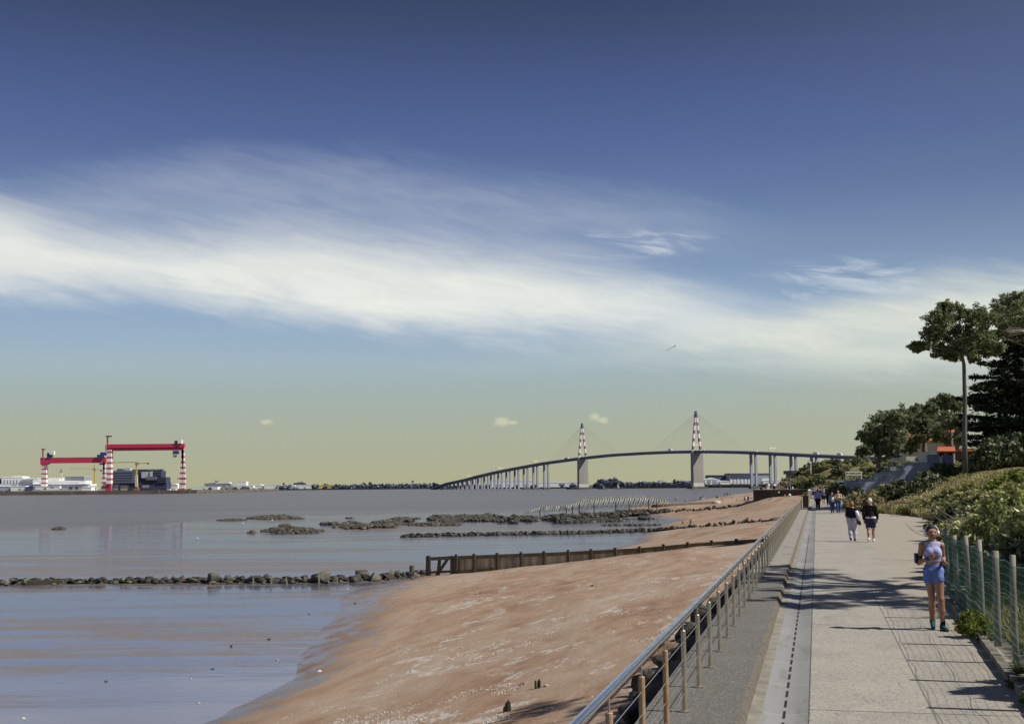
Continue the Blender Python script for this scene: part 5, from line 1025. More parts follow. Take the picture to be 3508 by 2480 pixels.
def cypress():
    r = np.random.default_rng(21); D = 118; bx, by = at(3530, 1560, D)[:2]; bz_ = hxy(bx, by) - .3; root = empty('cypress_tree', (bx, by, bz_), 'dark cypress with level spreading branches at the right edge of the slope', 'cypress')
    k_ = D / FOC; b = MB(); ztop = float(at(3530, 1085, D)[2]); b.tube([(bx, by, bz_), (bx, by, (bz_ + ztop) / 2), (bx, by, ztop)], [.3, .2, .05], 8); P_ = []
    ext = [(1130, 40), (1160, 70), (1190, 100), (1218, 120), (1240, 120), (1262, 170), (1290, 185), (1310, 212), (1330, 195), (1346, 150), (1362, 240), (1378, 200), (1405, 215), (1432, 225), (1450, 265), (1472, 215), (1500, 215), (1525, 205), (1548, 190)]
    for i, (v, R0_) in enumerate(ext):
        z = float(at(3530, v, D)[2]); na = 9
        for j in range(na):
            az_ = math.pi + (j - 4) * .64 + r.uniform(-.3, .3); R = R0_ * k_ * (1 if j == 4 else r.uniform(.6, .98)); p0 = Vector((bx, by, z - .25)); p1 = Vector((bx + math.cos(az_) * R, by + math.sin(az_) * R, z + r.uniform(-.6, .6)))
            limb(b, p0, p1, .05, .012, .05, 4, i * 9 + j); n = int(300 * R / 4.7); k = .25 + .75 * np.sqrt(r.random(n)); w = .20 + .62 * np.sin(np.clip(k, 0, 1) * math.pi * .92)
            lat = r.normal(size=n) * w * .55; ph = r.normal(size=n) * .10 - .08 * k
            P_.append(np.stack([p0.x + (p1.x - p0.x) * k - math.sin(az_) * lat, p0.y + (p1.y - p0.y) * k + math.cos(az_) * lat, p0.z + (p1.z - p0.z) * k + ph + .06], 1))
    b.build('trunk', 'bark', root, smooth=True)
    core = [clump_pts((bx, by, float(at(3530, v, D)[2])), R_ * 1.25 * k_, R_ * 1.25 * k_, 46 * k_, 2600, r, .3) for v, R_ in ((1180, 60), (1250, 90), (1320, 120), (1390, 150), (1450, 165), (1510, 165), (1560, 165))]
    foliage('crown', np.concatenate(P_ + core), .25, 'cypress_spray', root, 22, .3, .6, origin=root.location)
cypress()
# dead bare boughs caught in the pine beside the cypress
b = MB(); r_ = np.random.default_rng(4); D = 98; q0 = Vector(at(3520, 1135, D))
for i in range(9):
    e = Vector(at(3415 + r_.uniform(0, 70), 1100 + r_.uniform(0, 55), D + r_.uniform(-2, 2))); pts = limb(b, q0, e, .07, .015, .12, 6, i * 5)
    for j in range(3): limb(b, pts[3 + j % 3], pts[3 + j % 3] + Vector((r_.uniform(-.8, .1), r_.uniform(-.5, .5), r_.uniform(-.3, .5))), .02, .006, .1, 3, i + j)
tag(b.build('dead_bough', 'dead_twig'), 'bare grey dead boughs between the umbrella pines and the cypress', 'branch')

# shrubs: a few kinds are built once, then copied
def shrub_proto(kind, m, lobes, leaf, n, seed, aspect=.5, stems=6):
    r = np.random.default_rng(seed); root = empty('shrub', (0, 0, -50)); P_ = []
    for (x, y, z, R) in lobes:
        for tc in clump_pts((x, y, z), R, R, R * .85, 26, r, .55, -.7): P_.append(clump_pts(tc, R * .36, R * .36, R * .32, max(4, n // 26), r, .2))
    V, F = leaf_quads(np.concatenate(P_), leaf, r, aspect); link('foliage', np_mesh('foliage', V, F), m, root); b = MB()
    for i in range(stems):
        a = r.uniform(0, 6.28); limb(b, (r.uniform(-.1, .1), r.uniform(-.1, .1), -.3), (math.cos(a) * .5, math.sin(a) * .5, r.uniform(.5, 1.0)), .035, .012, .1, 3, i)
    st_ = b.build('stems', 'bark', None); st_.parent = root; return root
L1 = [(0, 0, .62, .6), (.55, .2, .45, .45), (-.5, -.15, .5, .48), (.1, -.5, .38, .42), (-.1, .5, .5, .45), (.25, .1, .95, .38)]
L2 = [(0, 0, .5, .6), (.7, 0, .38, .45), (-.75, .1, .36, .45), (.3, .4, .55, .4), (-.3, -.4, .42, .42)]
PROTO = {'green': shrub_proto('green', 'shrub_green', L1, .085, 700, 31), 'olive': shrub_proto('olive', 'shrub_olive', L2, .09, 650, 32, .35), 'dark': shrub_proto('dark', 'shrub_dark', L1, .10, 700, 33), 'glossy': shrub_proto('glossy', 'shrub_glossy', L1, .060, 1900, 34, .6), 'lime': shrub_proto('lime', 'shrub_lime', L1, .07, 800, 35), 'darklow': shrub_proto('darklow', 'shrub_dark', L2, .09, 700, 36), 'greenlow': shrub_proto('greenlow', 'shrub_green', L2, .085, 700, 37)}
_used = set()
def shrub(kind, x, y, size, label, group=None, zs=1.0, z=None, cat='shrub'):
    p = PROTO[kind]; zz = hxy(x, y) if z is None else z; sc = (size, size, size * zs)
    if kind in _used: o = tree_copy(p, (x, y, zz), random.uniform(0, 6.28), sc)
    else: o = p; o.location = (x, y, zz); o.scale = sc; o.rotation_euler = (0, 0, random.uniform(0, 6.28)); _used.add(kind)
    if 'group' in o: del o['group']
    return tag(o, label, cat, group)
def ud(u, D): q = at(u, 1650, D); return q[0], q[1]
# behind the fence
GN = 'glossy leaved shrubs behind the fence'
for u, D, sz, zs in ((3330, 33, 1.05, 1.0), (3395, 31, 1.2, 1.05), (3470, 30, 1.3, 1.1), (3440, 35, 1.35, 1.15), (3515, 34, 1.5, 1.2), (3375, 37, 1.2, 1.05), (3555, 29, 1.3, 1.1)): shrub('glossy', *ud(u, D), sz, 'leafy yellow green glossy shrub behind the mesh fence', GN, zs)
for u, D, sz in ((3400, 27, .8), (3470, 26, .9), (3350, 29.5, .75), (3525, 24, .9), (3312, 31, .7)): shrub('dark', *ud(u, D), sz, 'dark low shrub close behind the wire mesh', 'dark shrubs behind the wire mesh', 1.0)
# on the near slope
for u, D, sz, k in ((3205, 74, .9, 'green'), (3250, 72, 1.4, 'olive'), (3290, 66, 1.7, 'green'), (3330, 60, 1.8, 'green'), (3385, 55, 1.6, 'dark'), (3310, 76, 1.2, 'olive'), (3440, 50, 1.8, 'green'), (3500, 50, 1.9, 'olive'), (3360, 68, 1.5, 'green'), (3420, 62, 1.5, 'olive'), (3485, 58, 1.4, 'green'), (3180, 90, 1.0, 'olive'), (3215, 88, 1.1, 'green'), (3235, 84, 1.0, 'olive'), (3270, 86, 1.2, 'green'), (3300, 90, 1.1, 'olive'), (3330, 80, 1.2, 'green'), (3365, 84, 1.2, 'olive'), (3400, 78, 1.3, 'green'), (3430, 82, 1.2, 'olive'), (3470, 76, 1.4, 'green'), (3280, 80, 1.0, 'dark'), (3345, 74, 1.1, 'olive'), (3390, 70, 1.2, 'green'), (3150, 92, .8, 'green'), (3500, 70, 1.4, 'olive'), (3225, 78, .8, 'greenlow'), (3265, 66, 1.0, 'olive'), (3255, 48, 1.0, 'greenlow'), (3290, 50, 1.3, 'dark'), (3350, 45, 1.4, 'olive'), (3410, 44, 1.2, 'dark'), (3480, 42, 1.5, 'green'), (3130, 88, 1.1, 'greenlow')):
    shrub(k, *ud(u, D), sz, {'green': 'green bush growing on the grassy slope', 'dark': 'dark green bush growing on the grassy slope', 'olive': 'olive brown bush growing on the grassy slope', 'greenlow': 'low spreading green bush at the foot of the slope'}[k], 'bushes on the grassy slope', .85)
for u, D, sz, k, lab in ((3340, 84, 1.1, 'lime', 'yellow green bush at the foot of the bare pine trunk'), (3460, 70, 1.6, 'lime', 'bright yellow green bush high on the slope at the right edge'), (2950, 101, 1.75, 'olive', 'rounded olive bush beside the brown gate pillar'), (2975, 106, 1.6, 'greenlow', 'dome shaped bush behind the rounded olive one'), (3022, 104, 1.7, 'green', 'dark topped bush under the middle of the blue wall'), (3060, 103, 1.5, 'dark', 'dark bush below the blue garden wall'), (3100, 103, 1.6, 'dark', 'dark bush at the foot of the taller blue wall panel'), (3140, 101, 1.5, 'dark', 'dark bush below the right end of the blue walls'), (3188, 104, 1.5, 'dark', 'dark creeper bush below the right wall panels'), (3224, 119, 1.5, 'dark', 'dark upright creeper bush between the two right wall panels'), (3252, 119, 1.2, 'dark', 'dark bush at the foot of the rightmost wall panel')): shrub(k, *ud(u, D), sz, lab, None, .9)
# by the path edge
q = onz(3322, 2186, 0); shrub('lime', q[0] + .12, q[1] + .1, .30, 'small bright lime green bush growing from the kerb beside the jogger', None, 1.1, 0)
q = onz(3352, 2200, 0); shrub('dark', q[0] + .1, q[1], .17, 'small dark tuft beside the lime green bush', None, .9, 0)
for s_, t_, sz in ((11.2, 2.12, .34), (12.4, 2.18, .30), (13.3, 2.22, .27), (14.4, 2.26, .24), (15.6, 2.30, .20), (16.8, 2.36, .17), (10.2, 2.1, .4)):
    p_ = P(s_, t_); shrub('darklow', p_.x, p_.y, sz, 'dark ivy tuft creeping over the kerb at the lower right', 'ivy tufts along the kerb', .8, 0)
# shrub and pines that stand just outside the picture and throw the shade seen on the path
shrub('green', 7.8, 14.0, 1.2, 'bush beyond the right edge whose shade falls on the paving', None, 1.85, .0)
b_ = np.random.default_rng(2)
def shade_pine(x, y, z0, h, R, seed, label, n=15, ys_=1.95):
    r = np.random.default_rng(seed); root = empty('umbrella_pine', (x, y, z0), label, 'pine tree'); b = MB(); b.tube([(x, y, z0 - .3), (x + .2, y + .1, z0 + h * .5), (x - .1, y, z0 + h * .8)], [.3, .24, .16], 9); P_ = []
    for i in range(n):
        a = i * 2.4 + r.uniform(-.3, .3); rr = R * math.sqrt((i + .5) / n); c = Vector((x + math.cos(a) * rr, y + math.sin(a) * rr * ys_, z0 + h * r.uniform(.62, 1.0))); limb(b, (x, y, z0 + h * .6), c, .09, .02, .1, 5, i)
        S_ = r.uniform(.55, 1.0)
        for tc in clump_pts(c, S_ * 1.1, S_ * 1.1, S_ * .3, 11, r, .2): P_.append(clump_pts(tc, .34, .34, .14, 34, r, .2))
    b.build('trunk', 'bark', root, smooth=True); foliage('crown', np.concatenate(P_), .13, 'pine_needles', root, seed, .34, origin=root.location)
shade_pine(17.4, 26.0, 3.2, 10.2, 3.05, 61, 'open crowned pine standing beyond the right edge above the jogger', 26)
shade_pine(16.6, 22.0, 3.0, 8.2, 1.8, 62, 'slim pine standing beyond the right edge nearer than the open crowned one', 8, 1.2)

# low growth on the slope: uncountable
def slope_pts(n, s0, s1, t1, r, edge=.15):
    s = r.uniform(s0, s1, n); t = t0(s) + edge + r.random(n) ** 1.15 * t1; z = hill_z(s, t); return s * PD[0] + t * PN[0], s * PD[1] + t * PN[1], z + .05
def grass(name, n, s0, s1, t1, h, m, seed, thr=None, edge=.15):
    r = np.random.default_rng(seed); x, y, z = slope_pts(n, s0, s1, t1, r, edge)
    if thr is not None: k = fbm2(x, y, .16, .16, 91, 3) > thr; x, y, z = x[k], y[k], z[k]
    n = len(x); hh = h * r.uniform(.5, 1.3, n) * (1 + .8 * fbm2(x, y, .3, .3, 17, 2)); a = r.uniform(0, 6.28, n); w = .011 + .012 * r.random(n); w = w * np.clip(y / 22, 1, 3); lx, ly = r.normal(size=n) * .33 * hh, r.normal(size=n) * .33 * hh
    B = np.stack([x, y, z - .05], 1); d = np.stack([np.cos(a) * w, np.sin(a) * w, 0 * a], 1); T = np.stack([x + lx, y + ly, z + hh], 1); Mx = np.stack([x + lx * .35, y + ly * .35, z + hh * .6], 1)
    V = np.stack([B - d, B + d, Mx + d * .8, T, Mx - d * .8], 1).reshape(-1, 3); i = np.arange(n)[:, None] * 5
    tri = np.concatenate([i + np.array([[0, 1, 2]]), i + np.array([[0, 2, 4]]), i + np.array([[4, 2, 3]])])
    return tag(link(name, np_mesh(name, V, tri), m), kind='stuff')
tag(grass('dry_grass', 60000, 29, 112, 9, .34, 'dry_grass', 71, -.08), 'dry straw coloured grass on the slope', 'grass')
tag(grass('green_grass', 42000, 29, 112, 9, .32, 'green_grass', 72), 'olive green grass on the slope', 'grass')
tag(grass('verge_grass', 30000, 8, 30, 4.5, .22, 'green_grass', 73, None, .02), 'yellow green rough grass behind the mesh fence', 'grass')
def undergrowth():
    r = np.random.default_rng(75); P_ = []; n = 430; s = np.concatenate([r.uniform(30, 110, n // 2), r.uniform(36, 80, n - n // 2)]); t = t0(s) + .5 + r.random(n) * 8.0
    for i in range(n):
        x, y = s[i] * PD[0] + t[i] * PN[0], s[i] * PD[1] + t[i] * PN[1]
        if fbm2(np.array([x]), np.array([y]), .13, .13, 55, 3)[0] < (-.14 if s[i] < 64 else .08): continue
        R = r.uniform(.25, .75); P_.append(clump_pts((x, y, hz(s[i], t[i]) + R * .35), R, R, R * .75, int(150 * R) + 40, r, .35, -.5))
    A = np.concatenate(P_); k = r.random(len(A)) < .55
    tag(tag(foliage('undergrowth', A[k], .085, 'shrub_green', None, 76, .4), kind='stuff'), 'tangled green low scrub on the slope', 'scrub'); tag(tag(foliage('scrub', A[~k], .085, 'shrub_olive', None, 77, .35), kind='stuff'), 'brownish olive low scrub on the slope', 'scrub')
undergrowth()
# bare twiggy bushes
def twigs(u, D, size, n, seed, label):
    r = np.random.default_rng(seed); x, y = ud(u, D); z = hxy(x, y); b = MB()
    for i in range(n):
        a = r.uniform(2.0, 4.4); L = size * r.uniform(.5, 1.2); p = Vector((x + r.uniform(-.5, .5) * size, y + r.uniform(-.3, .3), z)); e = p + Vector((math.cos(a) * L * .9, math.sin(a) * L * .5, L * r.uniform(.35, .95))); pts = limb(b, p, e, .019, .007, .12, 5, seed + i)
        for j in range(3): limb(b, pts[2 + j], pts[2 + j] + Vector((r.uniform(-.5, .1), r.uniform(-.2, .2), r.uniform(.0, .5))) * size * .5, .007, .003, .1, 3, i * 3 + j)
    tag(b.build('dead_shrub', 'dead_twig'), label, 'dead bush')
twigs(3365, 41, 1.5, 34, 81, 'bare grey twigs arching left above the paving edge'); twigs(3420, 38, 1.9, 36, 82, 'bare brushwood between the glossy shrubs and the slope'); twigs(3480, 33, 1.5, 26, 83, 'dry brown twigs at the right edge behind the fence')

# hedges and growth on the bluff farther on
GB_ = 'bushes of the far bluff'
r_ = np.random.default_rng(91)
for i in range(210):
    s_ = float(r_.uniform(132, 412)); t_ = float(t0(s_)) + 1.0 + r_.random() ** 1.1 * (15 if s_ < 330 else 26); k = r_.choice(['green', 'olive', 'dark', 'green', 'lime' if s_ < 200 and t_ > 8 else 'olive']); p_ = P(s_, t_); sz = r_.uniform(1.3, 2.3) if s_ > 290 else r_.uniform(.9, 1.7)
    shrub(k, p_.x, p_.y, sz, {'green': 'green bush on the far bluff above the walk', 'olive': 'olive brown bush on the far bluff above the walk', 'dark': 'dark bush on the far bluff above the walk', 'lime': 'yellow green bush high on the far bluff'}[k], GB_, .8)
for i, (u, D) in enumerate(((2866, 112), (2880, 116), (2893, 118), (2905, 121), (2920, 123), (2938, 124), (2955, 126), (2972, 127), (2990, 128), (3008, 129), (3030, 131), (3052, 132))):
    x, y = ud(u, D); z = float(at(u, np.interp(u, [2866, 2890, 2960, 3060], [1668, 1650, 1633, 1608]), D)[2]) - .3
    shrub('dark', x, y, 1.15, 'dark clipped hedge bush along the top of the blue garden wall', 'hedge above the garden wall', .8, min(z, hxy(x, y) + 1.2))
for u, D in ((3030, 140), (3065, 142), (3095, 140), (3125, 138), (3150, 140)): x, y = ud(u, D); shrub('green', x, y, 1.25, 'garden bush between the garden walls and the far pines', 'garden bushes below the pines', .9, hxy(x, y))
for u, D, sz in ((3162, 134, .9), (3184, 134, .8)): x, y = ud(u, D); shrub('lime', x, y, sz, 'bright green garden hedge left of the orange roof', 'bright hedge by the orange roof', .8, float(at(u, 1565, D)[2]) - .6)
x, y = ud(2806, 300); shrub('dark', x, y, 2.3, 'tall dark bush standing in front of the bridge deck on the bluff', None, 1.15)
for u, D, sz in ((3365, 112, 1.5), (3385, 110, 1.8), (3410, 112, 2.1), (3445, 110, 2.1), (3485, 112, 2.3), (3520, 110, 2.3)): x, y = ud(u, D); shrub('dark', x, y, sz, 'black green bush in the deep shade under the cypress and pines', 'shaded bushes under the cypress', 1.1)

# ================================================================== WALLS, HOUSES, SMALL THINGS ON THE RIGHT
mat('wall_blue', (.30, .325, .44), (.24, .26, .37), .8, .85, bump=.3, bscale=4); mat('plaster_white', (.60, .58, .53), (.50, .48, .43), .6, .85); mat('roof_orange', (.52, .13, .04), (.40, .10, .035), 2.5, .8, stretch=(1, 1, 6), bump=.6); mat('rust_iron', (.11, .055, .035), (.07, .035, .024), 2, .85, bump=.4); mat('window_dark', (.02, .024, .03), None, 2, .15, spec=.6); mat('white_paint', (.74, .74, .71), (.66, .66, .63), 2, .5); mat('block_concrete', (.30, .265, .21), (.20, .175, .14), .5, .9, bump=.4)
wr = empty('garden_wall', base(2897, 1690, 112), 'blue grey garden wall stepping up the hill behind the bushes', 'wall')
for u0, u1, v0, v1, D in ((2895, 2945, 1648, 1690, 112), (2944, 3000, 1642, 1685, 113.5), (2999, 3020, 1619, 1675, 115), (3022, 3100, 1614, 1672, 116), (3099, 3184, 1586, 1660, 118), (3180, 3216, 1559, 1640, 121), (3232, 3266, 1559, 1640, 122)):
    px_box(MB(), u0, u1, v0, v1, D, .35).build('wall_panel', 'wall_blue', wr); px_box(MB(), u0 - .5, u1 + .5, v0 - 1.6, v0, D - .06, .47).build('coping', 'bridge_deck', wr)
h = empty('garden_hut', base(3085, 1616, 120), 'small white ribbed hut above the blue garden wall', 'hut'); px_box(MB(), 3071, 3101, 1598, 1620, 119.4, 2).build('wall', 'white_paint', h); px_box(MB(), 3069.5, 3102.5, 1595.5, 1598, 119.1, 2.6).build('roof', 'wall_blue', h)
for v in (1603, 1608, 1613): px_box(MB(), 3071, 3101, v, v + .7, 119.37, .05).build('board_line', 'wall_blue', h)
for u, lab in ((3145, 'small white garden chair on the taller blue wall'),):
    c = empty('garden_chair', base(u, 1586, 121), lab, 'chair'); px_box(MB(), 3140, 3156, 1578, 1580.5, 121, .5).build('seat', 'white_paint', c); px_box(MB(), 3140, 3154, 1570, 1573, 121.5, .06).build('backrest', 'white_paint', c)
    for uu in (3141, 3154): px_box(MB(), uu, uu + 1.4, 1580, 1590, 121, .06).build('leg', 'white_paint', c)
h = empty('house', base(3240, 1600, 127), 'low house with a bright orange tiled roof behind the bare pine trunk', 'house')
px_box(MB(), 3213, 3271, 1544, 1605, 127, 6).build('wall', 'plaster_white', h); b = MB(); b.slab([at(3210, 1545, 126.4), at(3274, 1545, 126.4), at(3270, 1530, 129.5), at(3213, 1530, 129.5)], (0, .05, -.18)); b.slab([at(3213, 1530, 129.5), at(3270, 1530, 129.5), at(3274, 1545, 133.5), at(3210, 1545, 133.5)], (0, .05, -.18)); b.build('roof', 'roof_orange', h)
for u in (3220, 3250): f_ = px_box(MB(), u, u + 12, 1551, 1566, 126.93, .05).build('window', 'window_dark', h); px_box(MB(), u - 1, u + 13, 1566, 1567.5, 126.85, .15).build('sill', 'white_paint', f_)
h = empty('house', base(3190, 1575, 200), 'pale house with red roof edges half hidden by the far pines', 'house')
px_box(MB(), 3105, 3300, 1508, 1600, 200, 9).build('wall', 'plaster_white', h); b = MB(); b.slab([at(3098, 1509, 199.3), at(3308, 1509, 199.3), at(3290, 1470, 204.5), at(3120, 1470, 204.5)], (0, .06, -.25)); b.slab([at(3120, 1470, 204.5), at(3290, 1470, 204.5), at(3308, 1509, 209.7), at(3098, 1509, 209.7)], (0, .06, -.25)); b.build('roof', 'roof_orange', h)
for u in (3118, 3142, 3240, 3275): f_ = px_box(MB(), u, u + 10, 1520, 1538, 199.9, .06).build('window', 'window_dark', h); px_box(MB(), u - 1, u + 11, 1538, 1539.6, 199.8, .2).build('sill', 'white_paint', f_)
px_box(MB(), 3150, 3158, 1458, 1480, 203, 1.2).build('chimney', 'roof_orange', h)
h = empty('house', base(3385, 1575, 150), 'house with a rust red wall in the shade behind the cypress', 'house'); px_box(MB(), 3300, 3420, 1545, 1600, 150, 8).build('wall', 'rust_iron', h); px_box(MB(), 3292, 3430, 1536, 1546, 149.4, 9).build('roof', 'roof_orange', h)
q = P(107.2, 3.15); b = MB(); b.box((q.x, q.y, .95), (.40, .22, 1.95), PANG, .97); b.box((q.x, q.y, 1.96), (.46, .28, .08), PANG); tag(b.build('gate_pillar', 'rust_iron'), 'rusty brown iron gate pillar where the walk narrows', 'pillar')
for i, (s_, t_) in enumerate(((109, 3.2), (111, 3.3), (113.5, 3.35), (116, 3.4), (119, 3.4))): p_ = P(s_, t_); shrub('dark', p_.x, p_.y, 1.0, 'dark clipped hedge beside the narrow walk behind the gate pillar', 'hedge behind the gate pillar', 1.5, 0)
q = Vector(at(3037, 1745, 94)); z = hxy(q.x, q.y); b = MB(); b.tube([(q.x, q.y, z - .3), (q.x + .02, q.y, float(at(3037, 1655, 94)[2]))], .028, 6); tag(b.build('iron_pole', 'rust_iron'), 'thin rusty iron pole standing alone in the dry grass', 'pole')
fr = empty('low_rail', (*at(3100, 1728, 88)[:2], 1.2), 'low pale rail in the grass right of the thin iron pole', 'rail'); a, c = Vector(at(3052, 1724, 89)), Vector(at(3126, 1722, 86)); MB().tube([a, c], .035, 5).build('rail_bar', 'fence_post', fr)
for p_ in (a, c): MB().tube([p_, (p_.x, p_.y, hxy(p_.x, p_.y) - .2)], .04, 5).build('post', 'fence_post', fr)
bn = empty('bench', onz(2952, 1752, 0), 'plain pale bench at the grass edge behind the walking couple', 'bench'); a, c = Vector(at(2932, 1738, 98)), Vector(at(2972, 1738, 97)); MB().bar(a, c, .42, .06).build('seat', 'fence_post', bn)
for k in (.15, .85): p_ = a.lerp(c, k); MB().bar((p_.x, p_.y, p_.z - .03), (p_.x, p_.y, 0), .34, .08).build('leg', 'fence_post', bn)
wb = empty('white_barrier', P(150, 0, 0), 'long white sloping handrail barrier above the crowd on the walk', 'barrier')
for (u0, v0, u1, v1) in ((2767, 1684, 2882, 1663), (2838, 1687, 2892, 1680)):
    a, c = Vector(at(u0, v0, 150)), Vector(at(u1, v1, 146)); MB().tube([a, c], .10, 6).build('handrail', 'white_paint', wb)
    for k in (.05, .5, .95): p_ = a.lerp(c, k); MB().tube([p_, (p_.x, p_.y, 0)], .05, 5).build('post', 'white_paint', wb)
q = at(2849, 1672, 165); b = MB(); b.lathe((q[0], q[1], 0), [(.12, 0), (.12, float(at(2849, 1656, 165)[2]) - .1), (.05, float(at(2849, 1656, 165)[2]))], 7); mat('post_orange', (.70, .36, .04), None, 2, .6); tag(b.build('marker_post', 'post_orange'), 'yellow orange marker post behind the white barrier', 'post')
px = MB(); px_box(px, 2868, 2892, 1646, 1690, 128, 1.0); tag(px.build('wall_pier', 'bridge_pier'), 'pale grey wall pier left of the hedge by the narrow walk', 'wall')
tr = empty('terrace_railing', base(2920, 1630, 142), 'white railing of a terrace above the dark hedge', 'railing'); tub([(2897, 1616), (2952, 1616)], 142, .12).build('top_rail', 'white_paint', tr); tub([(2897, 1626), (2952, 1626)], 142, .1).build('lower_rail', 'white_paint', tr)
for u in (2898, 2907, 2930, 2951): tub([(u, 1616), (u, 1640)], 142.1, .1).build('post', 'white_paint', tr)
for u, D, sz in ((2700, 326, 2.4), (2722, 322, 2.0), (2740, 324, 2.1), (2758, 322, 2.4), (2778, 322, 2.8), (2688, 330, 2.0)): x, y = ud(u, D); shrub('green' if u < 2750 else 'dark', x, y, sz, 'bush growing in front of the old blockhouse', 'bushes around the blockhouse', .9)
bl = empty('blockhouse', base(2735, 1650, 330), 'old beige concrete blockhouse set into the far bluff', 'blockhouse'); px_box(MB(), 2716, 2766, 1622, 1660, 330, 8).build('wall', 'block_concrete', bl); px_box(MB(), 2712, 2771, 1611, 1623, 329, 10).build('roof', 'seawall_stone', bl); px_box(MB(), 2722, 2737, 1634, 1648, 329.9, .2).build('door', 'window_dark', bl)
lp = empty('street_lamp', base(2778, 1606, 262), 'white street lamp on top of the far bluff under the bridge', 'lamp'); tub([(2778, 1622), (2778, 1584)], 262, .16).build('pole', 'white_paint', lp); tub([(2779, 1585), (2768, 1580)], 262, .4).build('lamp_head', 'white_paint', lp)
q = Vector(at(2708, 1680, 298)); b = MB(); b.tube([(q.x, q.y, .6), (q.x, q.y, 3.6)], .09, 5); tag(b.build('lamp_post', 'bridge_pier'), 'thin grey post in front of the old blockhouse', 'post')
# trees of the far bank
def far_trees():
    r = np.random.default_rng(101); P_ = []
    for u in np.concatenate([np.arange(985, 1500, 4.0), np.arange(655, 985, 9.0), np.arange(1478, 1990, 8.0), np.arange(2046, 2420, 4.5), np.arange(-60, 60, 20)]):
        D = float(np.interp(u, [e[0] for e in edge], [e[1] for e in edge])) + r.uniform(60, 420); hpx = (r.uniform(5, 13) if 985 < u < 1500 or u > 2040 else r.uniform(3, 8)); q = at(u, 1676 - .0099 * (u - 1300), D); R = hpx * D / FOC
        P_.append(clump_pts((q[0] + r.uniform(-8, 8), D, -3.2 + R * .55), R * r.uniform(.6, 1.6), R * .8, R * .72, 46, r, .4, -.8))
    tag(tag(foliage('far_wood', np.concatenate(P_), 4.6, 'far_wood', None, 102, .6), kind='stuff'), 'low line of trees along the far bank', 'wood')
far_trees()
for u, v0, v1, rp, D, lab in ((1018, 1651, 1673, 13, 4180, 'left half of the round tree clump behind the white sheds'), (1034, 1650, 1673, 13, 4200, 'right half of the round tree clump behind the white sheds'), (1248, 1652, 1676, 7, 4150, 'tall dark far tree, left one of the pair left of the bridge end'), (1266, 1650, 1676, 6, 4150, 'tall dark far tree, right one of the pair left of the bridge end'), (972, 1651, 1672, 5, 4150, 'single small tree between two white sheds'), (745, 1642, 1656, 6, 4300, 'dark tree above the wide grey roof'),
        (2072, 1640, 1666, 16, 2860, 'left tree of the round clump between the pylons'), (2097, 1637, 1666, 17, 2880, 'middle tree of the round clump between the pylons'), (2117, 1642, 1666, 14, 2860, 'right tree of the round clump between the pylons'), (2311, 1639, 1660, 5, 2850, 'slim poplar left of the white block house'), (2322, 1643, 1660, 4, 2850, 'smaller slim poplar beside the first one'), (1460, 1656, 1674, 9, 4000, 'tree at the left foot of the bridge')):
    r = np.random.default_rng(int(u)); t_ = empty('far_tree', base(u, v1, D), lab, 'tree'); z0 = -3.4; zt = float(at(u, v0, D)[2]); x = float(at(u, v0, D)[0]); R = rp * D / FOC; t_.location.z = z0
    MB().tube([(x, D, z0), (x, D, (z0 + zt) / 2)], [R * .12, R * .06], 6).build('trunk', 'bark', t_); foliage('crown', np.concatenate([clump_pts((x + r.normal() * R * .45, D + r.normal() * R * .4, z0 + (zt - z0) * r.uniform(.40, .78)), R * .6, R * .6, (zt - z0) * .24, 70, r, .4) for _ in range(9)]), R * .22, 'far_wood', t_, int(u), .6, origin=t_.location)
# ================================================================== PEOPLE
# a body is one smooth skin grown over tapered bones (a signed distance field, meshed by surface nets); clothes are the same field a little larger, cut at their hems
def sdf_cone(Q, a, b, ra, rb, sq=1.0):
    a, b = np.array(a, float), np.array(b, float)
    if sq != 1.0:
        Q = Q.copy(); yc = (a[1] + b[1]) / 2; Q[..., 1] = yc + (Q[..., 1] - yc) / sq; a = a.copy(); b = b.copy(); a[1] = yc + (a[1] - yc) / sq; b[1] = yc + (b[1] - yc) / sq
    ba = b - a; h = np.clip(((Q - a) @ ba) / (ba @ ba + 1e-9), 0, 1)
    return (np.linalg.norm(Q - a - h[..., None] * ba, axis=-1) - (ra + (rb - ra) * h)) * min(1.0, sq)
def smin(a, b, k): h = np.clip(.5 + .5 * (b - a) / k, 0, 1); return b + (a - b) * h - k * h * (1 - h)
def field(Q, bones, k=.03, off=0.0):
    d = None
    for (n_, a, b, ra, rb, sq) in bones:
        e = sdf_cone(Q, a, b, ra + off, rb + off, sq); d = e if d is None else smin(d, e, k)
    return d
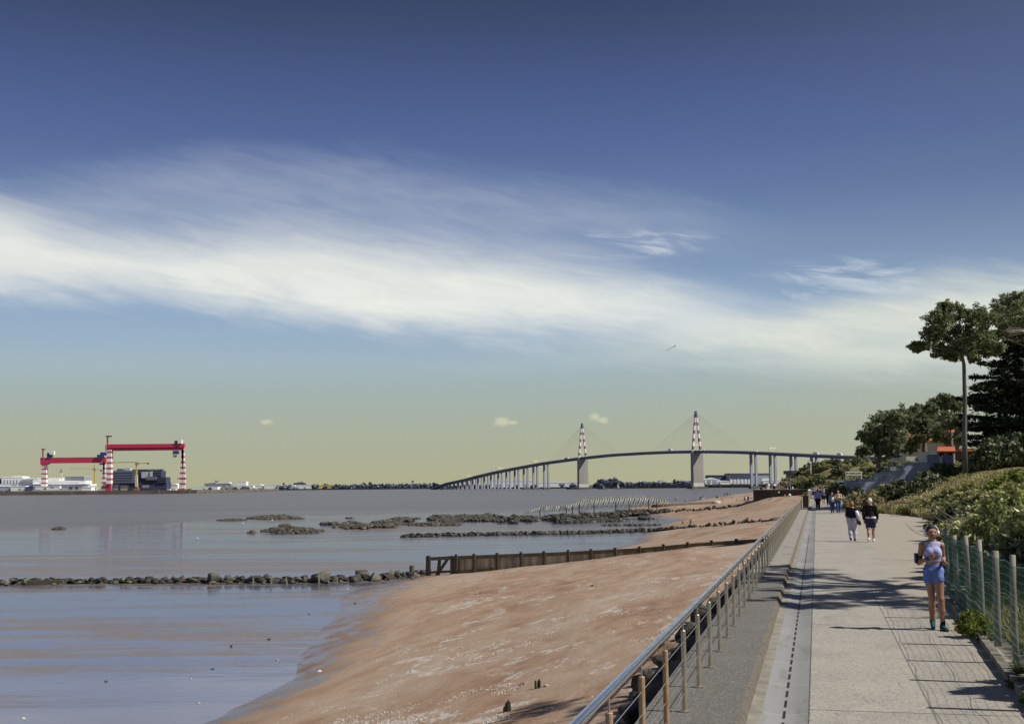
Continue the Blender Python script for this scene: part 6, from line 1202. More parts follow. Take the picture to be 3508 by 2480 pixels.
def surface(bones, res, k=.03, off=0.0, clip=None):
    pts = np.array([p for b in bones for p in (b[1], b[2])], float); R = max(max(b[3], b[4]) for b in bones) + off + .05
    lo = pts.min(0) - R; hi = pts.max(0) + R; n = np.ceil((hi - lo) / res).astype(int) + 1
    ax = [lo[i] + res * np.arange(n[i]) for i in range(3)]; Q = np.stack(np.meshgrid(*ax, indexing='ij'), -1); D = field(Q, bones, k, off)
    if clip is not None: D = np.maximum(D, clip(Q))
    S = D < 0; nx, ny, nz = n - 1; acc = np.zeros((nx, ny, nz, 3)); cnt = np.zeros((nx, ny, nz))
    corner = [(i, j, l) for i in (0, 1) for j in (0, 1) for l in (0, 1)]
    for p in corner:
        for d_ in range(3):
            if p[d_]: continue
            q = list(p); q[d_] = 1; sl = lambda c: tuple(slice(c[m], c[m] + (nx, ny, nz)[m]) for m in range(3))
            A, B = D[sl(p)], D[sl(q)]; x = (A < 0) != (B < 0); t = np.where(x, A / (A - B + 1e-12), 0)
            for m in range(3): acc[..., m] += np.where(x, p[m] + (t if m == d_ else 0), 0)
            cnt += x
    on = cnt > 0; idx = -np.ones((nx, ny, nz), int); idx[on] = np.arange(on.sum()); cell = np.argwhere(on); V = lo + (cell + acc[on] / cnt[on][:, None]) * res; F = []
    for d_ in range(3):
        e1, e2 = [m for m in range(3) if m != d_]; s0 = [slice(1, -1)] * 3; s0[d_] = slice(0, -1); s1 = list(s0); s1[d_] = slice(1, None)
        a, b = S[tuple(s0)], S[tuple(s1)]; C = np.argwhere(a != b); base_ = C + 1; base_[:, d_] -= 1; inside = a[tuple(C.T)]
        def cid(o1, o2): c = base_.copy(); c[:, e1] += o1; c[:, e2] += o2; return idx[tuple(c.T)]
        q = np.stack([cid(-1, -1), cid(0, -1), cid(0, 0), cid(-1, 0)], 1); flip = inside if d_ != 1 else ~inside; q[~flip] = q[~flip][:, ::-1]; F.append(q)
    return V, np.concatenate(F)
def flesh(name, bones, res, m, parent=None, k=.03, off=0.0, clip=None, extra=None):
    V, F = surface(bones, res, k, off, clip)
    for (b2, r2, k2) in (extra or ()): V2, F2 = surface(b2, r2, k2); F = np.concatenate([F, F2 + len(V)]); V = np.concatenate([V, V2])
    return link(name, np_mesh(name, V, F, True), m, parent)
mat('skin', (.42, .235, .165), (.37, .195, .13), 6, .55); mat('skin_tan', (.38, .21, .145), (.33, .175, .12), 6, .55); mat('hair_dark', (.012, .008, .007), (.02, .013, .010), 9, .75); mat('hair_red', (.26, .11, .045), (.18, .07, .03), 14, .6); mat('hair_white', (.66, .64, .62), (.52, .50, .48), 10, .7); mat('hair_brown', (.07, .042, .025), None, 9, .6)
CL = dict(top_lilac=(.47, .48, .80), shorts_blue=(.17, .24, .60), white=(.74, .74, .76), navy=(.012, .014, .035), black=(.010, .010, .011), jacket=(.016, .014, .013), denim=(.05, .09, .24), purple=(.22, .22, .56), beige=(.48, .38, .27), grey=(.24, .25, .27), red=(.50, .03, .035), lavender=(.60, .57, .72), shoe_teal=(.02, .085, .085), shoe_dark=(.03, .03, .035), shorts_navy=(.035, .045, .09), green=(.08, .15, .06), pink=(.56, .26, .26), denimlight=(.16, .22, .36))
for k_, c in CL.items(): mat('cloth_' + k_, c, tuple(x * .82 for x in c), 7, .85, bump=.9, bscale=13, bdist=.02, spec=.2)
mat('gloss_black', (.012, .012, .014), None, 5, .3); mat('phones_white', (.80, .80, .84), None, 5, .35); mat('lips', (.20, .045, .045), None, 5, .5); mat('screen', (.05, .08, .10), None, 5, .12)
def shoe(b, fx, fy, z, ang_, L=.26):
    d = np.array([math.sin(ang_), -math.cos(ang_)]); h_ = np.array([fx, fy]) - d * .05; t_ = np.array([fx, fy]) + d * (L - .08)
    return [('shoe', (h_[0], h_[1], z + .045), (t_[0], t_[1], z + .030), .046, .036, 1.0), ('shoe', (h_[0], h_[1], z + .05), (h_[0], h_[1], z + .095), .044, .040, 1.0)]

# ---- the jogger (faces the camera: local -y is forward, x is to the right of the picture)
JP = onz(3206, 2157, 0); JA = -.16
def jogger():
    root = empty('person', (JP[0], JP[1], 0), 'woman jogging towards the camera in a lilac crop top, blue shorts and white headphones', 'person', None, JA); root.scale = (.955,) * 3
    H0 = (.0, -.005); B = [('torso', (.0, .02, 1.02), (.0, .01, 1.12), .136, .110, .72), ('torso', (.0, .01, 1.12), (.0, -.01, 1.28), .108, .130, .70), ('torso', (.0, -.01, 1.28), (-.01, .01, 1.42), .140, .115, .66),
         ('sh', (-.01, .02, 1.43), (-.165, .0, 1.425), .06, .056, 1), ('sh', (-.01, .02, 1.43), (.145, .03, 1.425), .06, .056, 1), ('neck', (-.005, .02, 1.42), (.0, .0, 1.545), .056, .050, 1), ('bust', (-.062, -.055, 1.31), (-.062, -.05, 1.29), .066, .066, 1), ('bust', (.062, -.06, 1.31), (.062, -.055, 1.29), .066, .066, 1),
         ('armR', (-.17, .0, 1.415), (-.228, .045, 1.13), .051, .041, 1), ('foreR', (-.228, .045, 1.13), (-.075, -.165, 1.215), .042, .027, 1), ('armL', (.15, .03, 1.415), (.195, .165, 1.19), .051, .041, 1), ('foreL', (.195, .165, 1.19), (.165, -.075, 1.135), .042, .027, 1),
         ('hipR', (-.062, .03, .985), (-.070, .03, .85), .100, .085, 1), ('hipL', (.072, .0, .985), (.080, -.03, .85), .100, .085, 1), ('thighR', (-.072, .03, .86), (-.030, .06, .525), .083, .054, 1), ('thighL', (.084, -.03, .86), (.084, -.085, .525), .085, .055, 1),
         ('calfR', (-.032, .055, .525), (-.022, .15, .33), .056, .056, 1), ('shinR', (-.022, .15, .33), (-.012, .245, .135), .055, .034, 1), ('calfL', (.088, -.08, .525), (.100, -.07, .33), .057, .056, 1), ('shinL', (.100, -.07, .33), (.108, -.05, .11), .055, .034, 1)]
    HB = [('head', (0, .03, 1.655), (0, -.012, 1.63), .090, .080, 1), ('head', (0, -.02, 1.66), (0, -.04, 1.575), .072, .050, 1), ('chin', (0, -.055, 1.562), (0, -.06, 1.555), .030, .026, 1), ('nose', (0, -.098, 1.648), (0, -.112, 1.612), .011, .017, 1), ('ch', (-.036, -.062, 1.61), (-.03, -.06, 1.59), .034, .03, 1), ('ch', (.036, -.062, 1.61), (.03, -.06, 1.59), .034, .03, 1), ('brow', (-.04, -.082, 1.668), (.04, -.082, 1.668), .02, .02, 1), ('ear', (-.085, .01, 1.64), (-.085, .015, 1.61), .018, .014, 1), ('ear', (.085, .01, 1.64), (.085, .015, 1.61), .018, .014, 1)]
    def hand(wr_, d, side, curl):
        wr_, d = np.array(wr_), np.array(d, float); d /= np.linalg.norm(d); up = np.array([0, 0, 1.0]); lat = np.cross(d, up) * side; lat /= np.linalg.norm(lat); up = np.cross(lat, d) * side
        pal = wr_ + d * .075; out = [('palm', tuple(wr_), tuple(pal), .026, .024, 1), ('palm', tuple(wr_ + d * .035 + up * .02), tuple(pal + up * .026), .02, .015, 1), ('palm', tuple(wr_ + d * .035 - up * .018), tuple(pal - up * .026), .02, .015, 1)]
        for j, L in enumerate((.062, .072, .067, .052)):
            o = pal + up * (.027 - .018 * j); dd = d * math.cos(curl * .4) + lat * math.sin(curl * .4); k1 = o + dd * L * .55; d2 = d * math.cos(curl * 1.5) + lat * math.sin(curl * 1.5); k2 = k1 + d2 * L * .45; d3 = d * math.cos(curl * 2.3) + lat * math.sin(curl * 2.3)
            out += [('f', tuple(o), tuple(k1), .0095, .0085, 1), ('f', tuple(k1), tuple(k2), .0085, .0078, 1), ('f', tuple(k2), tuple(k2 + d3 * L * .34), .0078, .0065, 1)]
        th = wr_ + d * .025 + up * .026; t1 = th + d * .032 + up * .022 + lat * .012; out += [('f', tuple(th), tuple(t1), .013, .0105, 1), ('f', tuple(t1), tuple(t1 + d * .030 + lat * .012), .0105, .008, 1)]
        return out
    hR = hand((-.075, -.165, 1.215), (.93, -.12, .18), 1, .55); hL = hand((.165, -.075, 1.135), (-.28, -.9, -.1), -1, 1.0)
    body = flesh('body', B + HB, .0105, 'skin_tan', root, .028, extra=[(hR, .0055, .006), (hL, .0055, .006)])
    neckline = lambda Q: np.maximum(Q[..., 2] - 1.485, 1.142 - Q[..., 2])
    T = [b for b in B if b[0] in ('torso', 'bust')] + [('sh', (-.01, .015, 1.42), (-.105, .01, 1.425), .066, .060, 1), ('sh', (-.01, .015, 1.42), (.095, .02, 1.425), .066, .060, 1), ('n', (-.005, .02, 1.42), (0, .015, 1.47), .062, .060, 1)]
    def topclip(Q):
        arm = np.minimum(np.linalg.norm(Q - np.array([-.185, .0, 1.39]), axis=-1) - .085, np.linalg.norm(Q - np.array([.165, .03, 1.39]), axis=-1) - .085)
        return np.maximum(neckline(Q), -arm)
    flesh('crop_top', T, .010, 'cloth_top_lilac', root, .03, .008, topclip)
    hem = lambda Q: np.maximum(Q[..., 2] - 1.125, np.where(Q[..., 0] < .004, .775, .815) - Q[..., 2])
    flesh('shorts', [B[0]] + [b for b in B if b[0][:3] in ('hip', 'thi')], .010, 'cloth_shorts_blue', root, .028, .007, hem)
    hair = [('h', (0, .045, 1.675), (0, .01, 1.69), .094, .086, 1), ('h', (0, .06, 1.64), (0, .05, 1.60), .085, .06, 1)]
    hc = lambda Q: -(Q[..., 1] * .82 + (Q[..., 2] - 1.70) * .9 + .062)
    flesh('hair', hair, .009, 'hair_dark', root, .03, .004, hc); flesh('hair_bun', [('b', (0, .15, 1.66), (0, .165, 1.655), .045, .04, 1)], .01, 'hair_dark', root)
    b = MB(); b.tube([(math.cos(a) * .108, .012, 1.655 + math.sin(a) * .112) for a in np.linspace(-.05, math.pi + .05, 15)], .0115, 8); hp = b.build('headphones', 'phones_white', None, True); hp.parent = root
    for sg in (-1, 1): b = MB(); b.tube([(sg * .086, .0, 1.628), (sg * .098, .0, 1.628), (sg * .118, .0, 1.63), (sg * .127, .0, 1.63)], [.040, .046, .044, .030], 14); e = b.build('ear_cup', 'phones_white', None, True); e.parent = hp
    for sg in (-1, 1):
        e = flesh('eye', [('e', (sg * .031 - .007, -.092, 1.645), (sg * .031 + .007, -.092, 1.645), .0105, .0105, 1)], .005, 'hair_dark', root, .01)
        flesh('eyebrow', [('e', (sg * .014, -.098, 1.664), (sg * .048, -.088, 1.667), .0055, .004, 1)], .004, 'hair_dark', root, .01)
    flesh('mouth', [('m', (-.022, -.094, 1.583), (.022, -.094, 1.583), .008, .008, 1), ('m', (-.012, -.100, 1.578), (.012, -.100, 1.578), .009, .009, 1)], .005, 'lips', root, .01)
    c, e = np.array([-.17, .0, 1.415]), np.array([-.228, .045, 1.13]); m0, m1 = c + (e - c) * .62, c + (e - c) * .82
    flesh('arm_strap', [('s', tuple(m0), tuple(m1), .049, .047, 1)], .009, 'gloss_black', root, .01)
    mid = (m0 + m1) / 2 + np.array([-.062, -.01, -.005]); b = MB(); b.box(tuple(mid), (.030, .078, .172), .35); ph = b.build('phone_pouch', 'gloss_black', None, False, bevel=.006); ph.parent = root; b = MB(); b.box(tuple(mid + np.array([-.006, -.041, 0])), (.022, .004, .15), .35); s_ = b.build('phone_screen', 'screen', None); s_.parent = ph
    flesh('wrist_watch', [('w', (-.105, -.125, 1.199), (-.085, -.150, 1.21), .035, .033, 1)], .007, 'gloss_black', root, .01)
    for (fx, fy, z, a, tl) in ((-.008, .235, .03, -.12, 1), (.112, -.085, 0, .12, 0)):
        sb = shoe(None, fx, fy, z, a)
        if tl: sb = [(n, tuple(np.array(p) + [0, 0, .045 if p[1] > fy else -.022]), tuple(np.array(q) + [0, 0, .045 if q[1] > fy else -.022]), ra, rb, s) for n, p, q, ra, rb, s in sb]
        sh = flesh('shoe', sb, .009, 'cloth_shoe_teal', root, .025, 0, lambda Q: .004 - Q[..., 2])
        flesh('sole', [(n, (p[0], p[1], p[2] - .028), (q[0], q[1], q[2] - .024), ra * 1.02, rb * 1.05, s) for n, p, q, ra, rb, s in sb[:1]], .009, 'gloss_black', sh, .02, -.004, lambda Q: .001 - Q[..., 2])
        flesh('sock', [('s', (fx - .0, fy + (.03 if not tl else .01), z + .10 + .02 * tl), (fx - .002, fy + (.035 if not tl else .005), z + .155 + .02 * tl), .041, .041, 1)], .009, 'cloth_navy', root, .02)
    return root
jogger()

# ---- walkers seen from behind or in front: local +y is the walking direction
def walker(h, lab, stride=.26, sex='f', garments=(), hair=('hair_brown', 0), pos=(0, 0), ang_=0.0, z=0.0, res=.02, arms=(.12, -.12), heavy=1.0, group=None, skin='skin', bent=0.0, arm_pose=None):
    k = h / 1.72; root = empty('person', (pos[0], pos[1], z), lab, 'person', group, ang_); root.scale = (k, k, k); w = heavy
    sh = .175 if sex == 'f' else .195; hp = .095
    B = [('torso', (0, 0, 1.0), (0, 0, 1.12), .158 * w, .138 * w, .72), ('torso', (0, 0, 1.12), (0, .01, 1.30), .138 * w, .150 * w, .68), ('torso', (0, .01, 1.30), (0, -.005, 1.42), .150 * w, .115 * w, .62), ('sh', (0, -.01, 1.42), (-sh, -.01, 1.41), .065, .06, 1), ('sh', (0, -.01, 1.42), (sh, -.01, 1.41), .065, .06, 1), ('neck', (0, -.01, 1.42), (0, .01, 1.54), .058, .052, 1),
         ('head', (0, -.01, 1.645), (0, .03, 1.625), .092, .082, 1), ('head', (0, .03, 1.64), (0, .05, 1.565), .07, .05, 1), ('nose', (0, .112, 1.635), (0, .122, 1.605), .012, .016, 1), ('ear', (-.088, .0, 1.635), (-.088, -.005, 1.61), .016, .014, 1), ('ear', (.088, .0, 1.635), (.088, -.005, 1.61), .016, .014, 1)]
    for i, sg in enumerate((-1, 1)):
        a = arms[i]; el = (sg * (sh + .062), a * .35 - .03, 1.14); wr_ = (sg * (sh + .055), a * 1.1 + .05, .905); hn = (sg * (sh + .05), a * 1.25 + .07, .80)
        if arm_pose and arm_pose[i]: el, wr_, hn = arm_pose[i]
        n_ = 'LR'[i]; B += [('arm' + n_, (sg * sh, -.01, 1.40), el, .056 * w, .044, 1), ('fore' + n_, el, wr_, .044, .029, 1), ('hand', wr_, hn, .030, .026, 1)]
        d = np.array(hn) - np.array(wr_); d = d / np.linalg.norm(d); o = np.array(hn)
        for j, L in enumerate((.06, .07, .066, .05)): f0 = o + np.array([0, .03 - .02 * j, 0]); B.append(('hand', tuple(f0), tuple(f0 + d * L + np.array([-sg * .012, .006, 0])), .010, .008, 1))
        B.append(('hand', tuple(np.array(wr_) + d * .03 + np.array([0, .022, 0])), tuple(np.array(wr_) + d * .09 + np.array([-sg * .01, .045, 0])), .013, .009, 1))
        f = sg * stride * .5; kn = (sg * hp * .95, f * .62 + .045, .50 + .01); an = (sg * hp * .85, f - (.02 if f < 0 else 0), .095 + (.05 if f < 0 else 0))
        B += [('hip', (sg * .08 * w, 0, .97), (sg * hp, 0, .84), .115 * w, .100 * w, 1), ('thigh' + n_, (sg * hp, 0, .86), kn, .098 * w, .064 * w, 1), ('calf' + n_, kn, tuple((np.array(kn) * .55 + np.array(an) * .45) + np.array([0, -.025, 0])), .062, .058, 1), ('shin' + n_, tuple((np.array(kn) * .55 + np.array(an) * .45) + np.array([0, -.02, 0])), an, .056, .038, 1)]
    flesh('body', B, res, skin, root, .03)
    feet = [b for b in B if b[0].startswith('shin')]
    for g in garments:
        nm, m_, names, off, lo, hi = g[:6]; kk = g[6] if len(g) > 6 else .03
        bb = [b for b in B if any(b[0].startswith(n) for n in names)]
        flesh(nm, bb, res, m_, root, kk, off, lambda Q, lo=lo, hi=hi: np.maximum(Q[..., 2] - hi, lo - Q[..., 2]))
    hm, ln = hair; flesh('hair', [('h', (0, -.02, 1.66), (0, .0, 1.67), .093, .09, 1)] + ([('h', (0, -.05, 1.62), (0, -.06, 1.62 - ln), .085, .06, 1)] if ln else [('h', (0, -.045, 1.63), (0, -.05, 1.60), .07, .05, 1)]), res, hm, root, .03, .006, lambda Q: (Q[..., 1] - .035) - np.clip(Q[..., 2] - 1.69, 0, .05) * 1.5)
    for b in feet:
        an = np.array(b[2]); lift = an[2] - .095; d = .17; sb = [('s', (an[0], an[1] - .035, .05 + lift * 1.3), (an[0] * 1.08, an[1] + d, .036 + lift * .2), .046, .036, 1), ('s', (an[0], an[1] - .02, .06 + lift), (an[0], an[1] - .015, .10 + lift), .044, .042, 1)]
        flesh('shoe', sb, res * .8, 'cloth_white' if 'whiteshoe' in lab + ' ' or (hair[0] == 'hair_white') else 'cloth_shoe_dark', root, .03, 0, lambda Q: .002 - Q[..., 2])
    return root
q = onz(2922, 1853, 0)
walker(1.575, 'red haired woman walking away in a navy top and pale lavender trousers', .20, 'f', [('blouse', 'cloth_navy', ('torso', 'sh', 'armL'), .022, .93, 1.475), ('sleeve', 'cloth_navy', ('armR',), .026, 1.26, 1.475), ('trousers', 'cloth_lavender', ('hip', 'thigh', 'calf', 'shin'), .026, .10, 1.04, .05)], ('hair_red', .07), q, PANG - .12, 0, .016, (.05, -.05), 1.10)
# the white scarf draped over her arm, the orange scarf at her neck and her bag
wy = Vector((q[0], q[1], 0)); k_ = 1.575 / 1.72
def loc(x, y, z, o=wy, a=PANG - .12, k=k_): return Vector((o.x + (x * math.cos(a) - y * math.sin(a)) * k, o.y + (x * math.sin(a) + y * math.cos(a)) * k, z * k))
b = MB(); b.tube([loc(.20, -.06, 1.33), loc(.235, -.085, 1.22), loc(.265, -.07, 1.08), loc(.285, -.03, .93)], [.065, .078, .072, .05], 10); tag(b.build('draped_cardigan', 'cloth_white', None, True), 'white cardigan hanging over the right arm of the red haired woman', 'cardigan')
b = MB(); b.tube([loc(-.09, -.045, 1.475), loc(0, -.075, 1.49), loc(.09, -.04, 1.475)], [.03, .036, .03], 8); mat('cloth_orange', (.62, .26, .04), None, 8, .85); tag(b.build('scarf', 'cloth_orange', None, True), 'orange scarf at the neck of the red haired woman', 'scarf')
bag = empty('handbag', loc(.30, -.03, .80), 'black handbag hanging at the right hip of the red haired woman', 'handbag'); b = MB(); b.slab([loc(.20, -.12, .92), loc(.36, -.10, .90), loc(.39, -.09, .74), loc(.33, -.09, .69), loc(.21, -.11, .78)], loc(0, .11, 0) - loc(0, 0, 0)); b.build('pouch', 'gloss_black', bag, bevel=.012); b = MB(); b.tube([loc(.24, -.08, .92), loc(.17, -.10, 1.2), loc(.06, -.12, 1.42)], .010, 6); b.build('strap', 'gloss_black', bag)
q2 = onz(2985, 1856, 0)
walker(1.70, 'white haired man walking away in a black jacket and navy shorts', .34, 'm', [('jacket', 'cloth_jacket', ('torso', 'sh', 'arm', 'fore'), .026, .90, 1.49), ('undershirt', 'cloth_white', ('torso', 'hip'), .020, .90, 1.02), ('shorts', 'cloth_shorts_navy', ('hip', 'thigh'), .028, .545, .955, .04), ('shorts_hem', 'cloth_white', ('thigh',), .030, .53, .56)], ('hair_white', 0), q2, PANG - .10, 0, .016, (-.10, .12), 1.04)
# ---- the group beyond them
G5 = 'walkers near the gate pillar'
def wk(u, v, h, lab, ang_, gar, hair, **kw):
    q = onz(u, v, 0); return walker(h, lab, kw.pop('stride', .3), kw.pop('sex', 'f'), gar, hair, q, ang_, 0, .024, **kw)
shirt = lambda m: ('shirt', 'cloth_' + m, ('torso', 'sh', 'arm'), .022, .93, 1.475); longs = lambda m: ('trousers', 'cloth_' + m, ('hip', 'thigh', 'calf', 'shin'), .022, .10, 1.0, .04); tee = lambda m: ('shirt', 'cloth_' + m, ('torso', 'sh', 'arm'), .024, 1.0, 1.475); shorts_ = lambda m: ('shorts', 'cloth_' + m, ('hip', 'thigh'), .024, .58, 1.0)
wk(2803, 1748, 1.78, 'runner seen from behind in a violet shirt and black leggings', PANG, [tee('purple'), longs('black')], ('hair_dark', 0), sex='m', stride=.42)
wk(2852, 1757, 1.60, 'woman in a blue jacket with a pale bag and blue jeans, walking closest', PANG + math.pi, [shirt('denimlight'), longs('denim')], ('hair_dark', .12))
wk(2873, 1757, 1.74, 'man in a beige jumper with folded arms and blue jeans', PANG + math.pi, [('jumper', 'cloth_beige', ('torso', 'sh', 'arm', 'fore'), .024, .93, 1.475), longs('denim')], ('hair_brown', 0), sex='m', arm_pose=(((-.25, .08, 1.14), (.02, .20, 1.20), (.12, .19, 1.22)), ((.25, .08, 1.14), (-.02, .17, 1.16), (-.12, .17, 1.18))))
wk(2822, 1727, 1.66, 'woman in a pale blue top and dark shorts coming down the walk', PANG + math.pi, [shirt('denimlight'), shorts_('black')], ('hair_brown', .1))
wk(2838, 1731, 1.80, 'man in a navy jumper and dark trousers coming down the walk', PANG + math.pi, [shirt('navy'), longs('black')], ('hair_dark', 0), sex='m')
bp_ = Vector(onz(2852, 1757, 0)); b = MB(); b.box((bp_.x + .02, bp_.y - .2, 1.06), (.24, .14, .34), .2, .85); tag(b.build('shoulder_bag', 'cloth_white', None, bevel=.03), 'pale bag carried in front by the woman in the blue jacket', 'bag')
# ---- small figures: a few poses are built once and copied, each with its own clothes
def proto_person(pose):
    root = empty('person', (0, 0, -60)); B = []
    if pose != 'sit':
        st_ = {'stand': .04, 'walk': .34}[pose]
        B = [('torso', (0, 0, .98), (0, 0, 1.20), .17, .15, .72), ('torso', (0, 0, 1.20), (0, 0, 1.40), .16, .13, .65), ('neck', (0, 0, 1.42), (0, .01, 1.54), .06, .055, 1), ('head', (0, 0, 1.64), (0, .03, 1.60), .095, .075, 1)]
        for sg in (-1, 1): B += [('arm', (sg * .19, 0, 1.40), (sg * .25, -.02, 1.13), .06, .05, 1), ('fore', (sg * .25, -.02, 1.13), (sg * .24, .08, .86), .045, .034, 1), ('hip', (sg * .09, 0, .98), (sg * .10, 0, .82), .12, .10, 1), ('leg', (sg * .10, 0, .85), (sg * .10, sg * st_ * .3 + .02, .48), .10, .07, 1), ('leg', (sg * .10, sg * st_ * .3 + .02, .48), (sg * .10, sg * st_ * .5 - .02, .08), .066, .045, 1), ('foot', (sg * .10, sg * st_ * .5 - .04, .045), (sg * .11, sg * st_ * .5 + .14, .035), .048, .038, 1)]
        lo, hi = .92, 1.5; tl = (.10, 1.0)
    else:
        B = [('torso', (0, -.02, .14), (0, -.06, .40), .17, .15, .75), ('torso', (0, -.06, .40), (0, -.02, .56), .16, .13, .7), ('neck', (0, -.01, .58), (0, .02, .70), .06, .055, 1), ('head', (0, .01, .80), (0, .04, .76), .095, .075, 1)]
        for sg in (-1, 1): B += [('arm', (sg * .19, -.02, .56), (sg * .25, .06, .32), .06, .05, 1), ('fore', (sg * .25, .06, .32), (sg * .12, .30, .36), .045, .034, 1), ('hip', (sg * .09, 0, .13), (sg * .11, .08, .13), .12, .11, 1), ('leg', (sg * .11, .08, .13), (sg * .14, .42, .40), .10, .065, 1), ('leg', (sg * .14, .42, .40), (sg * .13, .62, .07), .06, .045, 1), ('foot', (sg * .13, .60, .045), (sg * .14, .78, .04), .048, .038, 1)]
        lo, hi = .12, .63; tl = None
    flesh('body', B, .035, 'skin', root, .04); flesh('shirt', [b for b in B if b[0] in ('torso', 'arm')], .035, 'cloth_navy', root, .04, .02, lambda Q: np.maximum(Q[..., 2] - hi, lo - Q[..., 2]))
    flesh('trousers', [b for b in B if b[0] in ('hip', 'leg')], .035, 'cloth_denim', root, .04, .016, (lambda Q: np.maximum(Q[..., 2] - tl[1], tl[0] - Q[..., 2])) if tl else None)
    hz_ = [b for b in B if b[0] == 'head'][0][1]; flesh('hair', [('h', (0, -.03, hz_[2] + .02), (0, -.04, hz_[2] - .04), .098, .075, 1)], .03, 'hair_dark', root, .03)
    for c in root.children: c.material_slots[0].link = 'OBJECT'; c.material_slots[0].material = c.data.materials[0]
    return root
PP = {k: proto_person(k) for k in ('stand', 'walk', 'sit')}; _pu = set()
def small(pose, u, v, top_, legs, lab, group=None, hpx=None, rz=None, pos=None, h=1.72, hair=None, sun=False):
    q = Vector(pos) if pos is not None else hit(u, v)
    sc = h / 1.72 if hpx is None else min(1.12, max(.6, hpx * q.y / FOC / (1.72 if pose != 'sit' else .95)))
    rz = random.uniform(0, 6.28) if rz is None else rz
    if pose in _pu: o = tree_copy(PP[pose], q, rz, sc)
    else: o = PP[pose]; o.location = q; o.rotation_euler = (0, 0, rz); o.scale = (sc,) * 3; _pu.add(pose)
    for c in o.children:
        n = c.name.split('.')[0]
        if n == 'shirt': c.material_slots[0].material = MATS['cloth_' + top_]
        if n == 'trousers': c.material_slots[0].material = MATS['cloth_' + legs]
        if n == 'hair' and hair: c.material_slots[0].material = MATS[hair]
    if 'group' in o: del o['group']
    return tag(o, lab, 'person', group)
GBCH = 'bathers and walkers on the far beach'
Z3 = lambda x, y: (2300 + x * .1742, 1660 + y * .1742)
for pose, x, y0, y1, a, c, lab in (('stand', 270, 240, 342, 'grey', 'black', 'person in grey standing at the right end of the rib sculpture'), ('stand', 305, 258, 335, 'white', 'white', 'person in white beside the rib sculpture'), ('stand', 75, 228, 285, 'black', 'black', 'person in black among the last ribs of the sculpture'), ('stand', 130, 240, 300, 'white', 'grey', 'person in white half hidden by the last ribs of the sculpture'),
     ('walk', 565, 225, 300, 'black', 'black', 'person in black, left of a trio walking on the sand'), ('walk', 600, 222, 305, 'navy', 'white', 'person in navy and white, middle of the trio on the sand'), ('walk', 640, 205, 300, 'grey', 'white', 'person in grey and white with pale hat, right of the trio on the sand'),
     ('stand', 935, 158, 222, 'black', 'black', 'person in black at the left of the group by the sea'), ('stand', 1000, 165, 228, 'navy', 'navy', 'person in navy in the group by the sea'), ('stand', 1045, 165, 238, 'black', 'denim', 'stout person in black and jeans in the group by the sea'), ('walk', 1025, 222, 292, 'grey', 'beige', 'person in grey walking nearer than the group by the sea'), ('stand', 1100, 155, 228, 'black', 'navy', 'person in black and navy right of the stout one'), ('walk', 1150, 160, 216, 'navy', 'black', 'person at the right end of the group by the sea'),
     ('walk', 1440, 225, 332, 'black', 'black', 'person in black, left of the close trio in the middle of the beach'), ('walk', 1475, 228, 338, 'white', 'white', 'person in white, middle of the close trio on the beach'), ('walk', 1510, 220, 330, 'navy', 'navy', 'person in navy, right of the close trio on the beach'), ('stand', 1285, 275, 338, 'grey', 'denim', 'child alone left of the close trio on the beach'), ('walk', 2112, 130, 242, 'white', 'black', 'person in a white shirt walking below the terrace wall'),
     ('sit', 890, 200, 258, 'green', 'black', 'person in green sitting at the left end of the group by the sea'), ('sit', 910, 225, 262, 'black', 'black', 'person in black sitting beside the one in green'), ('sit', 985, 262, 288, 'beige', 'navy', 'small seated person below the group by the sea'), ('sit', 1190, 235, 268, 'black', 'grey', 'seated person in black right of the group by the sea'), ('sit', 1570, 250, 272, 'grey', 'grey', 'person lying low on the sand right of the close trio'), ('sit', 1625, 232, 262, 'pink', 'beige', 'seated person in pink right of the close trio'), ('sit', 1660, 235, 262, 'beige', 'pink', 'seated person in beige beside the one in pink'),
     ('sit', 1960, 250, 300, 'black', 'grey', 'person in black sitting alone in the middle of the far beach'), ('sit', 1945, 262, 302, 'white', 'grey', 'person in white sitting beside the lone one in black'), ('sit', 2230, 200, 242, 'pink', 'pink', 'person in pink sitting at the foot of the terrace wall'), ('sit', 455, 232, 252, 'grey', 'black', 'tiny seated person near the waterline, right one of two'), ('sit', 420, 232, 252, 'navy', 'black', 'tiny seated person near the waterline, left one of two')):
    u, v = Z3(x, y1); small(pose, u, v, a, c, lab, GBCH, (y1 - y0) * .1742)
bq = hit(2705, 1701); b = MB(); b.lathe((0, 0, 0), [(.1, 0), (.32, .15), (.38, .4), (.25, .62), (.05, .7)], 10); tag(b.build('sunshade', 'cloth_white', None, True), 'small white sunshade at the foot of the terrace wall', 'sunshade').location = bq
GT = 'people on the terrace'
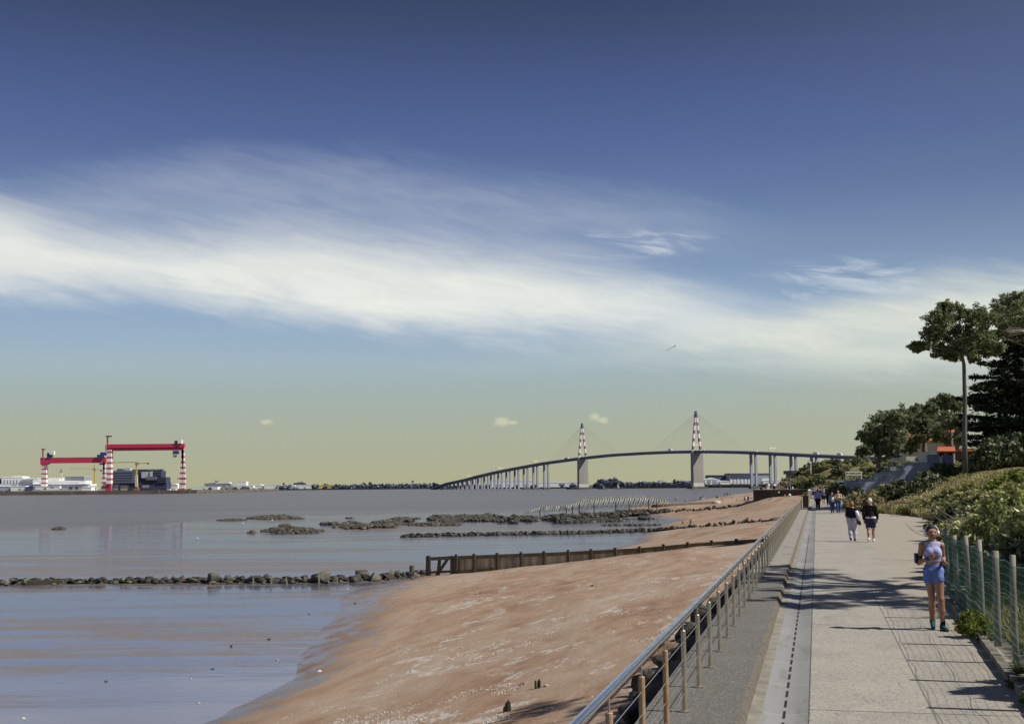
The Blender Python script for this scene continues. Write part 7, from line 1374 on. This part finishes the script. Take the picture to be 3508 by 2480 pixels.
for i, (u, hpx, pose, a, c, lab) in enumerate(((2606, 16, 'sit', 'black', 'black', 'person in black sitting at the left end of the terrace'), (2622, 22, 'stand', 'navy', 'navy', 'person in navy left of the one in red on the terrace'), (2628, 26, 'stand', 'red', 'white', 'person in a red shirt on the terrace'), (2634, 24, 'stand', 'white', 'white', 'person in white beside the red shirt on the terrace'), (2642, 25, 'walk', 'beige', 'grey', 'person in beige walking on the terrace'), (2650, 26, 'stand', 'green', 'black', 'person in green on the terrace'), (2654, 23, 'stand', 'white', 'black', 'person in white and black on the terrace'), (2668, 24, 'walk', 'beige', 'beige', 'person in beige alone on the middle of the terrace'),
       (2690, 25, 'stand', 'navy', 'black', 'first person of the dark group on the terrace'), (2694, 24, 'stand', 'grey', 'navy', 'person in grey of the dark group on the terrace'), (2699, 23, 'stand', 'black', 'navy', 'second dark person of the group on the terrace'), (2706, 24, 'stand', 'denim', 'black', 'person in blue at the right of the dark group on the terrace'), (2715, 18, 'sit', 'white', 'grey', 'seated person in white right of the dark group on the terrace'), (2697, 14, 'sit', 'pink', 'lavender', 'child in pink sitting on the terrace edge'), (2735, 22, 'stand', 'grey', 'black', 'person in grey near the right end of the terrace'))):
    q = at(u, 1676, 309.5 + (i % 3) * 1.2); small(pose, 0, 0, a, c, lab, GT, hpx, None, (q[0], q[1], .62 if (i % 3 == 99) else .78 if q[1] < 309 else .62))
GC = 'crowd on the far walk'
for i, (u, a, c, lab) in enumerate(((2772, 'white', 'black', 'person in white at the left of the crowd by the far railing'), (2790, 'grey', 'navy', 'person in grey in the crowd behind the white barrier'), (2797, 'white', 'denim', 'person in white and jeans in the crowd behind the white barrier'), (2804, 'red', 'black', 'person in red behind the violet runner'), (2812, 'black', 'black', 'person in black behind the white barrier'), (2822, 'beige', 'black', 'person in beige behind the white barrier'), (2830, 'navy', 'grey', 'person in navy behind the white barrier'), (2842, 'black', 'denim', 'person in black and jeans behind the white barrier'), (2856, 'green', 'beige', 'person in green at the right end of the crowd'), (2866, 'black', 'black', 'rightmost person in black of the far crowd'))):
    D = 168 + (i * 37) % 40; q = at(u, 1668, D); s_, t_ = st(q[0], q[1]); small('walk' if i % 2 else 'stand', 0, 0, a, c, lab, GC, None, None, (q[0], q[1], max(0, hxy(q[0], q[1]))), random.uniform(1.6, 1.82))
# ================================================================== BIRDS AND KITE
mat('gull_white', (.78, .78, .76), None, 5, .7); mat('gull_dark', (.05, .05, .05), None, 5, .7)
def gull(pos, k, lab, fly=False, m='gull_white', grp=None):
    o = empty('gull', pos, lab, 'bird', grp); B = [('b', (-.16, 0, .22), (.10, 0, .25), .035, .075, 1), ('b', (.10, 0, .25), (.17, 0, .34), .05, .042, 1), ('b', (.19, 0, .345), (.25, 0, .335), .018, .006, 1)]
    flesh('body', B, .02, m, o, .03); o.scale = (k,) * 3
    if fly:
        for sg in (-1, 1): b = MB(); b.slab([(.08, sg * .05, .26), (-.05, sg * .05, .26), (-.04, sg * .35, .36), (-.12, sg * .75, .30), (.03, sg * .38, .37)], (0, 0, .015)); w = b.build('wing', m, None); w.parent = o
    else:
        for sg in (-1, 1): b = MB(); b.tube([(0, sg * .03, 0), (0, sg * .03, .18)], .008, 5); w = b.build('leg', 'gull_dark', None); w.parent = o
    return o
gull(hit(830, 1798), 1.5, 'white gull standing in the shallow pool, left one'); gull(hit(931, 1788), 1.4, 'white gull standing in the shallow pool, right one'); gull(hit(675, 1850), 1.1, 'white gull in the pool below the crane reflections')
gull(at(1463, 1215, 240), .35, 'tiny dark bird in the sky left of the bridge', True, 'gull_dark'); gull(at(1887, 1400, 260), .4, 'tiny dark bird in the sky above the far pylon', True, 'gull_dark')
kt = empty('kite', at(2300, 1190, 250), 'small dark long tailed kite flying above the bridge', 'kite'); D = 250; b = MB()
p = [Vector(at(u, v, D)) for u, v in ((2308, 1189), (2311, 1184), (2316, 1182), (2313, 1187))]; mat('kite_dark', (.06, .07, .02), (.10, .08, .03), 3, .8); b.slab(p, (0, .12, 0)); b.build('sail', 'kite_dark', kt)
b = MB(); b.tube([Vector(at(u, v, D)) for u, v in ((2309, 1188), (2304, 1190), (2298, 1193), (2292, 1196), (2288, 1197), (2283, 1199.5))], [.05, .05, .035, .03, .04, .03], 5); b.build('tail', 'kite_dark', kt)
